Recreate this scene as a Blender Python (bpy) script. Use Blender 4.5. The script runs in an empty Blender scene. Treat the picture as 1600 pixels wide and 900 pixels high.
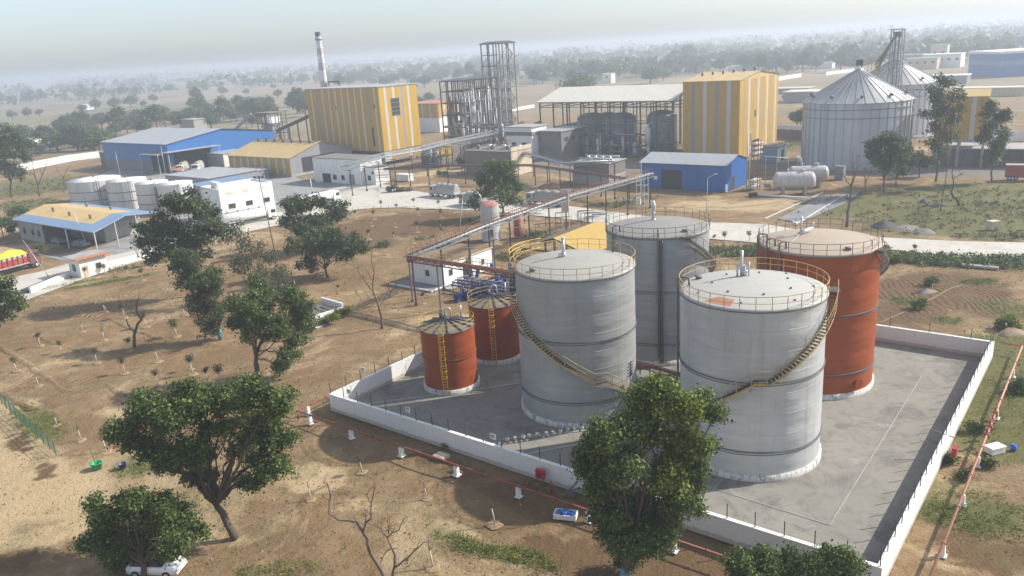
EXPOSURE = 0.5; HAZE = 0.00058
import bpy, math, random
import numpy as np
from math import sin, cos, pi, radians, sqrt, atan2
from mathutils import Vector, Matrix
random.seed(7); rng = np.random.default_rng(11)
S = bpy.context.scene
COL = S.collection
# ------------------------------------------------------------------ camera and site frame
FPX, PITCH, ROLL, HC = 1250.0, 0.28927, -0.063042, 37.1375
GZ = -0.3                                   # level of the ground
CF = Vector((0, cos(PITCH), -sin(PITCH))); _U = Vector((0, sin(PITCH), cos(PITCH))); _R = Vector((1, 0, 0))
CR = cos(ROLL)*_R + sin(ROLL)*_U; CU = -sin(ROLL)*_R + cos(ROLL)*_U
CAM = Vector((0, 0, HC))
def ray(px, py): return CF + CR*((px-800)/FPX) + CU*((450-py)/FPX)
def G(px, py, z=GZ):                        # point of the level z seen at a photo position
    d = ray(px, py); t = (z-HC)/d.z; p = CAM + d*t; return Vector((p.x, p.y, z))
def Y(px, py, y):                           # point at distance y
    d = ray(px, py); return CAM + d*(y/d.y)
def PX(p):
    q = Vector(p)-CAM; d = q.dot(CF); return 800+FPX*q.dot(CR)/d, 450-FPX*q.dot(CU)/d
SITE = radians(-38.5)
u = Vector((cos(SITE), sin(SITE), 0)); v = Vector((-u.y, u.x, 0))
def hgt(px, py, py2):
    b = G(px, py); lo, hi = 0, 200
    for _ in range(40):
        m = (lo+hi)/2
        if PX((b.x, b.y, GZ+m))[1] > py2: lo = m
        else: hi = m
    return m
# ------------------------------------------------------------------ materials
def srgb(r, g, b):
    f = lambda c: (c/255/12.92) if c/255 <= .04045 else ((c/255+.055)/1.055)**2.4
    return (f(r), f(g), f(b), 1)
class NT:
    def __init__(s, name):
        s.m = bpy.data.materials.new(name); s.m.use_nodes = True; s.t = s.m.node_tree; s.t.nodes.clear()
        s.out = s.n('ShaderNodeOutputMaterial'); s.b = s.n('ShaderNodeBsdfPrincipled'); s.l(s.b.outputs[0], s.out.inputs[0])
    def n(s, k, **kw):
        x = s.t.nodes.new(k)
        for a, b in kw.items(): setattr(x, a, b)
        return x
    def l(s, a, b): s.t.links.new(a, b)
    def co(s, kind='Object', scale=(1, 1, 1), loc=(0, 0, 0)):
        c = s.n('ShaderNodeTexCoord'); m = s.n('ShaderNodeMapping'); m.inputs['Scale'].default_value = scale; m.inputs['Location'].default_value = loc
        s.l(c.outputs[kind], m.inputs[0]); return m.outputs[0]
    def noise(s, co, scale, detail=4, rough=.6, dist=0):
        x = s.n('ShaderNodeTexNoise'); x.inputs['Scale'].default_value = scale; x.inputs['Detail'].default_value = detail
        x.inputs['Roughness'].default_value = rough; x.inputs['Distortion'].default_value = dist; s.l(co, x.inputs['Vector']); return x.outputs['Fac']
    def ramp(s, fac, stops):
        x = s.n('ShaderNodeValToRGB'); e = x.color_ramp.elements
        while len(e) < len(stops): e.new(.5)
        for i, (p, c) in enumerate(stops):
            e[i].position = p; e[i].color = c if hasattr(c, '__len__') else (c, c, c, 1)
        s.l(fac, x.inputs[0]); return x.outputs[0]
    def mix(s, fac, a, b, mode='MIX'):
        x = s.n('ShaderNodeMix', data_type='RGBA', blend_type=mode)
        for i, q in ((0, fac), (6, a), (7, b)):
            if hasattr(q, 'links'): s.l(q, x.inputs[i])
            else: x.inputs[i].default_value = q
        return x.outputs[2]
    def math(s, op, a, b=0, c=0, clamp=False):
        x = s.n('ShaderNodeMath', operation=op, use_clamp=clamp)
        for i, q in enumerate((a, b, c)):
            if hasattr(q, 'links'): s.l(q, x.inputs[i])
            else: x.inputs[i].default_value = q
        return x.outputs[0]
    def bump(s, h, dist=.05, strength=1, chain=None):
        x = s.n('ShaderNodeBump'); x.inputs['Distance'].default_value = dist; x.inputs['Strength'].default_value = strength
        s.l(h, x.inputs['Height'])
        if chain: s.l(chain, x.inputs['Normal'])
        return x.outputs[0]
    def fin(s, color=None, rough=.7, metal=0, normal=None):
        if color is not None:
            if hasattr(color, 'links'): s.l(color, s.b.inputs['Base Color'])
            else: s.b.inputs['Base Color'].default_value = color
        if hasattr(rough, 'links'): s.l(rough, s.b.inputs['Roughness'])
        else: s.b.inputs['Roughness'].default_value = rough
        s.b.inputs['Metallic'].default_value = metal
        if normal: s.l(normal, s.b.inputs['Normal'])
        return s.m
def sc(c, k): return (c[0]*k, c[1]*k, c[2]*k, 1)
def plain(name, c, rough=.7, metal=0, var=.25, scale=1.2, dirt=None, bump=.01, streak=False):
    t = NT(name); co = t.co(); n = t.noise(co, scale, 5)
    col = t.mix(n, sc(c, 1-var), sc(c, 1+var*.6))
    if dirt:
        n2 = t.noise(t.co(scale=(1, 1, .12) if streak else (1, 1, 1), loc=(3, 7, 1)), 1.5 if streak else .5, 6, .7)
        col = t.mix(t.ramp(n2, [(.50, 0), (.72, .75)]), col, dirt)
    return t.fin(col, rough, metal, t.bump(t.noise(co, scale*6, 3), bump))
def clad(name, c, pitch=.3, rough=.45, dirt=None, metal=0, var=.12, dist=.04, axis='xy'):
    "profiled metal sheet: ribs run upright on walls and down the slope on roofs"
    t = NT(name); co = t.co(); sp = t.n('ShaderNodeSeparateXYZ'); t.l(co, sp.inputs[0])
    if axis == 'xy': s_ = t.math('ADD', sp.outputs[0], sp.outputs[1])
    else: s_ = sp.outputs[0 if axis == 'x' else 1]
    w = t.math('SINE', t.math('MULTIPLY', s_, 2*pi/pitch)); w = t.ramp(t.math('MULTIPLY_ADD', w, .5, .5), [(.35, 0), (.65, 1)])
    n = t.noise(t.co(scale=(1, 1, .25)), .6, 5, .65)
    col = t.mix(n, sc(c, 1-var*1.6), sc(c, 1+var))
    # sheets weather one by one
    wn = t.n('ShaderNodeTexWhiteNoise', noise_dimensions='1D'); t.l(t.math('FLOOR', t.math('MULTIPLY', s_, 1.0)), wn.inputs['W'])
    col = t.mix(t.math('MULTIPLY', wn.outputs[0], .22), col, sc(c, .62))
    if dirt:
        n2 = t.noise(t.co(scale=(1.5, 1.5, .15), loc=(1, 2, 3)), 1.2, 6, .7)
        col = t.mix(t.ramp(n2, [(.5, 0), (.8, .7)]), col, dirt)
    return t.fin(col, rough, metal, t.bump(w, dist))
M = {}
M['white'] = plain('white_paint', (.80, .79, .75), .65, dirt=(.6, .57, .5, 1), streak=True, var=.05)
M['whitewash'] = plain('whitewash', (.82, .81, .77), .8, dirt=(.62, .58, .5, 1), streak=True, var=.05)
M['concrete'] = plain('concrete', (.38, .36, .33), .85, var=.2, dirt=(.2, .18, .16, 1))
def mudwall():
    t = NT('limewashed_wall'); co = t.co(); sp = t.n('ShaderNodeSeparateXYZ'); t.l(co, sp.inputs[0]); n = t.noise(co, .8, 7, .7); n3 = t.noise(t.co(scale=(1, 1, .3)), 1.5, 6, .75)
    col = t.mix(n, (.70, .69, .65, 1), (.80, .79, .76, 1)); col = t.mix(t.ramp(n3, [(.56, 0), (.75, .55)]), col, (.45, .42, .36, 1))
    lo = t.math('ADD', sp.outputs[2], t.math('MULTIPLY', n3, -.75)); col = t.mix(t.ramp(lo, [(0, .7), (.1, 0)]), col, (.40, .33, .25, 1))
    return t.fin(col, .85, 0, t.bump(n, .02))
M['grey_wall'] = plain('stained_grey_wall', (.25, .25, .24), .85, var=.3, dirt=(.14, .13, .12, 1), streak=True)  # grey wall with darker streaks running down
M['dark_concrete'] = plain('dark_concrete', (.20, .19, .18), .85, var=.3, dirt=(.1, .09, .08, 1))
M['cream'] = plain('cream_wall', (.60, .50, .36), .8, var=.12, dirt=(.3, .24, .18, 1), streak=True)
M['brick'] = plain('brick_brown', (.20, .165, .145), .85, var=.3)
M['steel'] = plain('grey_steel', (.26, .28, .30), .5, .3, var=.3)
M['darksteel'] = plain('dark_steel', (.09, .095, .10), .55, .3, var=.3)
M['pale_steel'] = plain('pale_steel', (.55, .56, .56), .4, .4, var=.2)
M['ringsteel'] = plain('ring_steel', (.16, .165, .165), .6, .2, var=.4)
M['galv'] = plain('galvanised', (.52, .54, .55), .4, .5, var=.2)
M['insul'] = plain('insulation_jacket', (.62, .62, .60), .35, .6, var=.15, dirt=(.3, .25, .2, 1))
M['rust'] = plain('rust_red_steel', (.20, .08, .055), .75, .1, var=.35, dirt=(.15, .06, .04, 1))
M['redpipe'] = plain('red_pipe_paint', (.27, .06, .035), .6, var=.3, dirt=(.35, .18, .12, 1))
M['fadedpipe'] = plain('faded_red_pipe', (.52, .22, .14), .7, var=.25, dirt=(.45, .33, .25, 1))
M['yellowrail'] = plain('yellow_rail', (.72, .46, .03), .5, var=.2, dirt=(.3, .18, .08, 1))
M['tanrail'] = plain('weathered_rail', (.55, .38, .14), .6, var=.3, dirt=(.2, .12, .07, 1))
M['greyrail'] = plain('grey_rail', (.17, .145, .125), .6, var=.3)
M['black'] = plain('black_rubber', (.03, .03, .03), .8)
M['tread'] = plain('dark_grating', (.10, .08, .055), .7, .2, var=.3)
M['glass'] = plain('window_glass', (.04, .05, .06), .12, var=.2, bump=.001)
M['opening'] = plain('unlit_interior', (.035, .037, .04), .9)
M['yellow'] = clad('yellow_cladding', (.57, .335, .025), .35, dirt=(.40, .25, .07, 1), var=.2)
M['greycl'] = clad('grey_stripe_cladding', (.30, .30, .31), .35)
M['whitecl'] = clad('white_stripe_cladding', (.58, .57, .54), .35, dirt=(.4, .36, .3, 1))
M['bluecl'] = clad('blue_cladding', (.03, .17, .48), .35, dirt=(.07, .16, .30, 1))
M['dblue'] = clad('deep_blue_cladding', (.02, .13, .43), .35, dirt=(.05, .12, .28, 1))
M['blueroof'] = clad('pale_blue_roofing', (.20, .30, .44), .35, dirt=(.3, .36, .42, 1))
M['yellowroof'] = clad('yellow_roofing', (.66, .46, .17), .4, dirt=(.42, .33, .2, 1))
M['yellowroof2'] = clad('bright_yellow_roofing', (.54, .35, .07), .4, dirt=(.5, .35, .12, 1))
M['shadedroof'] = clad('yellow_roofing_painted_shade', (.16, .12, .06), .4)  # dark copy of the yellow roofing, shade put into its colour
M['greyroof'] = clad('grey_roofing', (.42, .43, .43), .4, dirt=(.3, .29, .27, 1))
M['whiteroof'] = clad('cream_roofing', (.78, .72, .60), .4, dirt=(.66, .57, .45, 1))
M['orangeroof'] = clad('orange_roofing', (.58, .22, .09), .3, dirt=(.3, .12, .06, 1))
M['tarp'] = plain('dusty_tarpaulin', (.36, .36, .33), .8, var=.3, scale=.8, bump=.15, dirt=(.22, .2, .17, 1))
M['ytarp'] = plain('yellow_tarpaulin', (.80, .62, .04), .6, var=.15, scale=.8, bump=.12)
M['truckred'] = plain('red_truck_paint', (.36, .045, .04), .5, var=.3, dirt=(.3, .2, .17, 1))
M['truckgrey'] = plain('dusty_truck_paint', (.45, .43, .40), .5, var=.25)
M['drum'] = plain('blue_plastic', (.03, .13, .50), .4, var=.2)
M['pumpblue'] = plain('blue_machine_paint', (.03, .055, .22), .45, var=.35, dirt=(.12, .12, .18, 1))
M['redbox'] = plain('red_cabinet', (.42, .02, .04), .4, var=.15)
M['green'] = plain('green_plastic', (.02, .36, .14), .4, var=.1)
M['greenpaint'] = plain('green_fence_paint', (.05, .12, .07), .6, var=.3)
M['bark'] = plain('bark', (.13, .10, .075), .95, var=.4, scale=3, bump=.08)
M['deadbark'] = plain('dead_bark', (.19, .14, .11), .95, var=.4, scale=3, bump=.05)
M['whitetrunk'] = plain('limewashed_stem', (.55, .50, .44), .9, var=.2)
M['bluewash'] = plain('blue_limewash', (.10, .30, .38), .9, var=.2)
M['carwhite'] = plain('white_car_paint', (.8, .8, .8), .15, var=.03, bump=0.0)
M['tankwhite'] = plain('white_vessel_paint', (.66, .66, .63), .35, var=.06, dirt=(.42, .38, .34, 1), streak=True)
M['bullet'] = plain('pale_vessel_paint', (.52, .49, .46), .35, var=.06, dirt=(.3, .26, .23, 1), streak=True)
M['kerbpaint'] = plain('kerb_paint', (.60, .58, .53), .8, var=.2, dirt=(.35, .32, .28, 1))
M['fermenter'] = plain('grey_vessel', (.30, .325, .33), .5, .2, var=.2, dirt=(.15, .17, .18, 1), streak=True)
def leafmat(name, a, b, c):
    t = NT(name); at = t.n('ShaderNodeAttribute', attribute_name='tone'); n = t.noise(t.co(), .5, 3)
    col = t.ramp(t.math('ADD', t.math('MULTIPLY', at.outputs['Fac'], .65), t.math('MULTIPLY', n, .45)), [(.2, a), (.55, b), (.95, c)])
    t.fin(col, .55)
    t.b.inputs['Specular IOR Level'].default_value = .3
    tr = t.n('ShaderNodeBsdfTranslucent'); t.l(col, tr.inputs[0]); mx = t.n('ShaderNodeMixShader'); mx.inputs[0].default_value = .33
    t.l(t.b.outputs[0], mx.inputs[1]); t.l(tr.outputs[0], mx.inputs[2]); t.l(mx.outputs[0], t.out.inputs[0]); return t.m
M['leaf'] = leafmat('leaf_dark_green', (.038, .060, .018, 1), (.092, .135, .036, 1), (.24, .29, .08, 1))
M['leaf2'] = leafmat('leaf_fresh_green', (.045, .075, .014, 1), (.13, .18, .03, 1), (.34, .35, .06, 1))
M['leaf3'] = leafmat('leaf_dry_olive', (.05, .06, .03, 1), (.11, .12, .055, 1), (.22, .20, .10, 1))
M['leaf4'] = leafmat('leaf_blue_green', (.030, .048, .020, 1), (.074, .102, .038, 1), (.19, .22, .08, 1))
M['hedge'] = leafmat('leaf_yellow_hedge', (.08, .10, .02, 1), (.20, .22, .04, 1), (.36, .34, .07, 1))
def tankmat(name, c, streak, seam, metal=.25, rough=.45, band=1.9, rusty=.5):
    "welded plate shell: courses and upright seams, plates of slightly different tone, run-down streaks, dents"
    t = NT(name); uv = t.co('UV'); sp = t.n('ShaderNodeSeparateXYZ'); t.l(uv, sp.inputs[0])
    br = t.n('ShaderNodeTexBrick'); br.offset = .37; br.inputs['Scale'].default_value = 1; br.inputs['Brick Width'].default_value = 6.0; br.inputs['Row Height'].default_value = band
    br.inputs['Mortar Size'].default_value = .035; br.inputs['Mortar Smooth'].default_value = .6
    br.inputs['Color1'].default_value = (.35, .35, .35, 1); br.inputs['Color2'].default_value = (.65, .65, .65, 1); br.inputs['Mortar'].default_value = (.5, .5, .5, 1)
    t.l(uv, br.inputs['Vector'])
    n = t.noise(t.co('UV', (1, 1, 1)), .35, 5, .6)
    col = t.mix(n, sc(c, .78), sc(c, 1.18))
    col = t.mix(t.math('MULTIPLY', br.outputs['Color'], .5), col, sc(c, .68))
    col = t.mix(t.math('MULTIPLY', br.outputs['Fac'], .65), col, seam)
    s1 = t.noise(t.co('UV', (1.1, .06, 1), (4, 1, 0)), 1.0, 8, .78); s2 = t.noise(t.co('UV', (1, .25, 1)), .25, 2)
    f = t.math('MULTIPLY', t.ramp(s1, [(.50, 0), (.74, .8)]), t.ramp(s2, [(.38, 0), (.62, rusty)]))
    col = t.mix(f, col, streak)
    h = t.noise(t.co('UV', (.22, .75, 1)), 1.0, 2, .4)
    nb = t.bump(h, .22, .9); nb = t.bump(br.outputs['Fac'], .03, 1, nb)
    t.b.inputs['Specular IOR Level'].default_value = .25
    return t.fin(col, rough, metal, nb)
M['shell_grey'] = tankmat('grey_tank_plate', (.42, .43, .42), (.18, .14, .10, 1), (.52, .53, .53, 1), rusty=.5)
M['shell_grey2'] = tankmat('pale_grey_tank_plate', (.58, .59, .58), (.23, .17, .12, 1), (.62, .63, .63, 1), rusty=.6)
M['shell_back'] = tankmat('blue_grey_tank_plate', (.39, .405, .41), (.12, .12, .13, 1), (.36, .38, .40, 1))
M['shell_orange'] = tankmat('orange_red_tank_plate', (.34, .076, .020), (.22, .05, .025, 1), (.27, .052, .018, 1), 0, .5, rusty=.5)
M['shell_red'] = tankmat('dark_red_tank_plate', (.30, .06, .025), (.20, .045, .03, 1), (.30, .065, .03, 1), 0, .55, rusty=.5)
def roofmat(name, c, patch, pf):
    t = NT(name); co = t.co(); sp = t.n('ShaderNodeSeparateXYZ'); t.l(co, sp.inputs[0])
    br = t.n('ShaderNodeTexBrick'); br.offset = .5; br.inputs['Scale'].default_value = 1; br.inputs['Brick Width'].default_value = 5; br.inputs['Row Height'].default_value = 1.6
    br.inputs['Mortar Size'].default_value = .03; br.inputs['Color1'].default_value = (.3, .3, .3, 1); br.inputs['Color2'].default_value = (.7, .7, .7, 1); br.inputs['Mortar'].default_value = (0, 0, 0, 1); t.l(co, br.inputs['Vector'])
    col = t.mix(t.noise(co, .35, 6, .7), sc(c, .72), sc(c, 1.25)); col = t.mix(t.math('MULTIPLY', br.outputs['Color'], .35), sc(c, .8), col)
    col = t.mix(t.ramp(t.noise(t.co(loc=(5, 2, 0)), .3, 5, .6), [(pf, 0), (pf+.08, .75)]), col, patch)
    return t.fin(col, .65, .1, t.bump(br.outputs['Fac'], .02))
M['roof_a'] = roofmat('tank_roof_grey', (.44, .42, .37), (.33, .28, .22, 1), .55)
M['roof_d'] = roofmat('tank_roof_whitish', (.53, .51, .455), (.42, .36, .27, 1), .60)
M['roof_c'] = roofmat('small_tank_roof', (.26, .22, .17), (.2, .16, .12, 1), .55)
M['roof_e'] = roofmat('tank_roof_tan', (.50, .40, .30), (.36, .28, .22, 1), .58)
M['roof_b'] = roofmat('tank_roof_dull', (.32, .305, .27), (.30, .28, .26, 1), .6)
def plinthmat():
    t = NT('stained_plinth'); co = t.co('UV'); n = t.noise(t.co('UV', (1.6, .5, 1)), 1.6, 5, .8)
    return t.fin(t.mix(t.ramp(n, [(.50, 0), (.62, .9)]), (.62, .60, .55, 1), (.13, .115, .10, 1)), .85, 0, t.bump(n, .02))
M['plinth'] = plinthmat()
def silomat():
    t = NT('ribbed_silo_sheet'); uv = t.co('UV'); sp = t.n('ShaderNodeSeparateXYZ'); t.l(uv, sp.inputs[0])
    br = t.n('ShaderNodeTexBrick'); br.offset = 0; br.inputs['Scale'].default_value = 1; br.inputs['Brick Width'].default_value = 2.2; br.inputs['Row Height'].default_value = 1.15
    br.inputs['Mortar Size'].default_value = .03; br.inputs['Color1'].default_value = (.3, .3, .3, 1); br.inputs['Color2'].default_value = (.7, .7, .7, 1); t.l(uv, br.inputs['Vector'])
    n = t.noise(t.co('UV', (1, .3, 1)), .5, 5)
    c = (.56, .59, .61)
    col = t.mix(n, sc(c, .8), sc(c, 1.15)); col = t.mix(t.math('MULTIPLY', br.outputs['Color'], .35), col, sc(c, .7))
    w = t.math('SINE', t.math('MULTIPLY', sp.outputs[1], 2*pi/.28))
    return t.fin(col, .4, .45, t.bump(w, .02))
M['silo'] = silomat()
# ------------------------------------------------------------------ mesh helper
class MB:
    def __init__(s): s.v = []; s.f = []; s.m = []; s.uv = []; s.sm = []
    def face(s, idx, m=0, uv=None, sm=False):
        s.f.append(tuple(idx)); s.m.append(m); s.uv.append(uv); s.sm.append(sm)
    def poly(s, pts, m=0, uv=None):
        b = len(s.v); s.v += [tuple(p) for p in pts]; s.face(range(b, b+len(pts)), m, uv); return s
    def box(s, x0, x1, y0, y1, z0, z1, m=0, T=None):
        P = [(x0, y0, z0), (x1, y0, z0), (x1, y1, z0), (x0, y1, z0), (x0, y0, z1), (x1, y0, z1), (x1, y1, z1), (x0, y1, z1)]
        if T is not None: P = [tuple(T @ Vector(p)) for p in P]
        b = len(s.v); s.v += P
        for q in ((3, 2, 1, 0), (4, 5, 6, 7), (0, 1, 5, 4), (1, 2, 6, 5), (2, 3, 7, 6), (3, 0, 4, 7)): s.face([b+i for i in q], m)
        return s
    def cbox(s, c, sx, sy, sz, m=0, rz=0):          # box standing on c
        T = Matrix.Translation(Vector(c)) @ Matrix.Rotation(rz, 4, 'Z'); return s.box(-sx/2, sx/2, -sy/2, sy/2, 0, sz, m, T)
    def bar(s, a, b, w=.1, h=None, m=0):            # straight bar of square section
        a = Vector(a); b = Vector(b); h = h or w; d = (b-a)
        if d.length < 1e-6: return s
        d.normalize(); up = Vector((0, 0, 1)) if abs(d.z) < .95 else Vector((1, 0, 0))
        x = d.cross(up).normalized(); y = x.cross(d).normalized(); k = len(s.v)
        for p in (a, b):
            for sx, sy in ((-1, -1), (1, -1), (1, 1), (-1, 1)): s.v.append(tuple(p+x*(sx*w/2)+y*(sy*h/2)))
        for q in ((0, 1, 2, 3), (7, 6, 5, 4), (0, 4, 5, 1), (1, 5, 6, 2), (2, 6, 7, 3), (3, 7, 4, 0)): s.face([k+i for i in q], m)
        return s
    def tube(s, pts, r, n=8, m=0, cap=True, closed=False):
        pts = [Vector(p) for p in pts]; rr = r if hasattr(r, '__len__') else [r]*len(pts); k = len(s.v); N = len(pts); prev = None
        for i, p in enumerate(pts):
            if closed: d = pts[(i+1) % N]-pts[i-1]
            else: d = pts[min(i+1, N-1)]-pts[max(i-1, 0)]
            d.normalize()
            if prev is None:
                up = Vector((0, 0, 1)) if abs(d.z) < .9 else Vector((1, 0, 0)); x = d.cross(up).normalized()
            else: x = (prev-d*prev.dot(d)).normalized()
            prev = x; y = d.cross(x)
            for j in range(n):
                a = 2*pi*j/n; s.v.append(tuple(p+x*(cos(a)*rr[i])+y*(sin(a)*rr[i])))
        L = N if closed else N-1
        for i in range(L):
            for j in range(n):
                a = k+i*n+j; b = k+i*n+(j+1) % n; c = k+((i+1) % N)*n+(j+1) % n; e = k+((i+1) % N)*n+j; s.face((a, b, c, e), m, None, True)
        if cap and not closed: s.face([k+j for j in range(n)][::-1], m); s.face([k+(N-1)*n+j for j in range(n)], m)
        return s
    def lathe(s, prof, n=48, m=0, c=(0, 0), sm=True, capb=False, capt=False, a0=0, a1=2*pi, uvr=None):
        k = len(s.v); full = abs(a1-a0-2*pi) < 1e-6; nn = n if full else n+1; R = uvr or max(p[0] for p in prof)
        for r, z in prof:
            for j in range(nn):
                a = a0+(a1-a0)*j/n; s.v.append((c[0]+cos(a)*r, c[1]+sin(a)*r, z))
        L = 0
        for i in range(len(prof)-1):
            L2 = L+sqrt((prof[i+1][0]-prof[i][0])**2+(prof[i+1][1]-prof[i][1])**2)
            for j in range(n):
                a = k+i*nn+j; b = k+i*nn+(j+1) % nn; cc = b+nn; e = a+nn
                A, B = (a0+(a1-a0)*j/n)*R, (a0+(a1-a0)*(j+1)/n)*R
                s.face((a, b, cc, e), m, ((A, L), (B, L), (B, L2), (A, L2)), sm)
            L = L2
        if capb: s.face([k+j for j in range(nn)][::-1], m)
        if capt: s.face([k+(len(prof)-1)*nn+j for j in range(nn)], m)
        return s
    def cyl(s, c, r, z0, z1, n=24, m=0, sm=True): return s.lathe([(r, z0), (r, z1)], n, m, c, sm, True, True)
    def sph(s, c, r, n=10, m=0, sz=1):
        k = max(4, n//2); prof = [(max(.001, r*cos(-pi/2+pi*i/k)), c[2]+r*sz*sin(-pi/2+pi*i/k)) for i in range(k+1)]
        return s.lathe(prof, n, m, (c[0], c[1]))
    def build(s, name, mats, parent=None, loc=None, rz=0):
        me = bpy.data.meshes.new(name); me.from_pydata(s.v, [], s.f)
        if not isinstance(mats, (list, tuple)): mats = [mats]
        for q in mats: me.materials.append(q)
        me.polygons.foreach_set('material_index', s.m); me.polygons.foreach_set('use_smooth', s.sm)
        if any(x is not None for x in s.uv):
            ul = me.uv_layers.new(name='UVMap'); buf = []
            for f, q in zip(s.f, s.uv): buf += [c for p in (q or [(0, 0)]*len(f)) for c in p]
            ul.data.foreach_set('uv', buf)
        me.update(); o = bpy.data.objects.new(name, me); COL.objects.link(o)
        if parent: o.parent = parent
        if loc is not None: o.location = loc
        o.rotation_euler[2] = rz; return o
LAB = {}
def tag(o, label, cat, group=None, kind=None):
    o['label'] = label; o['category'] = cat
    if group: o['group'] = group
    if kind: o['kind'] = kind
    return o
def thing(name, loc, label, cat, rz=0, group=None):
    o = bpy.data.objects.new(name, None); COL.objects.link(o); o.location = loc; o.rotation_euler[2] = rz; o.empty_display_size = .5
    return tag(o, label, cat, group)
def struct(o): o['kind'] = 'structure'; return o
def copy_tree(o, parent=None):
    c = o.copy(); COL.objects.link(c)
    if parent: c.parent = parent
    for ch in list(o.children): copy_tree(ch, c)
    return c
def dup(o, loc, rz=None, label=None, scale=None, group=None):
    c = copy_tree(o); c.location = loc
    if rz is not None: c.rotation_euler[2] = rz
    if label: c['label'] = label
    if scale: c.scale = (scale,)*3 if not hasattr(scale, '__len__') else scale
    if group: c['group'] = group
    return c
# ------------------------------------------------------------------ camera, light, air
cam = bpy.data.cameras.new('camera'); co_ = bpy.data.objects.new('camera', cam); COL.objects.link(co_)
cam.sensor_width = 36; cam.lens = 36*FPX/1600; cam.clip_start = .5; cam.clip_end = 30000
co_.matrix_world = Matrix.Translation(CAM) @ Matrix((CR, CU, -CF)).transposed().to_4x4()
S.camera = co_
SUN_AZ, SUN_EL = radians(11), radians(36)
sd = Vector((cos(SUN_AZ)*cos(SUN_EL), sin(SUN_AZ)*cos(SUN_EL), sin(SUN_EL)))
sl = bpy.data.lights.new('sun', 'SUN'); sl.energy = 4.5; sl.angle = radians(.53); sl.color = (1, .945, .86)
so = bpy.data.objects.new('sun', sl); COL.objects.link(so); so.rotation_euler = (-sd).to_track_quat('-Z', 'Y').to_euler(); so.location = (100, 0, 200)
W = bpy.data.worlds.new('World'); S.world = W; W.use_nodes = True; wt = W.node_tree
sky = wt.nodes.new('ShaderNodeTexSky'); sky.sky_type = 'NISHITA'; sky.sun_disc = False; sky.sun_elevation = SUN_EL
sky.sun_rotation = pi/2-SUN_AZ; sky.air_density = 1.0; sky.dust_density = 1.4; sky.ozone_density = 4.5; sky.altitude = 100
hs = wt.nodes.new('ShaderNodeHueSaturation'); hs.inputs['Saturation'].default_value = .58; wt.links.new(sky.outputs[0], hs.inputs['Color']); wt.links.new(hs.outputs[0], wt.nodes['Background'].inputs[0]); wt.nodes['Background'].inputs[1].default_value = .15
S.view_settings.view_transform = 'Standard'; S.view_settings.look = 'None'; S.view_settings.gamma = 1; S.view_settings.exposure = EXPOSURE
S.view_settings.use_curve_mapping = False
S.cycles.use_denoising = True; S.cycles.volume_bounces = 0; S.cycles.max_bounces = 5; S.cycles.diffuse_bounces = 2; S.cycles.glossy_bounces = 2; S.cycles.transmission_bounces = 2
S.cycles.transparent_max_bounces = 8; S.cycles.volume_step_rate = 10; S.cycles.caustics_reflective = False; S.cycles.caustics_refractive = False
if True:
    b = MB(); b.box(-7000, 7000, -300, 9000, GZ-2.0, 56)
    m = bpy.data.materials.new('haze_air'); m.use_nodes = True; t = m.node_tree; t.nodes.clear(); o_ = t.nodes.new('ShaderNodeOutputMaterial')
    pv = t.nodes.new('ShaderNodeVolumePrincipled'); pv.inputs['Density'].default_value = HAZE; pv.inputs['Color'].default_value = (.86, .925, .99, 1); pv.inputs['Anisotropy'].default_value = .2
    t.links.new(pv.outputs[0], o_.inputs['Volume'])
    hz = b.build('haze', m); hz['kind'] = 'stuff'
# ------------------------------------------------------------------ ground
def smooth(x): x = np.clip(x, 0, 1); return x*x*(3-2*x)
def axis(lo, hi, step, far, k=1.25):
    a = list(np.arange(lo, hi+step, step)); s_ = step; x = a[-1]
    while x < far: s_ *= k; x += s_; a.append(x)
    s_ = step; x = lo; pre = []
    while x > -far if lo < -100 else x > -300: s_ *= k; x -= s_; pre.append(x)
    return np.array(pre[::-1]+a)
gx = axis(-135, 150, 1.25, 12000); gy = axis(36, 330, 1.3, 14000)
GXX, GYY = np.meshgrid(gx, gy, indexing='ij')
def blob(spec, X, Y_):
    px, py, rx, ry = spec[:4]; ang = radians(spec[4]) if len(spec) > 4 else 0; k = spec[5] if len(spec) > 5 else 1
    c = G(px, py); dx = X-c.x; dy = Y_-c.y; a = dx*cos(ang)+dy*sin(ang); b_ = -dx*sin(ang)+dy*cos(ang)
    return k*smooth(1.35-np.sqrt((a/rx)**2+(b_/ry)**2))
def layer(specs, X=GXX, Y_=GYY):
    w = np.zeros_like(X)
    for s_ in specs: w = np.maximum(w, blob(s_, X, Y_))
    return w
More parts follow.
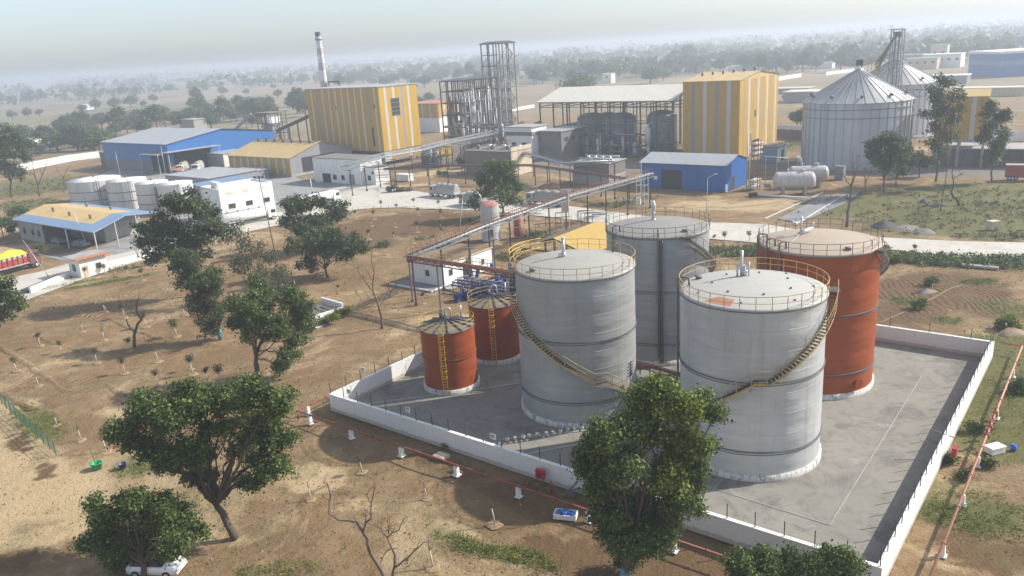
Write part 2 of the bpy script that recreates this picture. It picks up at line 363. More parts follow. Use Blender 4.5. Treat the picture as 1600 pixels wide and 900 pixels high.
GRASS = [(1560, 600, 7, 12, 50, 1.2), (1575, 690, 5, 8, 50, 1), (1600, 560, 8, 10, 0, 1.1), (1590, 480, 6, 5, 0, .7), (1520, 790, 4, 6, 50, .7), (1590, 640, 6, 9, 50, 1.1), (1460, 800, 2, 8, 50, .9), (730, 850, 5, 1.3, -35, .6), (610, 790, 5, 2.5, -38, .4), (820, 870, 5, 1.6, -35, .55), (430, 890, 5, 1.6, 0, .6),
    (1440, 405, 22, 3.0, -18, 1), (1600, 415, 18, 3, -20, 1), (1350, 390, 5, 5, 0, .8), (1200, 395, 14, 4, 0, .5), (1140, 392, 8, 5, 0, .7), (1400, 320, 26, 16, 0, .95), (1480, 345, 22, 12, 0, .9), (1560, 350, 24, 12, 0, 1), (1580, 370, 8, 3, 0, 1), (1500, 300, 30, 14, 0, .8), (1580, 320, 20, 14, 0, .8),
    (960, 320, 9, 3.5, 0, .9), (900, 310, 5, 2, 0, .8), (1000, 310, 10, 4, 0, .55), (850, 370, 5, 7, 50, .8), (800, 400, 4, 5, 0, .8), (740, 345, 5, 3, 0, .7), (700, 385, 8, 5, 0, .55), (660, 372, 5, 3, 0, .5),
    (60, 290, 30, 30, 0, .95), (120, 330, 12, 5, 0, .6), (30, 320, 16, 12, 0, .8), (130, 290, 24, 16, 0, .8), (250, 410, 24, 1.6, 32, .8), (100, 445, 12, 1.6, 32, .8), (480, 480, 4, 1.2, 50, .5), (240, 720, 5, 4, 30, .7), (60, 660, 9, 2.6, -43, .8), (250, 790, 7, 4, 0, .5), (600, 385, 3.5, 2, 0, .5), (170, 440, 10, 1.5, 30, .8),
    (640, 300, 6, 2, 0, .5), (1240, 230, 10, 12, 0, .8), (1230, 175, 30, 30, 0, .6), (1560, 180, 60, 20, 0, .5), (1480, 500, 3, 3, 0, .5), (1530, 440, 4, 2, 0, .6), (430, 450, 6, 6, 0, .4), (1410, 470, 3, 3, 0, .5)]
SAND = [(20, 700, 4, 9, 42, 1), (60, 800, 9, 6, -20, 1), (30, 740, 5, 12, 40, 1), (110, 760, 5, 4, 0, .9), (10, 640, 4, 9, 45, .8), (490, 745, 4.5, 3.0, -25, 1), (560, 790, 5, 2, -30, .6), (700, 830, 4, 2, -35, .7), (600, 560, 10, 3, 40, .45), (560, 460, 10, 5, 0, .5), (640, 510, 8, 3, 50, .6), (700, 500, 6, 6, 0, .6), (1200, 320, 14, 8, 0, .8), (1100, 320, 12, 8, 0, .7), (1440, 305, 20, 2, 35, .8), (1560, 310, 18, 3, -10, .5),
    (680, 270, 14, 9, 0, .7), (640, 290, 8, 4, 0, .7), (60, 350, 16, 10, 0, .9), (30, 390, 10, 8, 0, .8), (1530, 700, 3, 3, 0, .8), (1490, 640, 1.6, 6, 52, .8), (120, 560, 8, 3, 0, .5), (200, 640, 5, 3, 0, .6), (1540, 520, 3, 2, 0, .7), (740, 425, 5, 4, 0, .6), (340, 840, 4, 2, 0, .5), (1470, 870, 2, 4, 50, .6)]
BROWN = [(30, 690, 4, 1.0, -50, 1.1), (72, 735, 3, 1.1, -60, 1.1), (20, 880, 3, 3, 0, .6), (1460, 450, 12, 10, 0, 1), (1400, 490, 7, 6, 0, .9), (1560, 480, 9, 8, 0, .6), (1540, 850, 5, 5, 0, .7), (860, 790, 9, 3, -38, .8), (700, 730, 7, 2.4, -38, .7), (1060, 880, 9, 3, -38, .9), (250, 440, 16, 4, 30, .3), (640, 350, 22, 16, 0, .95), (720, 340, 10, 6, 0, .8), (560, 380, 12, 10, 0, .7), (440, 540, 8, 5, 0, .3), (350, 590, 10, 3, 0, .4), (1190, 440, 12, 6, 0, .8), (900, 870, 6, 3, -38, .9), (1000, 860, 6, 4, -38, .9), (540, 690, 5, 2, -38, .5)]
FURR = [(120, 490, 14, 9, 0, 1), (60, 510, 10, 6, 0, 1), (1450, 450, 10, 8, 0, 1), (1560, 470, 10, 6, 0, .8), (350, 590, 6, 5, 0, .8), (240, 460, 12, 6, 0, .5), (1400, 490, 6, 5, 0, .7), (80, 600, 10, 5, 0, .6)]
GREY = [(1400, 262, 60, 16, -38, .8), (820, 290, 32, 10, -38, .45), (900, 300, 12, 4, -38, .4), (480, 290, 25, 16, -38, .9), (300, 300, 40, 40, -38, .9), (400, 280, 20, 30, -38, .9), (700, 250, 30, 24, -38, .5), (900, 260, 50, 22, -38, .6), (1290, 320, 10, 12, 0, .5), (250, 275, 40, 22, -38, .9), (1600, 290, 14, 12, 0, .3), (1080, 290, 30, 14, -38, .4), (180, 270, 22, 12, -38, .7)]
def gz(x, y):
    return GZ-.01-.07*(sum(sin(x*a+y*b_+c)*w for a, b_, c, w in ((.31, .17, 0, .5), (-.21, .43, 1, .4), (.83, -.52, 2, .3), (1.3, .9, 4, .22), (-.7, 1.9, .5, .18)))+1.6)
def ground_mesh():
    nx, ny = GXX.shape; rr = np.sqrt(GXX**2+GYY**2)
    n1 = sum(np.sin(GXX*a+GYY*b_+c)*w for a, b_, c, w in ((.31, .17, 0, .5), (-.21, .43, 1, .4), (.83, -.52, 2, .3), (1.3, .9, 4, .22), (-.7, 1.9, .5, .18)))
    z = GZ-.01-.07*(n1+1.6)*np.clip(1.2-rr/500, 0, 1)
    V = np.stack([GXX, GYY, z], -1).reshape(-1, 3)
    i = np.arange(nx*ny).reshape(nx, ny); Fq = np.stack([i[:-1, :-1], i[1:, :-1], i[1:, 1:], i[:-1, 1:]], -1).reshape(-1, 4)
    me = bpy.data.meshes.new('ground'); me.vertices.add(len(V)); me.vertices.foreach_set('co', V.ravel()); me.loops.add(len(Fq)*4); me.loops.foreach_set('vertex_index', Fq.ravel())
    me.polygons.add(len(Fq)); me.polygons.foreach_set('loop_start', np.arange(0, len(Fq)*4, 4)); me.polygons.foreach_set('loop_total', np.full(len(Fq), 4)); me.polygons.foreach_set('use_smooth', np.ones(len(Fq), bool)); me.update()
    far = smooth((rr-330)/260)
    for name, chans in (('cover', (layer(GRASS), layer(SAND), layer(BROWN))), ('marks', (layer(FURR), far, layer(GREY)))):
        a = me.color_attributes.new(name, 'FLOAT_COLOR', 'POINT'); c = np.ones((nx*ny, 4)); 
        for k, w in enumerate(chans): c[:, k] = w.ravel()
        a.data.foreach_set('color', c.ravel())
    t = NT('ground_soil'); co = t.co()
    A = t.n('ShaderNodeAttribute', attribute_name='cover'); B = t.n('ShaderNodeAttribute', attribute_name='marks')
    sa = t.n('ShaderNodeSeparateColor'); t.l(A.outputs['Color'], sa.inputs[0]); sb = t.n('ShaderNodeSeparateColor'); t.l(B.outputs['Color'], sb.inputs[0])
    nA = t.noise(co, .09, 8, .68, .4); nB = t.noise(co, .55, 7, .72); nC = t.noise(co, 3.2, 5, .7); nD = t.noise(t.co(loc=(31, 7, 3)), .22, 7, .7, .6)
    base = t.mix(t.ramp(nA, [(.40, 0), (.60, 1)]), (.235, .150, .076, 1), (.345, .242, .136, 1))
    base = t.mix(t.ramp(nB, [(.38, 0), (.68, .8)]), base, (.19, .118, .055, 1)); base = t.mix(t.ramp(t.noise(t.co(loc=(70, 3, 0)), .045, 9, .72, .8), [(.54, 0), (.60, .75)]), base, (.44, .33, .19, 1)); base = t.mix(t.ramp(t.noise(t.co(loc=(-20, 53, 0)), .06, 9, .74, 1.0), [(.56, 0), (.63, .7)]), base, (.16, .105, .058, 1))
    def edge(w, lo=.35, hi=.62, nn=nD, amp=.75):      # ragged edge of a patch
        return t.ramp(t.math('MULTIPLY_ADD', t.math('SUBTRACT', nn, .5), amp*2.2, w), [(lo, 0), (hi, 1)])
    base = t.mix(edge(sa.outputs[1]), base, t.mix(nB, (.41, .295, .160, 1), (.53, .40, .235, 1)))
    base = t.mix(edge(sa.outputs[2]), base, t.mix(nB, (.10, .060, .030, 1), (.21, .128, .066, 1)))
    base = t.mix(edge(sb.outputs[2], .3, .7), base, t.mix(nB, (.15, .14, .125, 1), (.27, .25, .22, 1)))
    gf = edge(sa.outputs[0], .38, .7); gf = t.math('MULTIPLY', gf, t.ramp(t.math('ADD', t.math('MULTIPLY', nB, .6), t.math('MULTIPLY', nC, .4)), [(.36, 1), (.70, .4)]))
    base = t.mix(gf, base, t.mix(nC, (.05, .072, .012, 1), (.135, .15, .035, 1)))
    # thin dry growth everywhere
    base = t.mix(t.ramp(t.noise(t.co(loc=(9, 4, 0)), .13, 8, .75, .5), [(.52, 0), (.66, .6)]), base, (.155, .135, .06, 1))
    # dark litter and clods
    base = t.mix(t.ramp(nC, [(.62, 0), (.80, .35)]), base, (.11, .075, .042, 1))
    # wheel and plough marks
    wv = t.n('ShaderNodeTexWave', wave_type='RINGS', rings_direction='Z'); wv.inputs['Scale'].default_value = .36; wv.inputs['Distortion'].default_value = 16; wv.inputs['Detail'].default_value = 4; wv.inputs['Detail Scale'].default_value = .35
    t.l(t.co(loc=(85, -128, 0)), wv.inputs['Vector'])
    fr = t.math('MULTIPLY', t.math('MULTIPLY', wv.outputs['Fac'], sb.outputs[0]), t.ramp(nD, [(.42, 0), (.6, 1)])); base = t.mix(t.math('MULTIPLY', fr, .35), base, (.12, .075, .045, 1))
    # far: parcels
    vo = t.n('ShaderNodeTexVoronoi', feature='F1'); vo.inputs['Scale'].default_value = .006; t.l(t.co(scale=(1, .55, 1)), vo.inputs['Vector']); svo = t.n('ShaderNodeSeparateColor'); t.l(vo.outputs['Color'], svo.inputs[0])
    par = t.ramp(svo.outputs[0], [(0, (.30, .22, .14, 1)), (.35, (.34, .26, .17, 1)), (.6, (.24, .18, .12, 1)), (.8, (.19, .19, .09, 1)), (1, (.38, .30, .21, 1))])
    par = t.mix(t.ramp(t.noise(co, .012, 6, .7), [(.4, 0), (.7, .6)]), par, (.14, .14, .08, 1))
    base = t.mix(t.math('MULTIPLY', sa.outputs[0], .35), base, (.16, .15, .07, 1)); base = t.mix(sb.outputs[1], base, par)
    h = t.math('ADD', t.math('MULTIPLY', nB, .5), t.math('MULTIPLY', nC, .35)); h = t.math('ADD', h, t.math('MULTIPLY', fr, .4))
    nrm = t.bump(h, .55, .9)
    M['ground'] = t.fin(base, .95, 0, nrm); me.materials.append(M['ground']); t.b.inputs['Specular IOR Level'].default_value = .15
    o = bpy.data.objects.new('ground', me); COL.objects.link(o); struct(o)
ground_mesh()
def roadmat(name, a, b_, stain):
    t = NT(name); co = t.co(); n = t.noise(co, .12, 7, .65, .5); n2 = t.noise(co, .9, 6, .7)
    c = t.mix(n, a, b_); c = t.mix(t.ramp(n2, [(.5, 0), (.75, .5)]), c, stain); c = t.mix(t.ramp(t.noise(t.co(loc=(7, 7, 0)), .22, 8, .75, .8), [(.50, 0), (.62, .6)]), c, stain); c = t.mix(t.ramp(t.noise(t.co(loc=(27, 1, 0)), .35, 7, .7, .4), [(.60, 0), (.66, .5)]), c, sc(b_, 1.12))
    return t.fin(c, .9, 0, t.bump(n2, .03))
M['road'] = roadmat('road_surface', (.46, .43, .36, 1), (.60, .56, .48, 1), (.36, .33, .27, 1))
M['yard'] = roadmat('yard_concrete', (.24, .24, .23, 1), (.36, .35, .33, 1), (.15, .145, .14, 1))
M['ramp'] = roadmat('old_asphalt', (.16, .16, .165, 1), (.25, .25, .25, 1), (.33, .31, .28, 1))
M['bundfloor'] = roadmat('containment_concrete', (.18, .168, .14, 1), (.32, .298, .25, 1), (.105, .10, .09, 1))
M['pathsand'] = roadmat('sand_track', (.44, .315, .17, 1), (.56, .42, .245, 1), (.32, .22, .115, 1))
def sheet(name, pix, mat, z=.01, jitter=.0):
    pts = [G(*p) for p in pix]; b = MB(); b.poly([(p.x, p.y, GZ+z) for p in pts]); o = b.build(name, mat)
    if o.data.polygons[0].normal.z < 0: o.data.flip_normals()
    return struct(o)
def strip(name, cl, w, mat, z=.01, drape=False):            # a band of given width along world points, subdivided and smoothed
    pts = [Vector((p[0], p[1], 0)) for p in cl]
    for _ in range(3):
        q = [pts[0]]
        for a, b_ in zip(pts[:-1], pts[1:]): q += [a*.75+b_*.25, a*.25+b_*.75]
        pts = q+[pts[-1]]
    b = MB(); k = 0
    for i, p in enumerate(pts):
        d = (pts[min(i+1, len(pts)-1)]-pts[max(i-1, 0)]).normalized(); nn = Vector((-d.y, d.x, 0)); ww = w[0]+(w[1]-w[0])*i/(len(pts)-1) if hasattr(w, '__len__') else w
        ww *= 1+.03*sin(i*1.7)
        zz0 = (gz(p.x, p.y)+.03) if drape else GZ+z; b.v += [tuple(p+nn*ww/2+Vector((0, 0, zz0))), tuple(p-nn*ww/2+Vector((0, 0, zz0)))]
        if i: b.face((2*i-2, 2*i-1, 2*i+1, 2*i))
    return struct(b.build(name, mat))
near = [(1750, 418), (1600, 403), (1500, 401), (1400, 391), (1330, 387), (1250, 384), (1180, 379), (1120, 374), (1050, 368), (1000, 361), (950, 352), (900, 344), (850, 338), (800, 333), (750, 329), (700, 327), (660, 326), (620, 324), (590, 325), (560, 327), (520, 333), (480, 343), (430, 353), (360, 368), (300, 383), (240, 402), (190, 416), (130, 436), (60, 462), (-60, 505)]
far_ = [(-100, 470), (0, 437), (60, 425), (120, 408), (180, 398), (240, 384), (300, 370), (345, 356), (400, 345), (440, 330), (470, 312), (500, 300), (540, 290), (580, 287), (610, 289), (640, 297), (680, 303), (740, 307), (800, 312), (860, 318), (920, 326), (980, 334), (1040, 341), (1100, 347), (1160, 349), (1200, 351), (1235, 357), (1290, 364), (1350, 369), (1400, 372), (1500, 377), (1600, 379), (1750, 392)]
sheet('road', near+far_, M['road'], .012)
sheet('yard', [(430, 352), (480, 343), (560, 326), (640, 322), (600, 290), (560, 283), (480, 284), (440, 268), (350, 262), (240, 262), (180, 262), (100, 300), (220, 330), (340, 345)], M['yard'], .006)
sheet('yard', [(70, 402), (150, 415), (260, 386), (350, 358), (345, 332), (275, 336), (240, 352), (150, 388)], M['yard'], .007)
sheet('service_ramp', [(1215, 342), (1285, 307), (1345, 300), (1320, 318), (1250, 348)], M['ramp'], .018)
for a, b_ in (((1195, 342), (1288, 300)), ((1243, 351), (1322, 303))):
    A_, B_ = G(*a), G(*b_); q = MB(); q.bar((A_.x, A_.y, GZ+.06), (B_.x, B_.y, GZ+.06), .35, .13); struct(q.build('kerb', M['kerbpaint']))
p_ = [G(*q) for q in ((-60, 690), (0, 735), (55, 800), (80, 860), (40, 960))]
M['rut'] = plain('rut_soil', (.225, .15, .08), .95, var=.4, scale=1.5, bump=.03)
random.seed(31)
for k, (pts_, off) in enumerate(((((430, 560), (500, 535), (560, 500), (590, 470), (640, 450)), .8), (((470, 530), (540, 500), (575, 470), (560, 450)), .8), (((620, 560), (560, 600), (480, 640)), .9), (((1380, 500), (1450, 470), (1500, 440), (1590, 445)), .9), (((700, 300), (760, 285), (840, 290), (920, 300)), .9), (((1060, 320), (1130, 325), (1190, 320), (1230, 312)), .9), (((1340, 345), (1420, 318), (1520, 300)), .9), (((500, 760), (420, 800), (300, 880)), .9), (((160, 450), (300, 430), (420, 400)), .8))):
    for s_ in (-off, off):
        w_ = [G(*q) for q in pts_]; strip('wheel_rut', [(p.x+s_*.7, p.y+s_*.5) for p in w_], (.34, .26), M['rut'], .0, True)
# low soil ridges of the planting beds
for i, (a, b_) in enumerate((((0, 540), (105, 612)), ((52, 524), (135, 552)), ((165, 495), (242, 527)), ((168, 600), (195, 618)), ((250, 470), (330, 490)), ((0, 612), (48, 640)), ((395, 470), (450, 490)))):
    A_, B_ = G(*a), G(*b_); q = MB(); N = 14; random.seed(i)
    for k in range(N+1):
        p = A_.lerp(B_, k/N); d = (B_-A_).normalized(); nn = Vector((-d.y, d.x, 0)); w = .38+.2*random.random(); hh = .04+.14*random.random() if 0 < k < N else 0; j = random.uniform(-.15, .15)
        q.v += [tuple(p+nn*(w+j)+Vector((0, 0, -.12))), tuple(p+nn*j+Vector((0, 0, hh))), tuple(p-nn*(w-j)+Vector((0, 0, -.12)))]
        if k:
            c = 3*k
            for e in (0, 1): q.face((c-3+e, c-2+e, c+1+e, c+e), 0, None, True)
    M.setdefault('soil', plain('turned_soil', (.26, .17, .085), .95, var=.35, bump=.06)); struct(q.build('soil_ridge', M['ground']))
# ------------------------------------------------------------------ containment yard
c0, c1, c2_ = G(510, 617, 1.74), G(1378, 888, 1.74), G(1556.6, 533.7, 1.74)
Wf = (c1-c0).dot(u); Wr = (c2_-c1).dot(v)
TH = .32
def sitept(o, a, b_, z=0): return Vector((o.x, o.y, 0))+u*a+v*b_+Vector((0, 0, z))
B0 = Vector((c1.x, c1.y, GZ))                       # front right corner of the yard, local x = -u .. , y = v
b = MB(); b.poly([(-Wf, 0, .02), (0, 0, .02), (0, Wr, .02), (-Wf, Wr, .02)]); fl = struct(b.build('concrete_floor', M['bundfloor'], None, B0, SITE))
def loc(px, py, z=GZ):                               # photo point of the floor -> yard coordinates
    p = G(px, py, z)-B0; return Vector((p.dot(u), p.dot(v), 0))
b = MB()
for a, e in (((1440, 588), (1296, 821)), ((1296, 821), (1108, 762)), ((1135, 742), (1112, 768))):
    A_, E_ = loc(*a), loc(*e); b.bar(A_+Vector((0, 0, .04)), E_+Vector((0, 0, .04)), .09, .05)
b.build('drain_kerb', M['concrete'], fl)
b = MB(); random.seed(9)
for k in range(16):
    x = random.uniform(-40, -2); y = random.uniform(3, 40); P_ = []
    for j in range(7): P_.append((x, y, .024)); x += random.uniform(-.9, .5); y += random.uniform(-.9, .9)
    for a, e in zip(P_[:-1], P_[1:]): b.bar(a, e, .035, .004)
b.build('floor_crack', M['dark_concrete'], fl)
b = MB()
for a, e in (((562, 634), (812, 600)), ((780, 688), (1000, 664)), ((815, 712), (1000, 676))):
    A_, E_ = loc(*a), loc(*e); b.bar(A_+Vector((0, 0, .06)), E_+Vector((0, 0, .06)), .3, .1)
b.build('low_kerb', M['concrete'], fl)
b = MB(); random.seed(3)
A_, E_ = loc(792, 690), loc(930, 668)
for k in range(12):
    p = A_.lerp(E_, (k+.3*random.random())/12); b.cbox((p.x, p.y, .1), .32, .3, .28, 0, random.random())
tag(b.build('stone_row', M['kerbpaint'], None, B0, SITE), 'row of small pale stones lying beside the left grey tank foot', 'stones')
wall = thing('containment_wall', B0, 'white low wall with posts on top enclosing the big tanks', 'wall', SITE)
HW = 2.04
M['wallw'] = mudwall()
for x0, x1, y0, y1 in ((-Wf, 0, 0, TH), (-TH, 0, TH, Wr), (-Wf, -TH, Wr-TH, Wr), (-Wf, -Wf+TH, TH, Wr-TH)):
    q = MB(); q.box(x0, x1, y0, y1, 0, HW-.08); q.box(x0-.03, x1+.03, y0-.03+(.06 if y0 == TH else 0), y1+.03-(.06 if y1 == Wr-TH else 0), HW-.078, HW); q.build('wall_side', M['wallw'], wall)
def post(x, y): q = MB(); q.bar((x, y, HW-.05), (x, y, HW+1.25), .065); q.build('fence_post', M['darksteel'], wall)
nf, nr = 26, 24
for k in range(nf+1): post(-Wf+.15+(Wf-.3)*k/nf, TH/2)
for k in range(1, nr+1): post(-TH/2, .15+(Wr-.3)*k/nr)
for k in range(1, nf, 2): post(-.15-(Wf-.3)*k/nf, Wr-TH/2)
for k in range(1, 22): post(-Wf+TH/2, .15+(Wr-.3)*k/22)
def sign(px, py, side, lab):
    p = G(px, py, GZ+HW+.95); r_ = thing('warning_sign', (p.x, p.y, GZ+HW), lab, 'sign', SITE, 'small signs on the wall posts')
    q = MB(); q.box(-.34, .34, -.12, -.09, .55, 1.12); q.build('sign_plate', M['white'], r_)
    q = MB(); q.box(-.22, .22, -.126, -.121, .9, 1.0); q.box(-.26, .1, -.126, -.121, .74, .8); q.build('sign_marking', M['darksteel'], r_)
sign(568, 576, 0, 'small white sign on the left wall, furthest back of the four')
sign(546, 610, 0, 'small white sign closest to the left corner of the white wall')
sign(638, 638, 0, 'small white sign on front wall post, below the small orange tank')
sign(771, 680, 0, 'small pale sign on front wall post, left of the red cabinet')
def red_cab(px, py, lab, rz, dx=0):
    p = G(px, py, .9); r_ = thing('hose_cabinet', (p.x, p.y, GZ), lab, 'cabinet', rz)
    q = MB(); q.box(-.42, .42, -.55, -.20, .75, 1.6); q.build('cabinet_box', M['redbox'], r_)
    q = MB(); q.box(-.12, .12, -.565, -.551, 1.05, 1.3); q.build('door_window', M['glass'], r_)
    q = MB(); [q.bar((sx, -.4, 0), (sx, -.4, .75), .06) for sx in (-.3, .3)]; q.build('stand', M['rust'], r_)
red_cab(848, 737, 'red hose cabinet in front of the shaded front wall', SITE)
red_cab(1484, 703, 'red hose cabinet against the sunlit right wall', SITE+pi/2)
p = G(1480, 690, .9); q = MB(); q.tube([(0, 0, 0), (0, .1, 1.9)], .05); q.bar((-1.6, .1, 2.5), (.5, -.3, 1.7), .07); tag(q.build('hydrant_arm', M['greyrail'], None, (p.x, p.y, GZ)), 'thin grey pole leaning over the right wall above the red cabinet', 'pole')
# ------------------------------------------------------------------ big tanks
def arcp(r, a, z): return (r*cos(a), r*sin(a), z)
def big_tank(cx, cy, R, shell, roof, rail, label, stair, vent, nroofpipe=(), rust=None, hatch=None, platform=None):
    H0, H1 = .6, 15.7
    t = thing('storage_tank', (cx, cy, GZ), label, 'storage tank')
    q = MB(); q.lathe([(R, H0), (R, H1)], 96); q.build('shell', M[shell], t)
    q = MB(); q.lathe([(R+.18, .02), (R+.18, H0), (R-.1, H0)], 96); q.build('plinth', M['plinth'], t)
    q = MB(); q.lathe([(R+.06, H1-.12), (R+.12, H1), (R*.97, H1+.10), (R*.6, H1+.48), (R*.25, H1+.68), (.01, H1+.74)], 72); q.build('roof', M[roof], t)
    for z in (9.3, 2.8, H1-.12):
        q = MB(); q.lathe([(R+.003, z-.06), (R+.12, z-.06), (R+.12, z+.02), (R+.003, z+.02)], 96, sm=False)
        if z < 12: q.lathe([(R+.003, z-.30), (R+.06, z-.30), (R+.06, z-.26), (R+.003, z-.26)], 96, sm=False)
        q.build('stiffening_ring', M['ringsteel'], t)
    # railing round the roof
    q = MB(); n = 31; rr = R+.08
    g0, g1 = stair[0], stair[0]+(9 if stair[3] > 0 else -9)
    for k in range(n):
        a = 2*pi*k/n; q.bar(arcp(rr, a, H1), arcp(rr, a, H1+1.2), .05)
    for z, w in ((1.2, .055), (.62, .04)): q.tube([arcp(rr, 2*pi*k/96, H1+z) for k in range(96)], w/1.6, 5, closed=True)
    q.build('railing', M[rail], t)
    # winding stair: (top angle, top z, list of landing angles, turn direction)
    a_top, z_top, lands, s_ = stair[:4]; r0, r1 = R+.12, R+.82; st = MB(); ra = MB(); sg = MB()
    a = a_top; z = z_top; steps = []; da = 2.45; dz = .196
    while z > .15 and len(steps) < 120:
        steps.append((a, z)); hit = any(abs(((a-l+180) % 360)-180) < 4.5 for l in lands)
        a += s_*da
        if not hit: z -= dz
    rail_o = []
    for a, z in steps:
        A1, A2 = radians(a-1.25), radians(a+1.25)
        k = len(st.v); st.v += [arcp(r0, A1, z), arcp(r1, A1, z), arcp(r1, A2, z), arcp(r0, A2, z), arcp(r0, A1, z-.05), arcp(r1, A1, z-.05), arcp(r1, A2, z-.05), arcp(r0, A2, z-.05)]
        for f in ((0, 1, 2, 3), (7, 6, 5, 4), (0, 4, 5, 1), (1, 5, 6, 2), (2, 6, 7, 3), (3, 7, 4, 0)): st.face([k+i for i in f])
        rail_o.append((radians(a), z))
    for r_ in (r0+.02, r1-.02):
        sg = MB()
        for (a, z), (a2, z2) in zip(rail_o[:-1], rail_o[1:]): sg.bar(arcp(r_, a, z-.12), arcp(r_, a2, z2-.12), .04, .16)
        sg.build('stair_stringer', M[rail], t)
    st.build('stair', M['tread'], t)
    for i in range(0, len(rail_o), 4): a, z = rail_o[i]; ra.bar(arcp(r1, a, z-.15), arcp(r1, a, z+1.05), .045)
    for h_, w in ((1.05, .032), (.55, .022)): ra.tube([arcp(r1, a, z+h_) for a, z in rail_o], w, 5)
    for i in range(6, len(rail_o), 10): a, z = rail_o[i]; ra.bar(arcp(R, a, z-1.0), arcp(r1, a, z-.15), .05)
    ra.build('stair_rail', M[rail if rail != 'tanrail' else 'tanrail'], t)
    # top landing
    a0 = radians(a_top); q = MB(); q.lathe([(R+.1, z_top), (R+1.0, z_top), (R+1.0, z_top+.06), (R+.1, z_top+.06)], 6, 0, (0, 0), False, False, False, a0-radians(4), a0+radians(9)); q.build('top_landing', M['tread'], t)
    if platform:
        q = MB(); A0, A1 = radians(platform[0]), radians(platform[1])
        for z in (.55, 1.15, 1.6): q.tube([arcp(R+.5+.25*sin(pi*k/10), A0+(A1-A0)*k/10, H1+z) for k in range(11)], .045, 5)
        for k in range(0, 11, 2): a = A0+(A1-A0)*k/10; q.bar(arcp(R+.5+.25*sin(pi*k/10), a, H1-.1), arcp(R+.5+.25*sin(pi*k/10), a, H1+1.6), .07)
        q.build('stair_head_rail', M['yellowrail'], t)
    # breather on the crown
    vx, vy, kind = vent; zt = H1+.66
    q = MB()
    if kind == 'tall': q.cyl((vx, vy), .16, zt-.2, zt+1.9, 12); q.cyl((vx, vy), .26, zt-.1, zt+.5, 12); q.cyl((vx, vy), .2, zt+1.9, zt+2.1, 12); q.tube([(vx, vy, zt+.3), (vx-.5, vy-.1, zt+.3), (vx-.5, vy-.1, zt)], .13, 8)
    if kind == 'valve': q.cyl((vx, vy), .13, zt-.2, zt+2.4, 12); q.cyl((vx+.25, vy), .22, zt-.1, zt+1.0, 12); q.cyl((vx+.25, vy), .34, zt+.35, zt+.6, 12); q.cyl((vx-.35, vy+.1), .09, zt-.2, zt+1.2, 8); q.cyl((vx+.65, vy-.1), .07, zt-.2, zt+1.3, 8); q.bar((vx-.4, vy, zt+.7), (vx+.7, vy, zt+.7), .12)
    if kind == 'lying': q.tube([(vx-.9, vy-.5, zt+.1), (vx+.9, vy+.6, zt+.45)], .24, 10); q.tube([(vx-.6, vy-.3, zt), (vx-.6, vy-.3, zt+2.0)], .12, 8); q.tube([(vx+.8, vy+.5, zt+.4), (vx+1.0, vy+.5, zt+1.1)], .12, 8); q.cyl((vx-1.1, vy+.3), .28, zt+.9, zt+1.3, 10); q.bar((vx-2.9, vy-3.2, zt-.25), (vx-.8, vy-.5, zt+.15), .1)
    if kind == 'stack': q.tube([(vx, vy, zt-.2), (vx, vy, zt+1.0), (vx+.12, vy, zt+1.7), (vx-.05, vy, zt+2.4)], .2, 10); q.cyl((vx, vy), .3, zt-.1, zt+.25, 12); q.cyl((vx, vy), .27, zt+.9, zt+1.0, 12)
    q.build('breather_valve', M['pale_steel'], t)
    # bent foam pipes, running up the shell and over the rim
    for a in nroofpipe:
        A = radians(a); q = MB(); q.tube([arcp(R+.22, A, 1.0), arcp(R+.22, A, H1+.9), arcp(R-.1, A, H1+1.05), arcp(R-.75, A, H1+1.0), arcp(R-.8, A, H1+.15)], .10, 8); q.build('foam_pipe', M['greyrail'], t)
    if hatch:
        A = radians(hatch); q = MB(); q.lathe([(.28, 0), (.28, .3), (.36, .3), (.36, .38), (.01, .4)], 12, 0, (cos(A)*(R-1.1), sin(A)*(R-1.1))); q.v = [(x, y, z+H1+.12) for x, y, z in q.v]; q.build('roof_hatch', M['greyrail'], t)
    q = MB()
    pass
    for k in range(14 if roof == 'roof_d' else 0):
        a = 2*pi*k/14+.2; r_ = R*(.82 if k % 2 else .55); q = MB(); q.cyl((cos(a)*r_, sin(a)*r_), .10, H1+.1, H1+(.36 if k % 2 else .64), 8); q.build('roof_stud', M['darksteel'], t)
    return t
A_ = big_tank(6.61, 80.28, 6.2, 'shell_grey', 'roof_a', 'tanrail', 'large grey tank left of centre, its stair crossing the front down to the right', (137, 15.7, (-78, 172), 1), (-1.0, .8, 'tall'), (35,), hatch=-150, platform=(178, 118))
D_ = big_tank(21.41, 68.08, 6.3, 'shell_grey2', 'roof_d', 'tanrail', 'large pale grey tank nearest the camera with a whitish patched roof', (-18, 15.7, (-98,), -1), (-.4, 2.0, 'valve'), (165,), hatch=140)
E_ = big_tank(33.24, 83.22, 6.17, 'shell_orange', 'roof_e', 'greyrail', 'large orange red tank with a tan roof, the rightmost tank', (-50, 15.7, (60,), 1), (-1.0, 1.3, 'lying'), (-165, -148, 172), hatch=-78)
Bt = big_tank(18.12, 95.21, 6.17, 'shell_back', 'roof_b', 'greyrail', 'large blue grey tank standing behind the two other grey tanks', (-72, 15.7, (60,), 1), (-.3, .8, 'stack'), (-155, -100), hatch=-62)
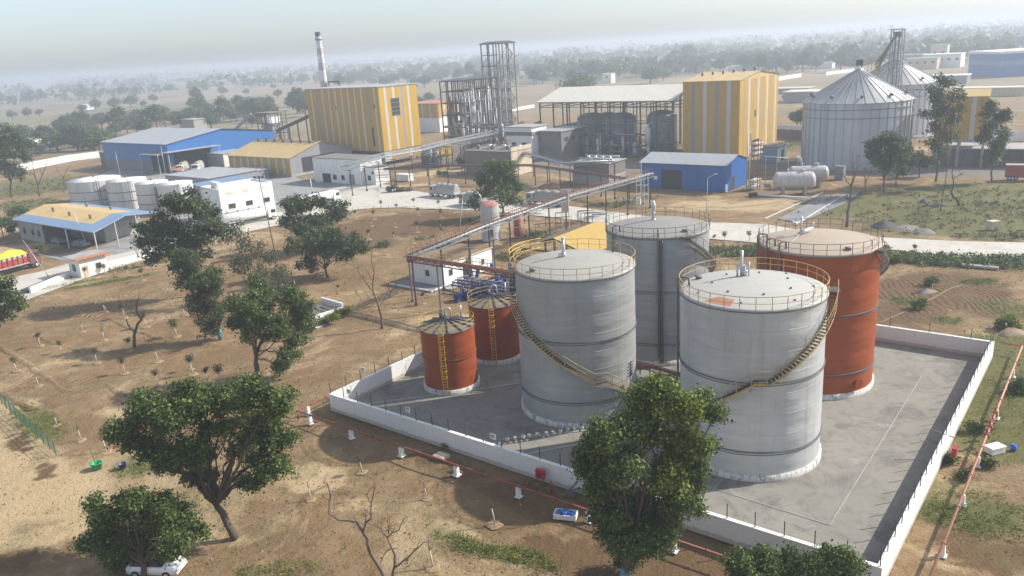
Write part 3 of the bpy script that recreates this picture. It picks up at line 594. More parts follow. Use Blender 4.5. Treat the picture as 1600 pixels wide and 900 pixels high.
# marks of each tank
def patch(t, pts, mat, name, R_, H1=15.7):
    q = MB()
    k = 0
    q.poly(pts); q.build(name, mat, t)
M['rustpatch'] = plain('rust_patch', (.42, .20, .11), .85, var=.3)
q = MB(); n = 10; prof = [(6.22, 15.735), (5.85, 15.83), (5.2, 15.97), (4.7, 16.06)]
for j, (r_, z) in enumerate(prof):
    for k in range(n+1):
        a = radians(-152+28*k/n*(1-.12*j)+3*j+(2.0*sin(k*2.1+j) if 0 < k < n else 0)); q.v.append((cos(a)*r_, sin(a)*r_, z+.02))
for j in range(3):
    for k in range(n): q.face((j*(n+1)+k, j*(n+1)+k+1, (j+1)*(n+1)+k+1, (j+1)*(n+1)+k))
q.build('rust_stain', M['rustpatch'], D_)
q = MB()                                              # black painted letters on the right flank, small strokes
for k in range(5):
    z = 4.4+.34*k; q.bar(arcp(6.215, radians(-40), z), arcp(6.215, radians(-30), z), .02, .13)
q.bar(arcp(6.215, radians(-35), 4.3), arcp(6.215, radians(-35), 5.9), .02, .13); q.build('painted_lettering', M['black'], A_)
q = MB(); a = radians(-66); q.tube([arcp(6.1, a, 1.5), arcp(6.45, a, 1.5)], .45, 16); q.tube([arcp(6.44, a, 1.5), arcp(6.5, a, 1.5)], .55, 16); q.build('manhole', M['shell_orange'], E_)
q = MB(); a = radians(-97)
for s_ in (-.02, .02): q.tube([arcp(6.4, a+s_, .4), arcp(6.4, a+s_, 15.6)], .07, 6)
q.build('down_pipe', M['darksteel'], Bt)
# ------------------------------------------------------------------ small orange tanks
def small_tank(cx, cy, R, H1, label, vent, lad, shell):
    t = thing('small_tank', (cx, cy, GZ), label, 'storage tank'); H0 = .6
    q = MB(); q.lathe([(R, H0), (R, H1)], 64); q.build('shell', M[shell], t)
    q = MB(); q.lathe([(R+.2, .02), (R+.2, H0), (R-.1, H0)], 64); q.build('plinth', M['plinth'], t)
    q = MB(); q.lathe([(R+.06, H1), (.3, H1+.75), (.01, H1+.75)], 48); q.build('roof', M['roof_c'], t)
    for z in (H1*.56, H1-.02): q = MB(); q.lathe([(R+.003, z-.05), (R+.08, z-.05), (R+.08, z+.04), (R+.003, z+.04)], 64, sm=False); q.build('stiffening_ring', M['rust'], t)
    for k in range(12):
        a = 2*pi*k/12+.1; q = MB(); q.bar((cos(a)*(R+.02), sin(a)*(R+.02), H1+.12), (cos(a)*.2, sin(a)*.2, H1+.86), .1, .14); q.build('roof_beam', M['darksteel'], t)
    q = MB(); q.cyl((0, 0), .3, H1+.7, H1+1.0, 12); q.cyl((-.6, .9), .28, H1+.3, H1+1.3, 10); q.build('crown_plate', M['darksteel'], t)
    a = radians(lad); T = Matrix.Rotation(a, 4, 'Z'); q = MB()
    for y in (-.26, .26): q.bar(T@Vector((R+.25, y, .1)), T@Vector((R+.25, y, H1+1.1)), .06)
    for k in range(int(H1/.33)): q.bar(T@Vector((R+.25, -.26, .4+k*.33)), T@Vector((R+.25, .26, .4+k*.33)), .035)
    for k in range(8):
        z = 2.4+(H1-1.6)*k/8; q.tube([T@Vector((R+.25+.62*sin(pi*j/6), -.33*cos(pi*j/6)*1.1, z)) for j in range(7)], .022, 4, cap=False)
    for y, x in ((-.3, .55), (0, .87), (.3, .55)): q.bar(T@Vector((R+x, y, 2.3)), T@Vector((R+x, y, H1+.7)), .035)
    q.build('ladder', M['yellowrail'], t)
    q = MB()
    for k in range(12):
        aa = 2*pi*k/12; q.bar((cos(aa)*(R+.02), sin(aa)*(R+.02), H1), (cos(aa)*(R+.02), sin(aa)*(R+.02), H1+1.05), .045)
    for z in (1.05, .55): q.tube([(cos(2*pi*k/48)*(R+.02), sin(2*pi*k/48)*(R+.02), H1+z) for k in range(48)], .026, 4, closed=True)
    q.build('railing', M['yellowrail'], t)
    q = MB(); q.tube([(-.2, .4, H1+.5), (-.2, .4, H1+1.7), (.1, .4, H1+2.0), (.5, .5, H1+1.8), (.55, .5, H1+.6)], .09, 8); q.tube([(1.6, 1.9, H1+.2), (1.6, 1.9, H1+1.7)], .1, 8); q.build('vent_pipe', M['pale_steel'], t)
    return t
small_tank(-7.79, 87.58, 3.13, 7.4, 'small orange red tank with yellow ladder near the left wall', 0, -98, 'shell_orange')
gq = G(774, 571.5); small_tank(gq.x+.2, gq.y+3.3, 3.13, 7.4, 'small dark red tank with yellow ladder tucked behind the left grey tank', 0, -94, 'shell_red')
# red steel pipe bridge low between the grey tanks
q = MB(); A1, A2 = G(985, 566, .9), G(1080, 592, .9)
r_ = thing('low_pipe_bridge', (A1.x, A1.y, GZ), 'low red brown steel walkway in front of the back grey tank', 'walkway')
d = A2-A1; d.z = 0
for o_ in (-.5, .5): n_ = Vector((-d.y, d.x, 0)).normalized()*o_; q.bar(n_+Vector((0, 0, 1.1)), d+n_+Vector((0, 0, 1.1)), .08, .12)
for k in range(7): q.bar(d*(k/6)+Vector((0, 0, 0)), d*(k/6)+Vector((0, 0, 1.1)), .12)
q.build('walkway_frame', M['rust'], r_)
q = MB(); n_ = Vector((-d.y, d.x, 0)).normalized()
for k in range(5): q.tube([n_*(.25*k-.5)+Vector((0, 0, 1.35)), d+n_*(.25*k-.5)+Vector((0, 0, 1.35))], .045, 6)
q.build('pipes', M['rust'], r_)
# ------------------------------------------------------------------ red water main outside the wall
def main_line(name, label, pts, mat, sup, r=.11, legs=()):
    o = Vector((pts[0].x, pts[0].y, GZ)); t = thing(name, o, label, 'pipe')
    q = MB(); q.tube([Vector(p)-o for p in pts], r, 8); q.build('pipe_run', mat, t)
    q = MB()
    for i in range(len(pts)-1):
        L = (pts[i+1]-pts[i]).length; n = int(L/5.5)
        for k in range(1, n): p = pts[i].lerp(pts[i+1], k/n)-o; dd = (pts[i+1]-pts[i]).normalized(); q.tube([p-dd*.05, p+dd*.05], r*1.7, 8)
    if q.v: q.build('flanges', mat, t)
    for p in sup:
        q = MB(); p = Vector((p.x, p.y, GZ))-o; z = pts[0].z-GZ-r; T = Matrix.Translation(p) @ Matrix.Rotation(SITE, 4, 'Z'); q.box(-.3, .3, -.3, .3, 0, .08, 0, T)
        k = len(q.v); a, b_ = .18, .14
        q.v += [tuple(T@Vector(x)) for x in ((-a, -a, .1), (a, -a, .1), (a, a, .1), (-a, a, .1), (-b_, -b_, z), (b_, -b_, z), (b_, b_, z), (-b_, b_, z))]
        for f in ((0, 1, 5, 4), (1, 2, 6, 5), (2, 3, 7, 6), (3, 0, 4, 7), (4, 5, 6, 7)): q.face([k+i for i in f])
        q.build('support_block', M['whitewash'], t)
    for p in legs:
        q = MB(); p = Vector(p)-o; q.tube([p, (p.x, p.y, 0)], r*.9, 8); q.build('riser', mat, t)
    return t
zp = .75
L0, L1, L2 = G(655, 551, zp), G(464, 642, zp), G(1230, 903, zp)
sup = [G(*q) for q in ((486, 662), (553, 683), (630, 711), (716, 741), (812, 775), (922, 813), (1053, 861))]+[G(483, 648)]
main_line('water_main', 'dark red pipe on white blocks along the front and left of the wall', [L0, L1, L2], M['redpipe'], [], .09, [L1])
for nm in (): pass
t_ = [o for o in bpy.data.objects if o.name == 'water_main'][0]
def on_line(p, A, B):
    d = (B-A); d.z = 0; d.normalize(); w = Vector((p.x-A.x, p.y-A.y, 0)); return Vector((A.x, A.y, 0))+d*w.dot(d)
for i, p in enumerate(sup):
    A, B = ((L0, L1) if i == 7 else (L1, L2)); s_ = on_line(p, A, B)
    q = MB(); o = t_.location; x = s_-Vector((o.x, o.y, 0)); T = Matrix.Translation(x) @ Matrix.Rotation(SITE, 4, 'Z'); random.seed(i+3); e_ = random.uniform(.24, .36); q.box(-e_, e_*1.1, -e_, e_, 0, .07, 0, T); k = len(q.v); a = random.uniform(.17, .21); b_ = a-.02; z = zp-GZ-.09
    q.v += [tuple(T@Vector(y)) for y in ((-a, -a, .1), (a, -a, .1), (a, a, .1), (-a, a, .1), (-b_, -b_, z), (b_, -b_, z), (b_, b_, z), (-b_, b_, z))]
    for f in ((0, 1, 5, 4), (1, 2, 6, 5), (2, 3, 7, 6), (3, 0, 4, 7), (4, 5, 6, 7)): q.face([k+j for j in f])
    q.build('support_block', M['whitewash'], t_)
R0, R1, R2 = G(1562, 535, zp), G(1597, 541, zp), G(1448, 915, zp)
t_ = main_line('right_water_main', 'faded red pipe with valves running along the outside of the right wall', [R0, R1, R2], M['fadedpipe'], [on_line(G(*q), R1, R2) for q in ((1584, 590), (1562, 655), (1534, 730), (1508, 790), (1478, 870))], .11)
t_.name = 'water_main'
q = MB(); o = t_.location
for px_, py_ in ((1537, 682), (1541, 672), (1533, 694), (1545, 660)):
    p = on_line(G(px_, py_), R1, R2)-Vector((o.x, o.y, 0)); q.cyl((p.x, p.y), .26, zp-GZ-.25, zp-GZ+.25, 8); q.cyl((p.x, p.y), .07, zp-GZ, zp-GZ+.7, 6); q.cyl((p.x, p.y), .2, zp-GZ+.65, zp-GZ+.7, 8)
q.build('valves', M['redpipe'], t_)
p = G(1554, 706); q = MB(); q.box(-.75, .75, -.45, .45, 0, .55); q.box(-.8, .8, -.5, .5, .55, .62); tag(q.build('junction_box', M['white'], None, p, .3), 'white box on the grass right of the faded red pipe', 'box')
p = G(1583, 703); q = MB(); q.cyl((0, 0), .26, 0, .5, 12); q.cyl((0, 0), .18, .5, .56, 12); tag(q.build('plastic_can', M['drum'], None, p), 'small blue can in the grass at the right edge', 'can')
p = G(884, 808); t_ = thing('white_tub', p, 'white tub holding blue cans on brown ground before the front wall', 'tub', .2-.5)
q = MB(); q.box(-.95, .95, -.5, .5, .02, .1); q.box(-.95, -.88, -.5, .5, .1, .45); q.box(.88, .95, -.5, .5, .1, .45); q.box(-.88, .88, -.5, -.43, .1, .45); q.box(-.88, .88, .43, .5, .1, .45); q.build('tub_body', M['white'], t_)
for i, (x, y) in enumerate(((-.55, -.1), (0, .12), (.45, -.12), (-.1, -.22))):
    q = MB(); q.cyl((0, 0), .2, 0, .55, 10); q.cyl((.05, 0), .06, .55, .62, 8); tag(q.build('plastic_can', M['drum'], None, (p.x+x*.9, p.y+y+(-.5)*x*.55, GZ+.11)), 'blue can standing in the white tub', 'can', 'blue cans in the white tub')
p = G(690, 715); q = MB(); q.box(-.7, .7, -.5, .5, 0, .3); q.box(-.55, .55, -.35, .35, .3, .34); tag(q.build('inspection_chamber', M['cream'], None, p, SITE), 'low square cement chamber beside the dark red pipe', 'chamber')
p = G(893, 775); q = MB(); q.bar((-.8, -.2, .1), (.6, .3, 1.2), .12); q.bar((-.4, .3, .1), (.7, -.2, .9), .1); q.box(-.3, .3, -.2, .2, 0, .5); tag(q.build('old_frame', M['greyrail'], None, p), 'grey metal frame leaning on the front wall by the tree', 'frame')
p = G(862, 770); q = MB(); q.cyl((0, 0), .1, 0, 1.1, 10); q.cyl((0, 0), .17, .75, .95, 10); q.bar((-.25, 0, .6), (.25, 0, .6), .1); tag(q.build('fire_hydrant', M['redpipe'], None, p), 'red hydrant right of the red cabinet at the front wall', 'hydrant')
p = G(839, 765); q = MB(); q.cyl((0, 0), .1, 0, .6, 10); q.cyl((0, 0), .16, .4, .55, 10); tag(q.build('fire_hydrant', M['redpipe'], None, p), 'small red and white stub below the red cabinet by the pipe', 'hydrant')
# ------------------------------------------------------------------ building helpers (local x = -W..0 along the front, y = 0..D away)
def bthing(name, C, label, cat, rz=SITE): return thing(name, (C[0], C[1], GZ), label, cat, rz)
def wall_box(t, W, D, z0, z1, mat, name='wall', x0=None):
    q = MB(); q.box(-W, 0, 0, D, z0, z1); return q.build(name, mat, t)
def gable_x(t, W, D, z0, z1, zr, wallmat, roofmat_, over=.5, name='wall', endmat=None, fr=.5):
    "ridge along x; walls with gable ends"
    q = MB(); ym = D*fr
    q.poly([(-W, 0, z0), (0, 0, z0), (0, 0, z1), (-W, 0, z1)]); q.poly([(0, D, z0), (-W, D, z0), (-W, D, z1), (0, D, z1)])
    q.poly([(0, 0, z0), (0, D, z0), (0, D, z1), (0, ym, zr), (0, 0, z1)]); q.poly([(-W, D, z0), (-W, 0, z0), (-W, 0, z1), (-W, ym, zr), (-W, D, z1)])
    w = q.build(name, wallmat, t)
    r = MB(); th = .12; sl = (zr-z1)/ym; sl2 = (zr-z1)/(D-ym)
    for a, b_ in (((-over, z1-sl*over), (ym, zr)), ((ym, zr), (D+over, z1-sl2*over))):
        r.poly([(-W-over, a[0], a[1]+th), (over, a[0], a[1]+th), (over, b_[0], b_[1]+th), (-W-over, b_[0], b_[1]+th)])
        r.poly([(-W-over, b_[0], b_[1]+.02), (over, b_[0], b_[1]+.02), (over, a[0], a[1]+.02), (-W-over, a[0], a[1]+.02)])
    for x in (-W-over, over):
        r.poly([(x, -over, z1-sl*over+.02), (x, ym, zr+.02), (x, ym, zr+th), (x, -over, z1-sl*over+th)]); r.poly([(x, ym, zr+.02), (x, D+over, z1-sl2*over+.02), (x, D+over, z1-sl2*over+th), (x, ym, zr+th)])
    r.poly([(-W-over, -over, z1-sl*over+.02), (over, -over, z1-sl*over+.02), (over, -over, z1-sl*over+th), (-W-over, -over, z1-sl*over+th)])
    return w, r.build('roof', roofmat_, t)
def window(t, x, z, w=1.2, h=1.1, face='front', y=0, mat=None):
    q = MB(); f = MB()
    if face == 'front':
        q.box(x-w/2, x+w/2, y-.03, y+.02, z, z+h); f.box(x-w/2-.08, x-w/2, y-.08, y, z-.08, z+h+.08); f.box(x+w/2, x+w/2+.08, y-.08, y, z-.08, z+h+.08); f.box(x-w/2, x+w/2, y-.08, y, z+h, z+h+.08); f.box(x-w/2, x+w/2, y-.1, y, z-.08, z); f.box(x-.03, x+.03, y-.06, y-.03, z, z+h)
    else:
        q.box(-.02, .03, x-w/2, x+w/2, z, z+h); f.box(0, .08, x-w/2-.08, x-w/2, z-.08, z+h+.08); f.box(0, .08, x+w/2, x+w/2+.08, z-.08, z+h+.08); f.box(0, .08, x-w/2, x+w/2, z+h, z+h+.08); f.box(0, .1, x-w/2, x+w/2, z-.08, z); f.box(.03, .06, x-.03, x+.03, z, z+h)
    o = q.build('window', mat or M['glass'], t); f.build('window_frame', M['greyrail'], o); return o
def opening(t, x0, x1, z0, z1, face='front', name='doorway', mat=None):
    q = MB()
    if face == 'front': q.box(x0, x1, -.03, .03, z0, z1)
    else: q.box(-.03, .03, x0, x1, z0, z1)
    return q.build(name, mat or M['opening'], t)
def striped(t, W, D, z0, z1, fpat, rpat, name='cladding'):
    "front and right faces built of upright sheets; pattern entries (width share, material slot)"
    q = MB()
    def run(pat, L, fn):
        tot = sum(p[0] for p in pat); a = 0
        for w, m in pat: b_ = a+w/tot*L; fn(a, b_, m); a = b_
    run(fpat, W, lambda a, b_, m: q.poly([(-W+a, 0, z0), (-W+b_, 0, z0), (-W+b_, 0, z1), (-W+a, 0, z1)], m))
    run(rpat, D, lambda a, b_, m: q.poly([(0, a, z0), (0, b_, z0), (0, b_, z1), (0, a, z1)], m))
    run(fpat, W, lambda a, b_, m: q.poly([(-W+b_, D, z0), (-W+a, D, z0), (-W+a, D, z1), (-W+b_, D, z1)], m))
    run(rpat, D, lambda a, b_, m: q.poly([(-W, b_, z0), (-W, a, z0), (-W, a, z1), (-W, b_, z1)], m))
    q.poly([(-W, 0, z0), (-W, D, z0), (0, D, z0), (0, 0, z0)], 1)
    return q.build(name, [M['yellow'], M['greycl'], M['whitecl']], t)
Yl, Gy, Wh = 0, 1, 2
# ---- yellow block right of the middle
C = G(1154, 249); t = bthing('process_building', (C.x, C.y), 'tall yellow building with white and grey stripes, right of the big open shed', 'building')
W_, D_2, H_ = 19.1, 33.1, 24.2
striped(t, W_, D_2, 0, H_, [(.16, Yl), (.065, Gy), (.135, Yl), (.07, Wh), (.14, Yl), (.065, Gy), (.14, Yl), (.07, Wh), (.155, Yl)],
        [(.11, Yl), (.03, Gy), (.085, Yl), (.05, Wh)]+[(.085, Yl), (.03, Gy), (.085, Yl), (.05, Wh)]*2+[(.085, Yl), (.03, Gy), (.08, Yl), (.05, Wh), (.06, Yl)])
q = MB(); q.poly([(-W_-.4, -.4, H_), (.4, -.4, H_), (.4, D_2/2, H_+1.9), (-W_-.4, D_2/2, H_+1.9)]); q.poly([(.4, D_2+.4, H_), (-W_-.4, D_2+.4, H_), (-W_-.4, D_2/2, H_+1.9), (.4, D_2/2, H_+1.9)]); q.poly([(0, 0, H_-.01), (0, D_2, H_-.01), (0, D_2/2, H_+1.88)]); q.poly([(-W_, D_2, H_-.01), (-W_, 0, H_-.01), (-W_, D_2/2, H_+1.88)]); q.build('roof', M['yellowroof'], t)
for k in range(6): q = MB(); q.cyl((-17+2.9*k, 10+1.6*k), .3, H_+1.0+.18*k, H_+1.6+.18*k, 10); q.sph((-17+2.9*k, 10+1.6*k, H_+1.7+.18*k), .42, 10); q.build('roof_vent', M['darksteel'], t)
opening(t, 12.3, 13.6, 12, 14, 'right', 'vent_opening')
# ---- yellow boiler house on the left
C = G(603, 259); t = bthing('boiler_house', (C.x, C.y), 'tall yellow striped block standing left of the steel tower', 'building')
W_, D_2 = 40.0, 19.3; H0 = hgt(603, 259, 237); H1 = hgt(603, 259, 136.5)
striped(t, W_, D_2, H0, H1, [(.075, Yl), (.024, Wh), (.065, Yl), (.03, Gy), (.06, Yl), (.024, Wh), (.075, Yl)]+[(.022, Wh), (.075, Yl)]*5+[(.024, Wh), (.07, Yl), (.03, Gy), (.065, Yl), (.02, Wh), (.05, Yl)],
        [(.13, Yl), (.06, Wh), (.15, Yl), (.06, Wh), (.15, Yl), (.06, Gy), (.12, Yl), (.06, Wh), (.2, Yl)])
q = MB(); q.box(-W_-.3, .3, -.3, D_2+.3, H1, H1+.25); q.build('roof', M['greyroof'], t)
opening(t, 5.6, 9.8, H1-10.5, H1-4.2, 'right', 'louvre_opening', M['opening']); q = MB(); [q.box(.035, .09, 5.6, 9.8, H1-10.4+1.5*k, H1-10.25+1.5*k) for k in range(5)]; [q.box(.04, .1, a, a+.12, H1-10.5, H1-4.2) for a in (5.55, 9.7)]; q.build('louvre_frame', M['steel'], t)
opening(t, -5.2, -4.4, H0+1.8, H0+8.5, 'front', 'slit_opening'); opening(t, -3.0, -2.3, H0+15.5, H0+16.5, 'front', 'vent_opening'); opening(t, -23.6, -23.2, H0+15, H0+16.2, 'front', 'vent_opening')
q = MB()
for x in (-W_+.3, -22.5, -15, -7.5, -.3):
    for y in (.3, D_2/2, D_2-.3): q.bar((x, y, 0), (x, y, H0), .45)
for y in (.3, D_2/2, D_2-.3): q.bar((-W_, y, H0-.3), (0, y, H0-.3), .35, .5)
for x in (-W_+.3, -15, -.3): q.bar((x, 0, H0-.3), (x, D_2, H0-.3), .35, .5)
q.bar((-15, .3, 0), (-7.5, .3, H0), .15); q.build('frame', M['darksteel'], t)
q = MB()
for i, (a, b_, m) in enumerate(((0, .18, 2), (.18, .34, 0), (.34, .42, 1), (.42, .66, 0), (.66, .74, 2), (.74, 1, 0))): q.poly([(.05, D_2*a, 1.5), (.05, D_2*b_, 1.5), (.05, D_2*b_, H0-.3), (.05, D_2*a, H0-.3)], m)
q.build('lower_cladding', [M['yellow'], M['greycl'], M['whitecl']], t)
# boiler plant in the shade underneath
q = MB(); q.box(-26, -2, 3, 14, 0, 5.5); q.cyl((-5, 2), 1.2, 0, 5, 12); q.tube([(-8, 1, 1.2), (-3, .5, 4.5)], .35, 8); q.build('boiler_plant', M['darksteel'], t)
# ---- chimney
cb = G(512, 205); t = thing('chimney', Vector((-77, 375, GZ)), 'tall slim chimney with red and white bands behind the yellow block', 'chimney')
cy_ = 360; tp = Y(496, 50, cy_); bp = Y(507.5, 136, cy_); t.location = (tp.x, cy_, GZ); HH = tp.z-GZ
q = MB(); zs = [0, .50, .59, .68, .745, .81, .865, .93, .965, 1]; mm = [0, 1, 0, 1, 0, 1, 0, 1, 2]; 
for k in range(9): q.lathe([(1.9-.75*zs[k], HH*zs[k]), (1.9-.75*zs[k+1], HH*zs[k+1])], 20, mm[k])
q.build('shaft', [plain('chimney_white', (.80, .79, .78), .8), plain('chimney_red', (.56, .50, .49), .8), M['darksteel']], t)
q = MB(); q.lathe([(1.2, HH-3.2), (1.7, HH-3.2), (1.7, HH-3.0), (1.2, HH-3.0)], 16, sm=False); q.lathe([(1.28, HH), (.9, HH), (.9, HH-1)], 16); q.build('top_collar', M['darksteel'], t)
q = MB(); q.bar((1.3, -1.6, 0), (1.0, -1.1, HH-3), .12); q.bar((.6, -1.7, 0), (.5, -1.2, HH-3), .12); q.build('ladder', M['greyrail'], t)
q = MB(); [q.bar((x, y, HH*.50), (x, y, HH*.575), .2) for x in (2.2, 6.5) for y in (-1, 1)]; q.box(2, 6.8, -1.3, 1.3, HH*.575, HH*.585); q.build('service_platform', M['darksteel'], t)
# ---- low white building in front of it
C = G(566, 289); t = bthing('white_workshop', (C.x, C.y), 'low white building at the foot of the left yellow block', 'building')
W_, D_2, H_ = 22.6, 9.2, hgt(566, 289, 250)
wall_box(t, W_, D_2, 0, H_, M['whitewash']); q = MB(); q.box(-W_-.3, .3, -.3, D_2+.3, H_, H_+.18); q.build('roof', M['dark_concrete'], t)
opening(t, -5.8, -3.2, 0, 3.1, 'front', 'shutter', M['greycl']); window(t, -8.6, 1.2, 1.4, 1.4); window(t, -12.5, 1.2, 1.5, 1.4); opening(t, -18.5, -14.5, 0, 2.9)
C2 = Vector((C.x, C.y, 0))+u*4.6+v*1.5; t = bthing('pump_room', (C2.x, C2.y), 'small white room right of the low white building', 'building'); wall_box(t, 4.4, 6, 0, 5.2, M['white']); q = MB(); q.box(-4.6, .2, -.2, 6.2, 5.2, 5.4); q.build('roof', M['dark_concrete'], t); window(t, -2.6, 1.4, 1.2, 1.3); window(t, -1.0, 3.3, .7, .7)
# ---- yellow gable shed
C = G(456, 277); t = bthing('yellow_store_shed', (C.x, C.y), 'long low shed with yellow roof and striped yellow wall beside the blue warehouse', 'shed')
W_, D_2, H_ = 36, 28, 6.6
striped(t, W_, D_2, .9, H_, [(1.0, Yl), (.45, Wh)]*8+[(1.0, Yl)], [(1, Gy)], 'cladding'); gable = gable_x(t, W_-.04, D_2, H_-.02, H_, 10.6, M['greycl'], M['yellowroof'], .6, 'gable')
q = MB(); q.box(-W_-.05, .05, -.05, D_2+.05, 0, .9); q.build('plinth', M['concrete'], t); opening(t, 5, 20, .9, 6, 'right')
for k in range(7): q = MB(); q.cyl((-33+5*k, D_2*.42), .35, 9.6, 10.7, 8); q.sph((-33+5*k, D_2*.42, 10.8), .5, 8); q.build('roof_vent', M['darksteel'], t)
# ---- big blue warehouse
C = G(268, 270); t = bthing('blue_warehouse', (C.x, C.y), 'big blue warehouse with grey roof left of the yellow low shed', 'warehouse')
W_, D_2, H_ = 50.8, 48.6, 10.8
q = MB(); q.box(-W_, 0, 0, D_2, 3.9, H_); q.poly([(0, 0, H_), (0, D_2, H_), (0, D_2/2, H_+3.2)]); q.poly([(-W_, D_2, H_), (-W_, 0, H_), (-W_, D_2/2, H_+3.2)]); q.build('cladding', M['bluecl'], t)
q = MB(); q.box(-W_+.1, -.1, .1, D_2-.1, 0, 3.9); q.build('lower_wall', M['grey_wall'], t)
q = MB(); q.poly([(-W_-.6, -.6, H_+.02), (.6, -.6, H_+.02), (.6, D_2/2, H_+3.3), (-W_-.6, D_2/2, H_+3.3)]); q.poly([(.6, D_2+.6, H_), (-W_-.6, D_2+.6, H_), (-W_-.6, D_2/2, H_+3.3), (.6, D_2/2, H_+3.3)]); q.build('roof', M['greyroof'], t)
opening(t, -13, -1.5, 0, 7.0, 'front', 'loading_doorway'); opening(t, 2, 18, 0, 8.0, 'right', 'side_doorway')
q = MB(); q.box(-13, 1, -5, 0, 7.3, 7.45); q.box(.0, 5, -3, 20, 8.0, 8.15); q.build('canopy', M['greyroof'], t); q = MB(); [q.bar((x, y, 0), (x, y, 7.3), .22) for x, y in ((-12.5, -4.7), (.6, -4.7), (4.7, -2.6), (4.7, 19))]; q.build('canopy_post', M['pale_steel'], t)
C2 = Vector((C.x, C.y, 0))-u*51+v*2; t = bthing('lean_to', (C2.x, C2.y), 'dark lean-to at the left end of the blue warehouse', 'shed'); wall_box(t, 8, 14, 0, 6, M['darksteel']); q = MB(); q.box(-8.3, .3, -.3, 14.3, 6, 6.15); q.build('roof', M['greyroof'], t)
# ---- grey stores between warehouse and yellow shed
C = G(351, 262); t = bthing('annex_block', (C.x, C.y), 'small white and grey block beside the blue warehouse', 'building'); wall_box(t, 13, 12, 0, 5.2, M['concrete']); q = MB(); q.box(-13.3, .3, -.3, 12.3, 5.2, 5.4); q.build('roof', M['greyroof'], t); q = MB(); q.box(-.0, .06, .2, 11, .2, 5.0); q.build('white_panel', M['white'], t)
# ---- long white office block
C = G(432, 334); t = bthing('white_block', (C.x, C.y), 'bright white flat building behind the parked tanker lorry', 'building')
W_, D_2 = 9, 0
# its long face looks right: front corner lies at the far left end
Cn = G(350, 350); L = (Vector((C.x, C.y, 0))-Vector((Cn.x, Cn.y, 0))).length; t.location = (Cn.x, Cn.y, GZ); t.rotation_euler[2] = atan2(C.y-Cn.y, C.x-Cn.x)-pi/2
H_ = hgt(350, 350, 300); W_ = 11
q = MB(); q.box(-W_, 0, 0, L, 0, H_); q.build('wall', M['whitewash'], t); q = MB(); q.box(-W_+.3, -.3, .3, L-.3, H_-.35, H_-.3); q.box(-W_, 0, 0, .25, H_, H_+.5); q.box(-W_, 0, L-.25, L, H_, H_+.5); q.box(-.25, 0, .25, L-.25, H_, H_+.5); q.box(-W_, -W_+.25, .25, L-.25, H_, H_+.5); q.build('parapet', M['white'], t)
for y in (L*.2, L*.52, L*.85): window(t, y, 3.6, 1.6, 1.0, 'right')
for y in (L*.18, L*.48, L*.8): q = MB(); q.box(.01, .05, y-.9, y+.9, 7.0, 7.8); q.build('louvre', M['whiteroof'], t)
for i, (px, py) in enumerate(((349, 285), (354, 284), (359, 283))):
    pass
for k in range(3): q = MB(); q.cyl((-4-1.4*k, L*.12), .65, H_, H_+1.7, 14); q.sph((-4-1.4*k, L*.12, H_+1.7), .65, 12, 0, .35); tag(q.build('water_tank', M['white'], None, Vector(t.location), t.rotation_euler[2]), 'white rooftop water tank on the bright white flat building', 'water tank', 'rooftop water tanks on the white building')
# low blue grey roofs left of it
for (px, py, W_, D_2, H_, mt, lab) in ((345, 318, 16, 16, 4.5, 'blueroof', 'pale blue roofed shed left of the bright white building'), (330, 300, 26, 18, 4.2, 'greyroof', 'flat grey roofed shed behind the pale blue roofed one'), (398, 282, 14, 6, 3.0, 'greyroof', 'low grey bay before the yellow store shed')):
    C = G(px, py); t = bthing('low_shed', (C.x, C.y), lab, 'shed'); wall_box(t, W_, D_2, 0, H_, M['greycl']); q = MB(); q.box(-W_-.4, .4, -.4, D_2+.4, H_, H_+.15); q.build('roof', M[mt], t); window(t, -W_*.4, 1.4, 1.4, 1.2)
# ---- office shed with blue rimmed yellow roof
K1, K2, K3, K4 = G(145, 361, 5), G(18, 341, 5), G(82, 314, 5), G(252, 327, 5)
K3 = K2+(K4-K1)*1.0
t = bthing('blue_rimmed_shed', (K1.x, K1.y), 'broad shed with yellow roof edged in blue, left foreground of the plant', 'shed', atan2(K1.y-K2.y, K1.x-K2.x))
rzl = t.rotation_euler[2]; Wd = (K1-K2).length; Dp = (K4-K1).length*.92
th_ = atan2(K4.y-K1.y, K4.x-K1.x)-rzl; ex, ey = cos(th_), sin(th_)        # right edge direction, local
def LP(a, b_, z): return (-Wd*(1-a)+Dp*b_*ex, Dp*b_*ey, z)
zl, zr_ = 5.0, 6.6
def zz(b_): return zl+(zr_-zl)*(1-abs(b_-.5)*2)
q = MB()
bs = [0, .18, .5, .82, 1]; as_ = [0, .0, .86, 1]
for b0, b1 in zip(bs[:-1], bs[1:]):
    for a0, a1 in ((0, .86), (.86, 1)):
        m = 1 if (a0 == 0 and b0 >= .18 and b1 <= .82+.01) else 0
        if a0 == 0 and b0 >= .17 and b1 <= .83: m = 1
        q.poly([LP(a0, b0, zz(b0)), LP(a1, b0, zz(b0)), LP(a1, b1, zz(b1)), LP(a0, b1, zz(b1))], m)
        q.poly([LP(a0, b1, zz(b1)-.25), LP(a1, b1, zz(b1)-.25), LP(a1, b0, zz(b0)-.25), LP(a0, b0, zz(b0)-.25)], 0)
q.poly([LP(0, 0, zl-.25), LP(1, 0, zl-.25), LP(1, 0, zl), LP(0, 0, zl)], 0)
q.poly([LP(1, 0, zl-.25), LP(1, .5, zr_-.25), LP(1, 1, zl-.25), LP(1, 1, zl), LP(1, .5, zr_), LP(1, 0, zl)], 0)
q.build('roof', [M['blueroof'], M['yellowroof']], t)
q = MB()
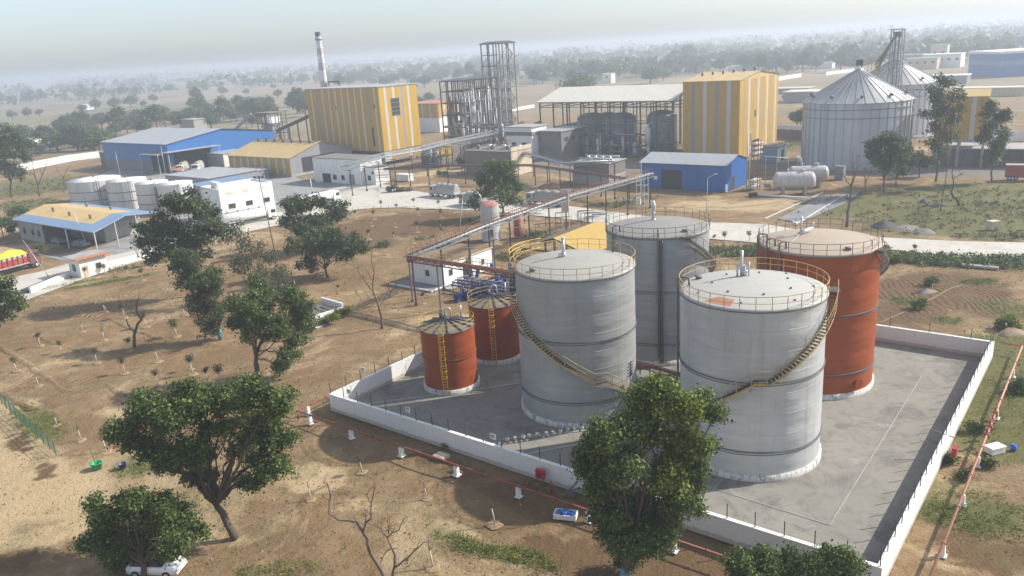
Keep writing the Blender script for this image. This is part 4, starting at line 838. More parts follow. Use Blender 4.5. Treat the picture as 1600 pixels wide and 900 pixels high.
for a, b_ in ((.99, .02), (.66, .02), (.36, .02), (.99, .33), (.99, .66), (.99, .98)): p = Vector(LP(a, b_, 0)); q.bar(p, p+Vector((0, 0, zz(b_)-.2)), .22)
q.build('roof_post', M['pale_steel'], t)
q = MB()
def lwall(a0, b0, a1, b1, z1): A_, B_ = Vector(LP(a0, b0, 0)), Vector(LP(a1, b1, 0)); q.bar(A_+Vector((0, 0, z1/2)), B_+Vector((0, 0, z1/2)), .2, z1)
lwall(.02, .05, .34, .05, 4.5); lwall(.02, .05, .02, .95, 4.5); lwall(.34, .05, .34, .4, 4.5); lwall(.34, .4, .8, .4, 4.6); lwall(.8, .4, .8, .62, 4.6); lwall(.8, .62, .82, .95, 4.6); lwall(.02, .95, .82, .95, 4.5)
q.build('inner_wall', M['concrete'], t)
for a in (.10, .21, .29): p = Vector(LP(a, .045, 1.6)); q = MB(); q.box(p.x-.5, p.x+.5, p.y-.16, p.y-.08, 1.6, 3); q.build('window', M['glass'], t)
for a, b_ in ((.25, .35), (.5, .3), (.75, .3), (.35, .75), (.65, .75)): p = Vector(LP(a, b_, 0)); q = MB(); q.cyl((p.x, p.y), .28, zz(b_)-.05, zz(b_)+.6, 8); q.sph((p.x, p.y, zz(b_)+.65), .38, 8); q.build('roof_vent', M['greyrail'], t)
for i, (a, b_) in enumerate(((.45, .12), (.7, .14))):
    p = Matrix.Translation(t.location) @ Matrix.Rotation(rzl, 4, 'Z') @ Vector(LP(a, b_, 0)); q = MB(); q.box(-2.2, 2.2, -.85, .85, .35, 1.0); q.box(-1.3, 1.2, -.75, .75, 1.0, 1.5); [q.tube([(x, y, .33), (x, y+.2, .33)], .33, 10) for x in (-1.4, 1.4) for y in (-.9, .7)]
    tag(q.build('parked_car', M['greycl'] if i else M['steel'], None, p, rzl+.15*i), ('grey car parked in the shade, left bay under the blue rimmed roof', 'dusty car parked in the shade, right bay under the blue rimmed roof')[i], 'car')
# ---- four white round tanks
for i, (pc, wpx, ytop, lab) in enumerate((((146, 0), 78, 275, 'leftmost and widest of the four round white tanks'), ((196, 0), 60, 279, 'second from the left of the four round white tanks'), ((236, 0), 50, 283, 'third from the left of the four round white tanks'), ((272, 0), 54, 284, 'rightmost of the four round white tanks'))):
    z = 8.0; c = G(pc[0], ytop-1+(4 if i == 0 else 1), z); dist = sqrt(c.x**2+c.y**2); R = wpx/2*c.y/FPX/1.03; t = thing('round_tank', (c.x, c.y, GZ), lab, 'tank', 0, 'round white tanks')
    q = MB(); q.lathe([(R, 0), (R, z)], 40); q.build('shell', M['tankwhite'], t); q = MB(); q.lathe([(R+.06, z-.05), (R+.06, z+.05), (R*.3, z+.5), (.01, z+.55)], 40); q.build('roof', M['white'], t); q = MB(); q.lathe([(R+.01, z*.62), (R+.1, z*.62), (R+.1, z*.64), (R+.01, z*.64)], 40, sm=False); q.lathe([(R+.01, z*.3), (R+.1, z*.3), (R+.1, z*.32), (R+.01, z*.32)], 40, sm=False); q.build('ring', M['greyrail'], t); q = MB(); q.cyl((0, 0), .25, z+.4, z+1.1, 8); q.build('vent', M['rust'], t)
    q = MB(); A = radians(-60); q.bar(arcp(R+.2, A, 0), arcp(R+.2, A, z+.8), .1); q.bar(arcp(R+.2, A+.08, 0), arcp(R+.2, A+.08, z+.8), .1); q.build('ladder', M['greyrail'], t)
def canopy(name, px, py, W_, D_2, H_, mt, lab, tilt=.5, solid=None):
    C = G(px, py); t = bthing(name, (C.x, C.y), lab, 'canopy'); q = MB(); q.poly([(-W_, 0, H_), (0, 0, H_), (0, D_2, H_+tilt), (-W_, D_2, H_+tilt)]); q.poly([(-W_, D_2, H_+tilt-.1), (0, D_2, H_+tilt-.1), (0, 0, H_-.1), (-W_, 0, H_-.1)]); q.poly([(-W_, 0, H_-.1), (0, 0, H_-.1), (0, 0, H_), (-W_, 0, H_)]); q.poly([(0, 0, H_-.1), (0, D_2, H_+tilt-.1), (0, D_2, H_+tilt), (0, 0, H_)]); q.build('roof', M[mt], t)
    q = MB(); [q.bar((x, y, 0), (x, y, H_-.1+tilt*y/D_2), .2) for x in (-W_+.3, -W_/2, -.3) for y in (.3, D_2-.3)]; q.build('post', M['steel'], t)
    if solid: q = MB(); q.box(-W_+.6, -.6, .6, D_2-.6, 0, solid); q.tube([(-W_+1, 1, solid+.6), (-1, 1, solid+.6)], .5, 8); q.tube([(-W_+1, 3, solid+.6), (-1, 3, solid+.6)], .5, 8); q.build('machinery', M['steel'], t)
    return t
canopy('orange_canopy', 135, 317, 9, 8, 5.2, 'orangeroof', 'faded orange canopy over machinery left of the white round tanks', .6, 2.2)
canopy('orange_canopy', 280, 284, 5, 4, 4.0, 'orangeroof', 'small orange canopy behind the rightmost white round tank', .3, 1.5)
for (px, py, W_, D_2, H_, lab) in ((165, 320, 14, 5, 2.4, 'low white wall block in front of the leftmost round tank'), (205, 318, 9, 5, 3.0, 'low white room before the second round tank'), (262, 312, 13, 4, 3.2, 'low white bay under the right pair of round tanks')):
    C = G(px, py); t = bthing('low_white_room', (C.x, C.y), lab, 'building'); wall_box(t, W_, D_2, 0, H_, M['white']); q = MB(); q.box(-W_-.2, .2, -.2, D_2+.2, H_, H_+.15); q.build('roof', M['greyroof'], t); window(t, -W_*.35, 1, 1, .9)
# ---- gate hut and weighbridge
C = G(128, 434); t = bthing('gate_hut', (C.x, C.y), 'small white hut with faded reddish flat roof beside the weighbridge', 'hut', SITE)
H_ = 3.6
wall_box(t, 4.6, 5.2, 0, H_, M['whitewash']); q = MB(); q.box(-5.4, .8, -.8, 6, H_, H_+.16); q.build('roof', M['concrete'], t); q = MB(); q.box(-.9, .82, -.82, 6.02, H_-.02, H_+.18); q.build('roof_edge', M['orangeroof'], t)
opening(t, .35, 1.5, 0, 2.2, 'right', 'door', M['cream']); window(t, 3.6, 1.2, .9, .9, 'right'); window(t, -2.4, 1.1, 1.1, 1.2)
for i, (a, b_, lab) in enumerate((((48, 458), (106, 434), 'low white weighbridge wall left of the gate hut'), ((158, 420), (238, 400), 'low white weighbridge wall right of the gate hut'))):
    A_, B_ = G(*a), G(*b_); q = MB(); q.bar(A_+Vector((0, 0, .55)), B_+Vector((0, 0, .55)), .4, 1.1); tag(q.build('weighbridge_wall', M['white'], None), lab, 'wall')
    q = MB(); n_ = (B_-A_).normalized().cross(Vector((0, 0, 1)))*-1.3; q.bar(A_+n_+Vector((0, 0, .5)), B_+n_+Vector((0, 0, .5)), 1.7, .25); q.v = [tuple(x) for x in q.v]; tag(q.build('weighbridge', M['darksteel'], None), ('dark steel deck behind the weighbridge wall left of the hut', 'dark steel deck behind the weighbridge wall right of the hut')[i], 'weighbridge')
# ---- blue shed in the middle
C = G(1134, 300); t = bthing('blue_shed', (C.x, C.y), 'deep blue shed with pale roof behind the grey back tank', 'shed')
W_, D_2 = 24.0, 13.6; H_ = 6.6
gable_x(t, W_, D_2, 0, H_, 8.4, M['dblue'], M['greyroof'], .35); opening(t, -17.8, -12, 0, 5.0); q = MB(); q.box(-20, -19, -.06, -.03, 2.2, 3.2); q.build('notice', M['white'], t)
q = MB(); q.box(-.1, .32, -.25, .1, 0, 1.9); q.build('corner_pier', M['white'], t); opening(t, 3, 5.5, 0, 3.2, 'right')
# ---- small grey blue hut
C = G(1213, 254); t = bthing('grey_hut', (C.x, C.y), 'small grey blue flat roofed hut between the yellow building and the silo', 'hut'); wall_box(t, 5, 9, 0, 4.6, clad('greyblue_cladding', (.22, .32, .37))); q = MB(); q.box(-5.4, .4, -.4, 9.4, 4.6, 4.75); q.build('roof', M['dark_concrete'], t); opening(t, 4, 6, 0, 3.2, 'right', 'door')
# ---- right yellow block on concrete frame
C = G(1534, 262); t = bthing('yellow_grain_block', (C.x, C.y), 'yellow cladded block raised on a concrete frame right of the silos', 'building', SITE+.12)
z0, z1 = 7.5, 18.5
striped(t, 12, 9, z0, z1, [(.3, Yl), (.26, Yl), (.18, Yl), (.1, Wh), (.24, Yl)], [(1, Yl)]); gable_x(t, 12-.04, 9, z1-.02, z1, 20.0, M['yellow'], M['yellowroof'], .3, 'gable')
q = MB(); [q.bar((x, y, 0), (x, y, z0), .6) for x in (-11.7, -6, -.3) for y in (.3, 8.7)]; q.bar((-12, .3, z0-.4), (0, .3, z0-.4), .5, .8); q.bar((-12, 8.7, z0-.4), (0, 8.7, z0-.4), .5, .8); q.build('frame', M['concrete'], t); q = MB(); q.box(-11, -2, 3, 8, 0, 4.5); q.build('ground_room', M['dark_concrete'], t)
C = G(1600, 262); t = bthing('covered_bay', (C.x, C.y), 'dark open bay with flat concrete roof at the right edge beside the raised yellow block', 'shed', SITE+.12)
q = MB(); q.box(-18, 8, 0, 12, 4.6, 4.85); q.build('roof', M['concrete'], t); q = MB(); [q.bar((x, .3, 0), (x, .3, 4.6), .4) for x in (-17.5, -11, -5, 0, 7)]; q.box(-18, 8, 10, 10.3, 0, 4.6); q.build('frame', M['dark_concrete'], t)
# ---- small white shed by the pipe rack
C = G(694, 448); t = bthing('white_pump_house', (C.x, C.y), 'small white building with flat brown roof under the pipe rack', 'building')
wall_box(t, 7.4, 13, 0, 3.7, M['whitewash']); q = MB(); q.box(-7.5, .1, -.1, 13.1, 3.7, 3.82); q.build('roof', M['soil'], t); q = MB(); q.box(-7.6, .2, -.2, -.1, 3.72, 3.9); q.box(.1, .22, -.2, 13.2, 3.72, 3.9); q.build('parapet', M['cream'], t)
window(t, -3.6, 1.5, .7, .9); window(t, 1.9, 1.6, .7, .9, 'right'); opening(t, 5.0, 6.3, 0, 3.0, 'right', 'door'); q = MB(); q.box(0, .6, 6.7, 7.0, 0, 3.6); q.build('pier', M['whitewash'], t); window(t, 10.4, 1.4, .6, .8, 'right')
q = MB(); q.box(-9.6, -6.9+7, -3.2, -.3, .0, .06); q.build('apron', M['ramp'], t); q = MB(); q.box(-9.6, .3, -3.4, -3.2, 0, .3); q.box(.1, .3, -3.2, -.3, 0, .3); q.build('apron_kerb', M['white'], t)
q = MB(); q.box(.6, 2.4, -1.2, 4.6, 0, .14); q.build('step_slab', M['concrete'], t)
for i, (px, py, tl) in enumerate(((745, 432, .25), (769, 425, 0), (797, 424, 0), (779, 446, 0), (788, 447, 0), (803, 447, 0))):
    p = G(px, py); q = MB(); q.lathe([(.29, 0), (.30, .3), (.28, .33), (.30, .36), (.30, .62), (.28, .65), (.30, .68), (.29, 1.1), (.27, 1.12)], 14, 0, (0, 0), True, True, True); q.v = [(x*1.15, y*1.15, z*1.5) for x, y, z in q.v]; q.lathe([(.05, 1.68), (.05, 1.74), (.01, 1.74)], 8, 0, (.18, 0))
    o = q.build('blue_drum', M['drum'], None, p); o.rotation_euler[1] = tl; tag(o, ('blue drum leaning by the door of the small white building', 'blue drum standing right of the small white building', 'blue drum next to the left edge of the grey tank rail', 'leftmost drum of the trio behind the blue pumps', 'middle drum of the trio behind the blue pumps', 'rightmost drum of the trio behind the blue pumps, touching the tank edge')[i], 'drum')
# ---- open gable shed, yellow roof
P1, P2 = G(865, 398, 0), G(943, 392, 0)
t = bthing('open_yellow_shed', (P2.x, P2.y), 'open shed with bright yellow gabled roof behind the left grey tank', 'shed')
zr2, ze = 7.4, 5.2
ra_, rb_ = G(864, 369, zr2), G(943, 345, zr2)
q = MB(); inv = (Matrix.Translation(t.location) @ Matrix.Rotation(SITE, 4, 'Z')).inverted()
# ridge runs away from the camera along local y; slopes fall to both sides
o_ = inv @ G(864, 369, zr2); x0_ = o_.x; y0_ = o_.y; L = 14; hw = 7
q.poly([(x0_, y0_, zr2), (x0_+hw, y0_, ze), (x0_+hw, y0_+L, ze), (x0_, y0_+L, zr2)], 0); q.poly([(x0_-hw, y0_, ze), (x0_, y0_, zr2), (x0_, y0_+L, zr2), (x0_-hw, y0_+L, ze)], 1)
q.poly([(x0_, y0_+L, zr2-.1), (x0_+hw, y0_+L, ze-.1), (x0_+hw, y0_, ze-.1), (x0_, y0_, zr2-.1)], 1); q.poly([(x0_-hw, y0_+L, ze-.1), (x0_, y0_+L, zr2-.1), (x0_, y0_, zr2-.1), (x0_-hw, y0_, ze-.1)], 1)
q.build('roof', [M['yellowroof2'], M['shadedroof']], t); q = MB()  # left slope and undersides get the copy with shade in its colour
for x in (x0_-hw+.3, x0_, x0_+hw-.3):
    for y in (y0_+.3, y0_+L/2, y0_+L-.3): q.bar((x, y, 0), (x, y, (ze if x != x0_ else zr2)-.15), .28)
for y in (y0_+.3, y0_+L-.3): q.bar((x0_-hw, y, ze-.35), (x0_+hw, y, ze-.35), .2, .3); q.bar((x0_-hw, y, ze-.25), (x0_, y, zr2-.25), .2); q.bar((x0_+hw, y, ze-.25), (x0_, y, zr2-.25), .2)
q.build('frame', M['darksteel'], t); q = MB(); q.box(x0_-5, x0_+5, y0_+3, y0_+10, 0, 1.4); q.tube([(x0_-3, y0_+2, 1.8), (x0_+4, y0_+2, 1.8)], .4, 8); q.build('machinery', M['yellowrail'], t)
# ---- brick utility rooms
C = G(800, 276); t = bthing('cooling_block', (C.x, C.y), 'brown walled utility block with sunlit cream end behind the middle tree', 'building')
wall_box(t, 18.7, 10.7, 0, 7.4, M['brick']); q = MB(); q.box(.01, .12, .1, 10.6, 0, 8.8); q.build('end_wall', M['cream'], t); q = MB(); q.box(-18.9, .2, -.2, 10.9, 7.4, 7.6); q.build('roof', M['brick'], t)
for k in range(6): q = MB(); q.cyl((-16.5+3*k, 4.5+(k % 2)*2), .7, 7.6, 8.8, 10); q.bar((-17+3*k, 2, 8), (-15+3*k, 8, 8.6), .3); q.build('roof_plant', M['galv'] if k % 2 else M['greyrail'], t)
C = G(952, 290); t = bthing('brown_plant_room', (C.x, C.y), 'brown flat roofed plant room left of the deep blue shed', 'building'); wall_box(t, 11.5, 9, 2.6, 6.0, M['brick']); q = MB(); q.box(-11.5, 0, 0, 9, 0, 2.6); q.build('lower_wall', M['concrete'], t); q = MB(); q.box(-11.8, .3, -.3, 9.3, 6, 6.2); q.build('roof', M['concrete'], t); q = MB(); q.tube([(-11, 2, 6.9), (0, 2, 6.9)], .25, 8); q.tube([(-11, 6, 7.2), (0, 6, 7.2)], .25, 8); [q.cyl((-9+2.3*k, 4), .5, 6.2, 7.4, 8) for k in range(4)]; q.build('roof_plant', M['galv'], t)
C = G(652, 262); t = bthing('yellow_annex', (C.x+6, C.y+4), 'low brown and yellow annex right of the left yellow block', 'building'); wall_box(t, 6, 22, 0, 6.5, M['brick']); q = MB(); q.box(-6.2, .2, -.2, 22.2, 6.5, 6.7); q.build('roof', M['orangeroof'], t); q = MB(); q.box(.02, .1, 0, 9, 1.5, 6.4); q.build('cladding', M['yellow'], t)
C = G(688, 207); t = bthing('striped_store', (C.x, C.y), 'yellow striped store with white base behind the left yellow block', 'building'); z1 = 14
striped(t, 26, 24, 7, z1, [(1, Yl), (.3, Wh)]*5, [(1, Yl), (.35, Wh)]*4+[(1, Yl)]); wall_box(t, 25.9, 23.9, 0, 7, M['white']); q = MB(); q.box(-26.3, .3, -.3, 24.3, z1, z1+.2); q.build('roof', M['orangeroof'], t); window(t, 8, 2, 2, 1.6, 'right'); window(t, 16, 2, 2, 1.6, 'right')
# ------------------------------------------------------------------ steel structures
def frame(q, x0, x1, y0, y1, zs, nx, ny, w=.28, bw=.2, brace=True):
    xs = [x0+(x1-x0)*i/nx for i in range(nx+1)]; ys = [y0+(y1-y0)*i/ny for i in range(ny+1)]
    for x in xs:
        for y in ys:
            if x in (xs[0], xs[-1]) or y in (ys[0], ys[-1]): q.bar((x, y, 0), (x, y, zs[-1]), w)
    for z in zs:
        for y in ys: q.bar((x0, y, z), (x1, y, z), bw, bw*1.3)
        for x in xs: q.bar((x, y0, z), (x, y1, z), bw, bw*1.3)
    if brace:
        for i in range(0, len(zs)-1, 2):
            q.bar((xs[0], y0, zs[i]), (xs[1], y0, zs[i+1]), .12); q.bar((x1, ys[0], zs[i]), (x1, ys[1], zs[i+1]), .12); q.bar((x1, ys[-1], zs[i]), (x1, ys[-2], zs[i+1]), .12)
def decks(q, x0, x1, y0, y1, zs, th=.08):
    for z in zs: q.box(x0, x1, y0, y1, z, z+th)
def shallow_vault(q, x0, x1, y0, y1, z, rise, over=.6, n=8):
    "roof sheet bowed along y"
    for k in range(n):
        a, b_ = k/n, (k+1)/n; ya, yb = y0-over+(y1-y0+2*over)*a, y0-over+(y1-y0+2*over)*b_; za, zb = z+rise*sin(pi*a), z+rise*sin(pi*b_)
        q.poly([(x0-over, ya, za), (x1+over, ya, za), (x1+over, yb, zb), (x0-over, yb, zb)]); q.poly([(x0-over, yb, zb-.12), (x1+over, yb, zb-.12), (x1+over, ya, za-.12), (x0-over, ya, za-.12)])
    q.poly([(x1+over, y0-over+(y1-y0+2*over)*k/n, z+rise*sin(pi*k/n)) for k in range(n+1)][::-1]); 
# low part with columns, long side running away
C = Y(738, 222, 318); t = bthing('distillation_structure', (C.x-2, 318), 'lower steel frame full of upright columns right of the left yellow block', 'steel structure')
q = MB(); zs = [5, 9.5, 14, 18.5, 23, 27]; frame(q, -12, 0, 0, 21, zs, 3, 6, .36, .26); [q.bar((x, 21*k/6, 0), (x, 21*k/6, 27), .22) for x in (-8, -4) for k in range(1, 6)]; q.build('frame', M['darksteel'], t)
q = MB(); shallow_vault(q, -12, 0, 0, 21, 27.2, .5); q.build('roof', M['darksteel'], t)
q = MB(); decks(q, -12, -1, 1, 20, [5.1, 9.6, 14.1, 18.6], .08); q.build('deck', M['darksteel'], t)
q = MB()
for z in (5, 9.5, 14, 18.5):
    for h_ in (.6, 1.15): q.bar((.1, 0, z+h_), (.1, 21, z+h_), .07); q.bar((-12, -.1, z+h_), (0, -.1, z+h_), .07)
q.build('railing', M['greyrail'], t)
for i, (y, r_, h_) in enumerate(((3.2, .75, 21), (6.3, .5, 18), (8.4, .8, 23.5), (11, .5, 20), (13.2, .85, 22.5), (16.2, .6, 24), (18.8, .8, 22))):
    q = MB(); x = -2.1 if i % 2 else -3.6
    q.lathe([(r_, 1.5), (r_, h_*.6), (r_*.82, h_*.62), (r_*.82, h_), (.01, h_+.7)], 14, 0, (x, y)); 
    for k in range(4): z = h_*(.2+.2*k); q.lathe([(r_*.9, z), (r_*1.15, z), (r_*1.15, z+.2), (r_*.9, z+.2)], 14, 0, (x, y), False)
    q.tube([(x, y, h_+.5), (x, y, h_+1.2), (x+.9, y+.5, h_+1.2), (x+1, y+.5, 4)], .2, 6); q.build('column', M['insul'] if i % 3 else M['galv'], t)
for k in range(12): q = MB(); y = 1+1.65*k; z0 = random.choice((5.2, 14.2)); q.tube([(.35, y, 1), (.35, y, z0+random.uniform(4, 10))], .13, 6); q.build('standpipe', M['pale_steel'], t)
q = MB(); random.seed(5)
for k in range(60): y = random.uniform(0, 14); z = random.choice((5.6, 6.6, 10, 11, 14.7, 19)); x = random.uniform(-11, -.5); q.tube([(x, y, z), (x, y+random.uniform(3, 7), z)], random.uniform(.08, .22), 5)
for k in range(16): y = random.uniform(1, 20); z = random.choice((5.2, 9.7, 14.2)); q.cyl((random.uniform(-11, -5), y), .8, z, z+2.6, 10)
for k in range(14): x = random.uniform(-11.5, -4); y = random.uniform(1, 20); q.cyl((x, y), random.uniform(.3, .6), 1, random.uniform(12, 23), 10)
q.build('piping', M['galv'], t)
# tall part
C = Y(784, 215, 340); t = bthing('distillation_tower', (C.x, 340), 'tall open steel tower with roof standing above the lower frame', 'steel structure')
Ht = G(779, 66, 0); lo_, hi_ = 20, 60
for _ in range(40):
    m_ = (lo_+hi_)/2
    if PX((C.x, 340, m_))[1] > 68: lo_ = m_
    else: hi_ = m_
TZ = lo_-GZ
q = MB(); zs = [TZ*k/9 for k in range(1, 10)]; frame(q, -8, 0, 0, 12, zs, 2, 3, .36, .24); [q.bar((-.1, 4*(k % 3), zs[k]), (-.1, 4*(k % 3)+4, zs[k+1]), .14) for k in range(8)]; q.build('frame', M['ringsteel'], t)
q = MB(); shallow_vault(q, -8, 0, 0, 12, TZ+.1, .9, .8); q.build('roof', M['darksteel'], t)
q = MB(); decks(q, -8, 0, 0, 12, zs[:5], .08); q.build('deck', M['darksteel'], t)
q = MB()
for z in zs[:-1]:
    for h_ in (.6, 1.15): q.bar((.1, 0, z+h_), (.1, 12, z+h_), .05); q.bar((-8, -.1, z+h_), (0, -.1, z+h_), .05)
q.build('railing', M['greyrail'], t)
for i, (x, y, r_, h_) in enumerate(((-2.2, 2.4, .95, 30.5), (-2.0, 5.2, .6, 24), (-5.5, 2, .6, 26), (-2.2, 8.6, .6, 22))):
    q = MB(); q.lathe([(r_, 1), (r_, h_*.72), (r_*.75, h_*.75), (r_*.75, h_), (.01, h_+.8)], 14, 0, (x, y)); [q.lathe([(r_*.9, h_*(.15+.17*k)), (r_*1.15, h_*(.15+.17*k)), (r_*1.15, h_*(.15+.17*k)+.25), (r_*.9, h_*(.15+.17*k)+.25)], 14, 0, (x, y), False) for k in range(4)]; q.tube([(x, y, h_), (x, y, h_+3), (x+.8, y+.3, h_+3), (x+1, y+.3, 6)], .22, 6); q.build('column', M['insul'], t)
q = MB()
for k in range(8): z = zs[k]; q.bar((-.6, 6.5+(k % 2)*5, z), (-.6, 11.5-(k % 2)*5, z+TZ/9), .5, .12)
q.build('stair', M['steel'], t)
# ---- big open shed with vessels
C = Vector((56.8, 270, 0)); t = bthing('open_process_shed', (C.x, C.y), 'huge open shed with cream roof over grey vessels, left of the right yellow building', 'shed')
W_, D_2, ze, zr2 = 54, 30, 18.4, 22.5
q = MB(); th = .2
for a, b_, za, zb in ((-.8, D_2/2, ze-.2, zr2), (D_2/2, D_2+.8, zr2, ze-.2)): q.poly([(-W_-.8, a, za), (.8, a, za), (.8, b_, zb), (-W_-.8, b_, zb)]); q.poly([(-W_-.8, b_, zb-th), (.8, b_, zb-th), (.8, a, za-th), (-W_-.8, a, za-th)])
q.poly([(-W_-.8, -.8, ze-.2-th), (.8, -.8, ze-.2-th), (.8, -.8, ze-.2), (-W_-.8, -.8, ze-.2)]); q.build('roof', M['whiteroof'], t)
q = MB(); nb = 9
for k in range(nb+1):
    x = -W_+W_*k/nb; q.bar((x, 0, 0), (x, 0, ze-.4), .4, .4); q.bar((x, D_2, 0), (x, D_2, ze-.4), .4, .4); q.bar((x, D_2/2, 0), (x, D_2/2, zr2-.5), .35) if k in (0, nb) else None
    q.bar((x, 0, ze-1.9), (x, D_2, ze-1.9), .26); q.bar((x, 0, ze-.45), (x, D_2/2, zr2-.3), .2); q.bar((x, D_2, ze-.45), (x, D_2/2, zr2-.3), .2)
    for j in range(6): y = D_2*j/6; q.bar((x, y, ze-1.9), (x, y+D_2/12, ze-.5+(zr2-ze)*min(1, 2*(j+.5)/6 if j < 3 else 2*(6-j-.5)/6)), .1)
for z in (ze-.6, ze-2.6, ze-5): q.bar((-W_, D_2, z), (0, D_2, z), .3)
for k in range(1, 19): q.bar((-W_+W_*k/19, D_2-.4, 0), (-W_+W_*k/19, D_2-.4, ze-.5), .28)
for k in range(5): q.bar((-W_+W_*(2*k+.5)/nb, D_2/2, 0), (-W_+W_*(2*k+.5)/nb, D_2/2, zr2-.6), .32)
for z in (ze-.6, ze-2.2): q.bar((-W_, 0, z), (0, 0, z), .22)
for k in range(nb):
    x = -W_+W_*k/nb
    if k in (0, 3, 6, 8): q.bar((x, D_2, ze-5), (x+W_/nb, D_2, ze-.6), .12); q.bar((x+W_/nb, D_2, ze-5), (x, D_2, ze-.6), .12)
q.build('frame', M['darksteel'], t)
for i, (x, y, r_, h_) in enumerate(((-37, 9, 5.6, 11.5), (-24.5, 9, 5.4, 11.5), (-10.5, 13, 5.2, 12), (-38, 22, 4.6, 10.5))):
    q = MB(); q.lathe([(r_, .3), (r_, h_), (r_*.97, h_+.1)], 40, 0, (x, y)); o = q.build('vessel', M['fermenter'], t)
    q = MB(); q.lathe([(r_+.05, h_), (r_*.8, h_+1.1), (r_*.4, h_+1.8), (.01, h_+2.0)], 32, 0, (x, y)); q.build('dome', M['steel'], o)
q = MB(); q.box(-50, -39.5, 3, 20, 0, 9); q.build('control_room', M['dark_concrete'], t)
q = MB(); random.seed(8)
for k in range(30):
    x = random.uniform(-40, -2); z = random.choice((1.2, 4.2, 7.5, 11.2)); q.tube([(x, 2.2+random.random(), z), (x+random.uniform(3, 10), 2.2, z)], random.uniform(.1, .25), 5)
for k in range(26): x = random.uniform(-40, -1); q.tube([(x, 1.8, 0), (x, 1.8, random.uniform(4, 13))], .14, 5)
for z in (4.2, 8.0, 12.4):
    for h_ in (.5, 1.1): q.bar((-38, .8, z+h_), (-1, .8, z+h_), .08)
    for k in range(24): q.bar((-38+37*k/23, .8, z), (-38+37*k/23, .8, z+1.1), .07)
for z in (4.2, 10.5): q.box(-38, -1, .8, 2.6, z-.15, z)
q.build('piping', M['steel'], t)
q = MB(); q.cyl((-8.5, -1.5), 1.0, 3, 9, 14); q.sph((-8.5, -1.5, 9), 1, 12, 0, .5); q.cyl((-8.5, -1.5), .5, 9, 10.6, 10); q.cyl((-8.0, -2.2), .6, .5, 3, 10); q.build('white_hopper', M['tankwhite'], t)
# ---- white lab building and grey upper storey at its left
C = G(833, 250); t = bthing('white_lab_building', (C.x, C.y), 'two storey white building with dark band at the left end of the big open shed', 'building'); wall_box(t, 11, 9, 0, 11.2, M['whitewash']); q = MB(); q.box(-11.3, .3, -.3, 9.3, 8.4, 9.6); q.build('band', M['dark_concrete'], t); q = MB(); q.box(-11.4, .5, -.5, 9.5, 11.2, 11.45); q.build('roof', M['concrete'], t); window(t, -8, 4.8, 1.6, 1.1); window(t, -3.4, 4.8, 2, 1.1); window(t, -8, 1.4, 1.5, 1.1)
C = G(868, 252); C = Vector((C.x, C.y, 0))+v*4; t = bthing('grey_hall', (C.x, C.y), 'long grey hall behind the white building with dark band', 'building'); wall_box(t, 9, 16, 0, 9.5, M['dark_concrete']); [window(t, 3+4.5*k, 6, 1.8, 1.4, 'right') for k in range(3)]; q = MB(); q.box(-9.4, .4, -.4, 16.4, 9.5, 9.8); q.build('roof', M['greyroof'], t)
# low dense plant between the towers and the lab building
def clutter(px, py, W_, D_, zs, nx, ny, lab, seed, nt, vess):
    C = G(px, py); t = bthing('process_structure', (C.x, C.y), lab, 'steel structure'); g = random.Random(seed); q = MB(); frame(q, -W_, 0, 0, D_, zs, nx, ny, .3, .2); q.build('frame', M['darksteel'], t)
    q = MB(); decks(q, -W_, 0, .5, D_, zs[:-1], .08); q.build('deck', M['darksteel'], t)
    for mt, k0 in (('galv', 0), ('steel', 1), ('rust', 2)):
        q = MB()
        for k in range(nt):
            z = g.choice([0.6]+zs)+g.uniform(.2, 1.2); x = g.uniform(-W_, -2); y = g.uniform(-.6, D_*.6)
            if k % 3 == 0: q.tube([(x, y, 0), (x, y, g.uniform(2, zs[-1]+1.5))], g.uniform(.08, .2), 6)
            else: q.tube([(x, y, z), (min(0, x+g.uniform(2, 8)), y, z)], g.uniform(.07, .2), 6)
        q.build('pipes', M[mt], t)
    for k in range(vess): q = MB(); r_ = g.uniform(.5, 1.1); x = -W_+W_*(k+.5)/vess; h_ = g.uniform(3, zs[-1]+1); q.lathe([(r_, .4), (r_, h_), (.01, h_+.6)], 14, 0, (x, g.uniform(.8, D_*.5))); q.build('vessel', M['insul' if k % 2 else 'fermenter'], t)
clutter(786, 246, 28, 9, [3.6, 7.2, 10.5], 7, 2, 'dense low steelwork at the foot of the tall open steel tower', 41, 26, 7)
clutter(1000, 246, 24, 5, [3.5, 7], 6, 1, 'two storey steelwork before the vessels of the huge open shed', 42, 22, 5)
clutter(690, 262, 9, 6, [3.5, 6.5], 3, 1, 'small dark steelwork left of the brown utility block', 43, 10, 3)
clutter(640, 250, 7, 4, [3, 5.5], 2, 1, 'small steelwork with pipes under the right side of the left yellow block', 44, 8, 2)
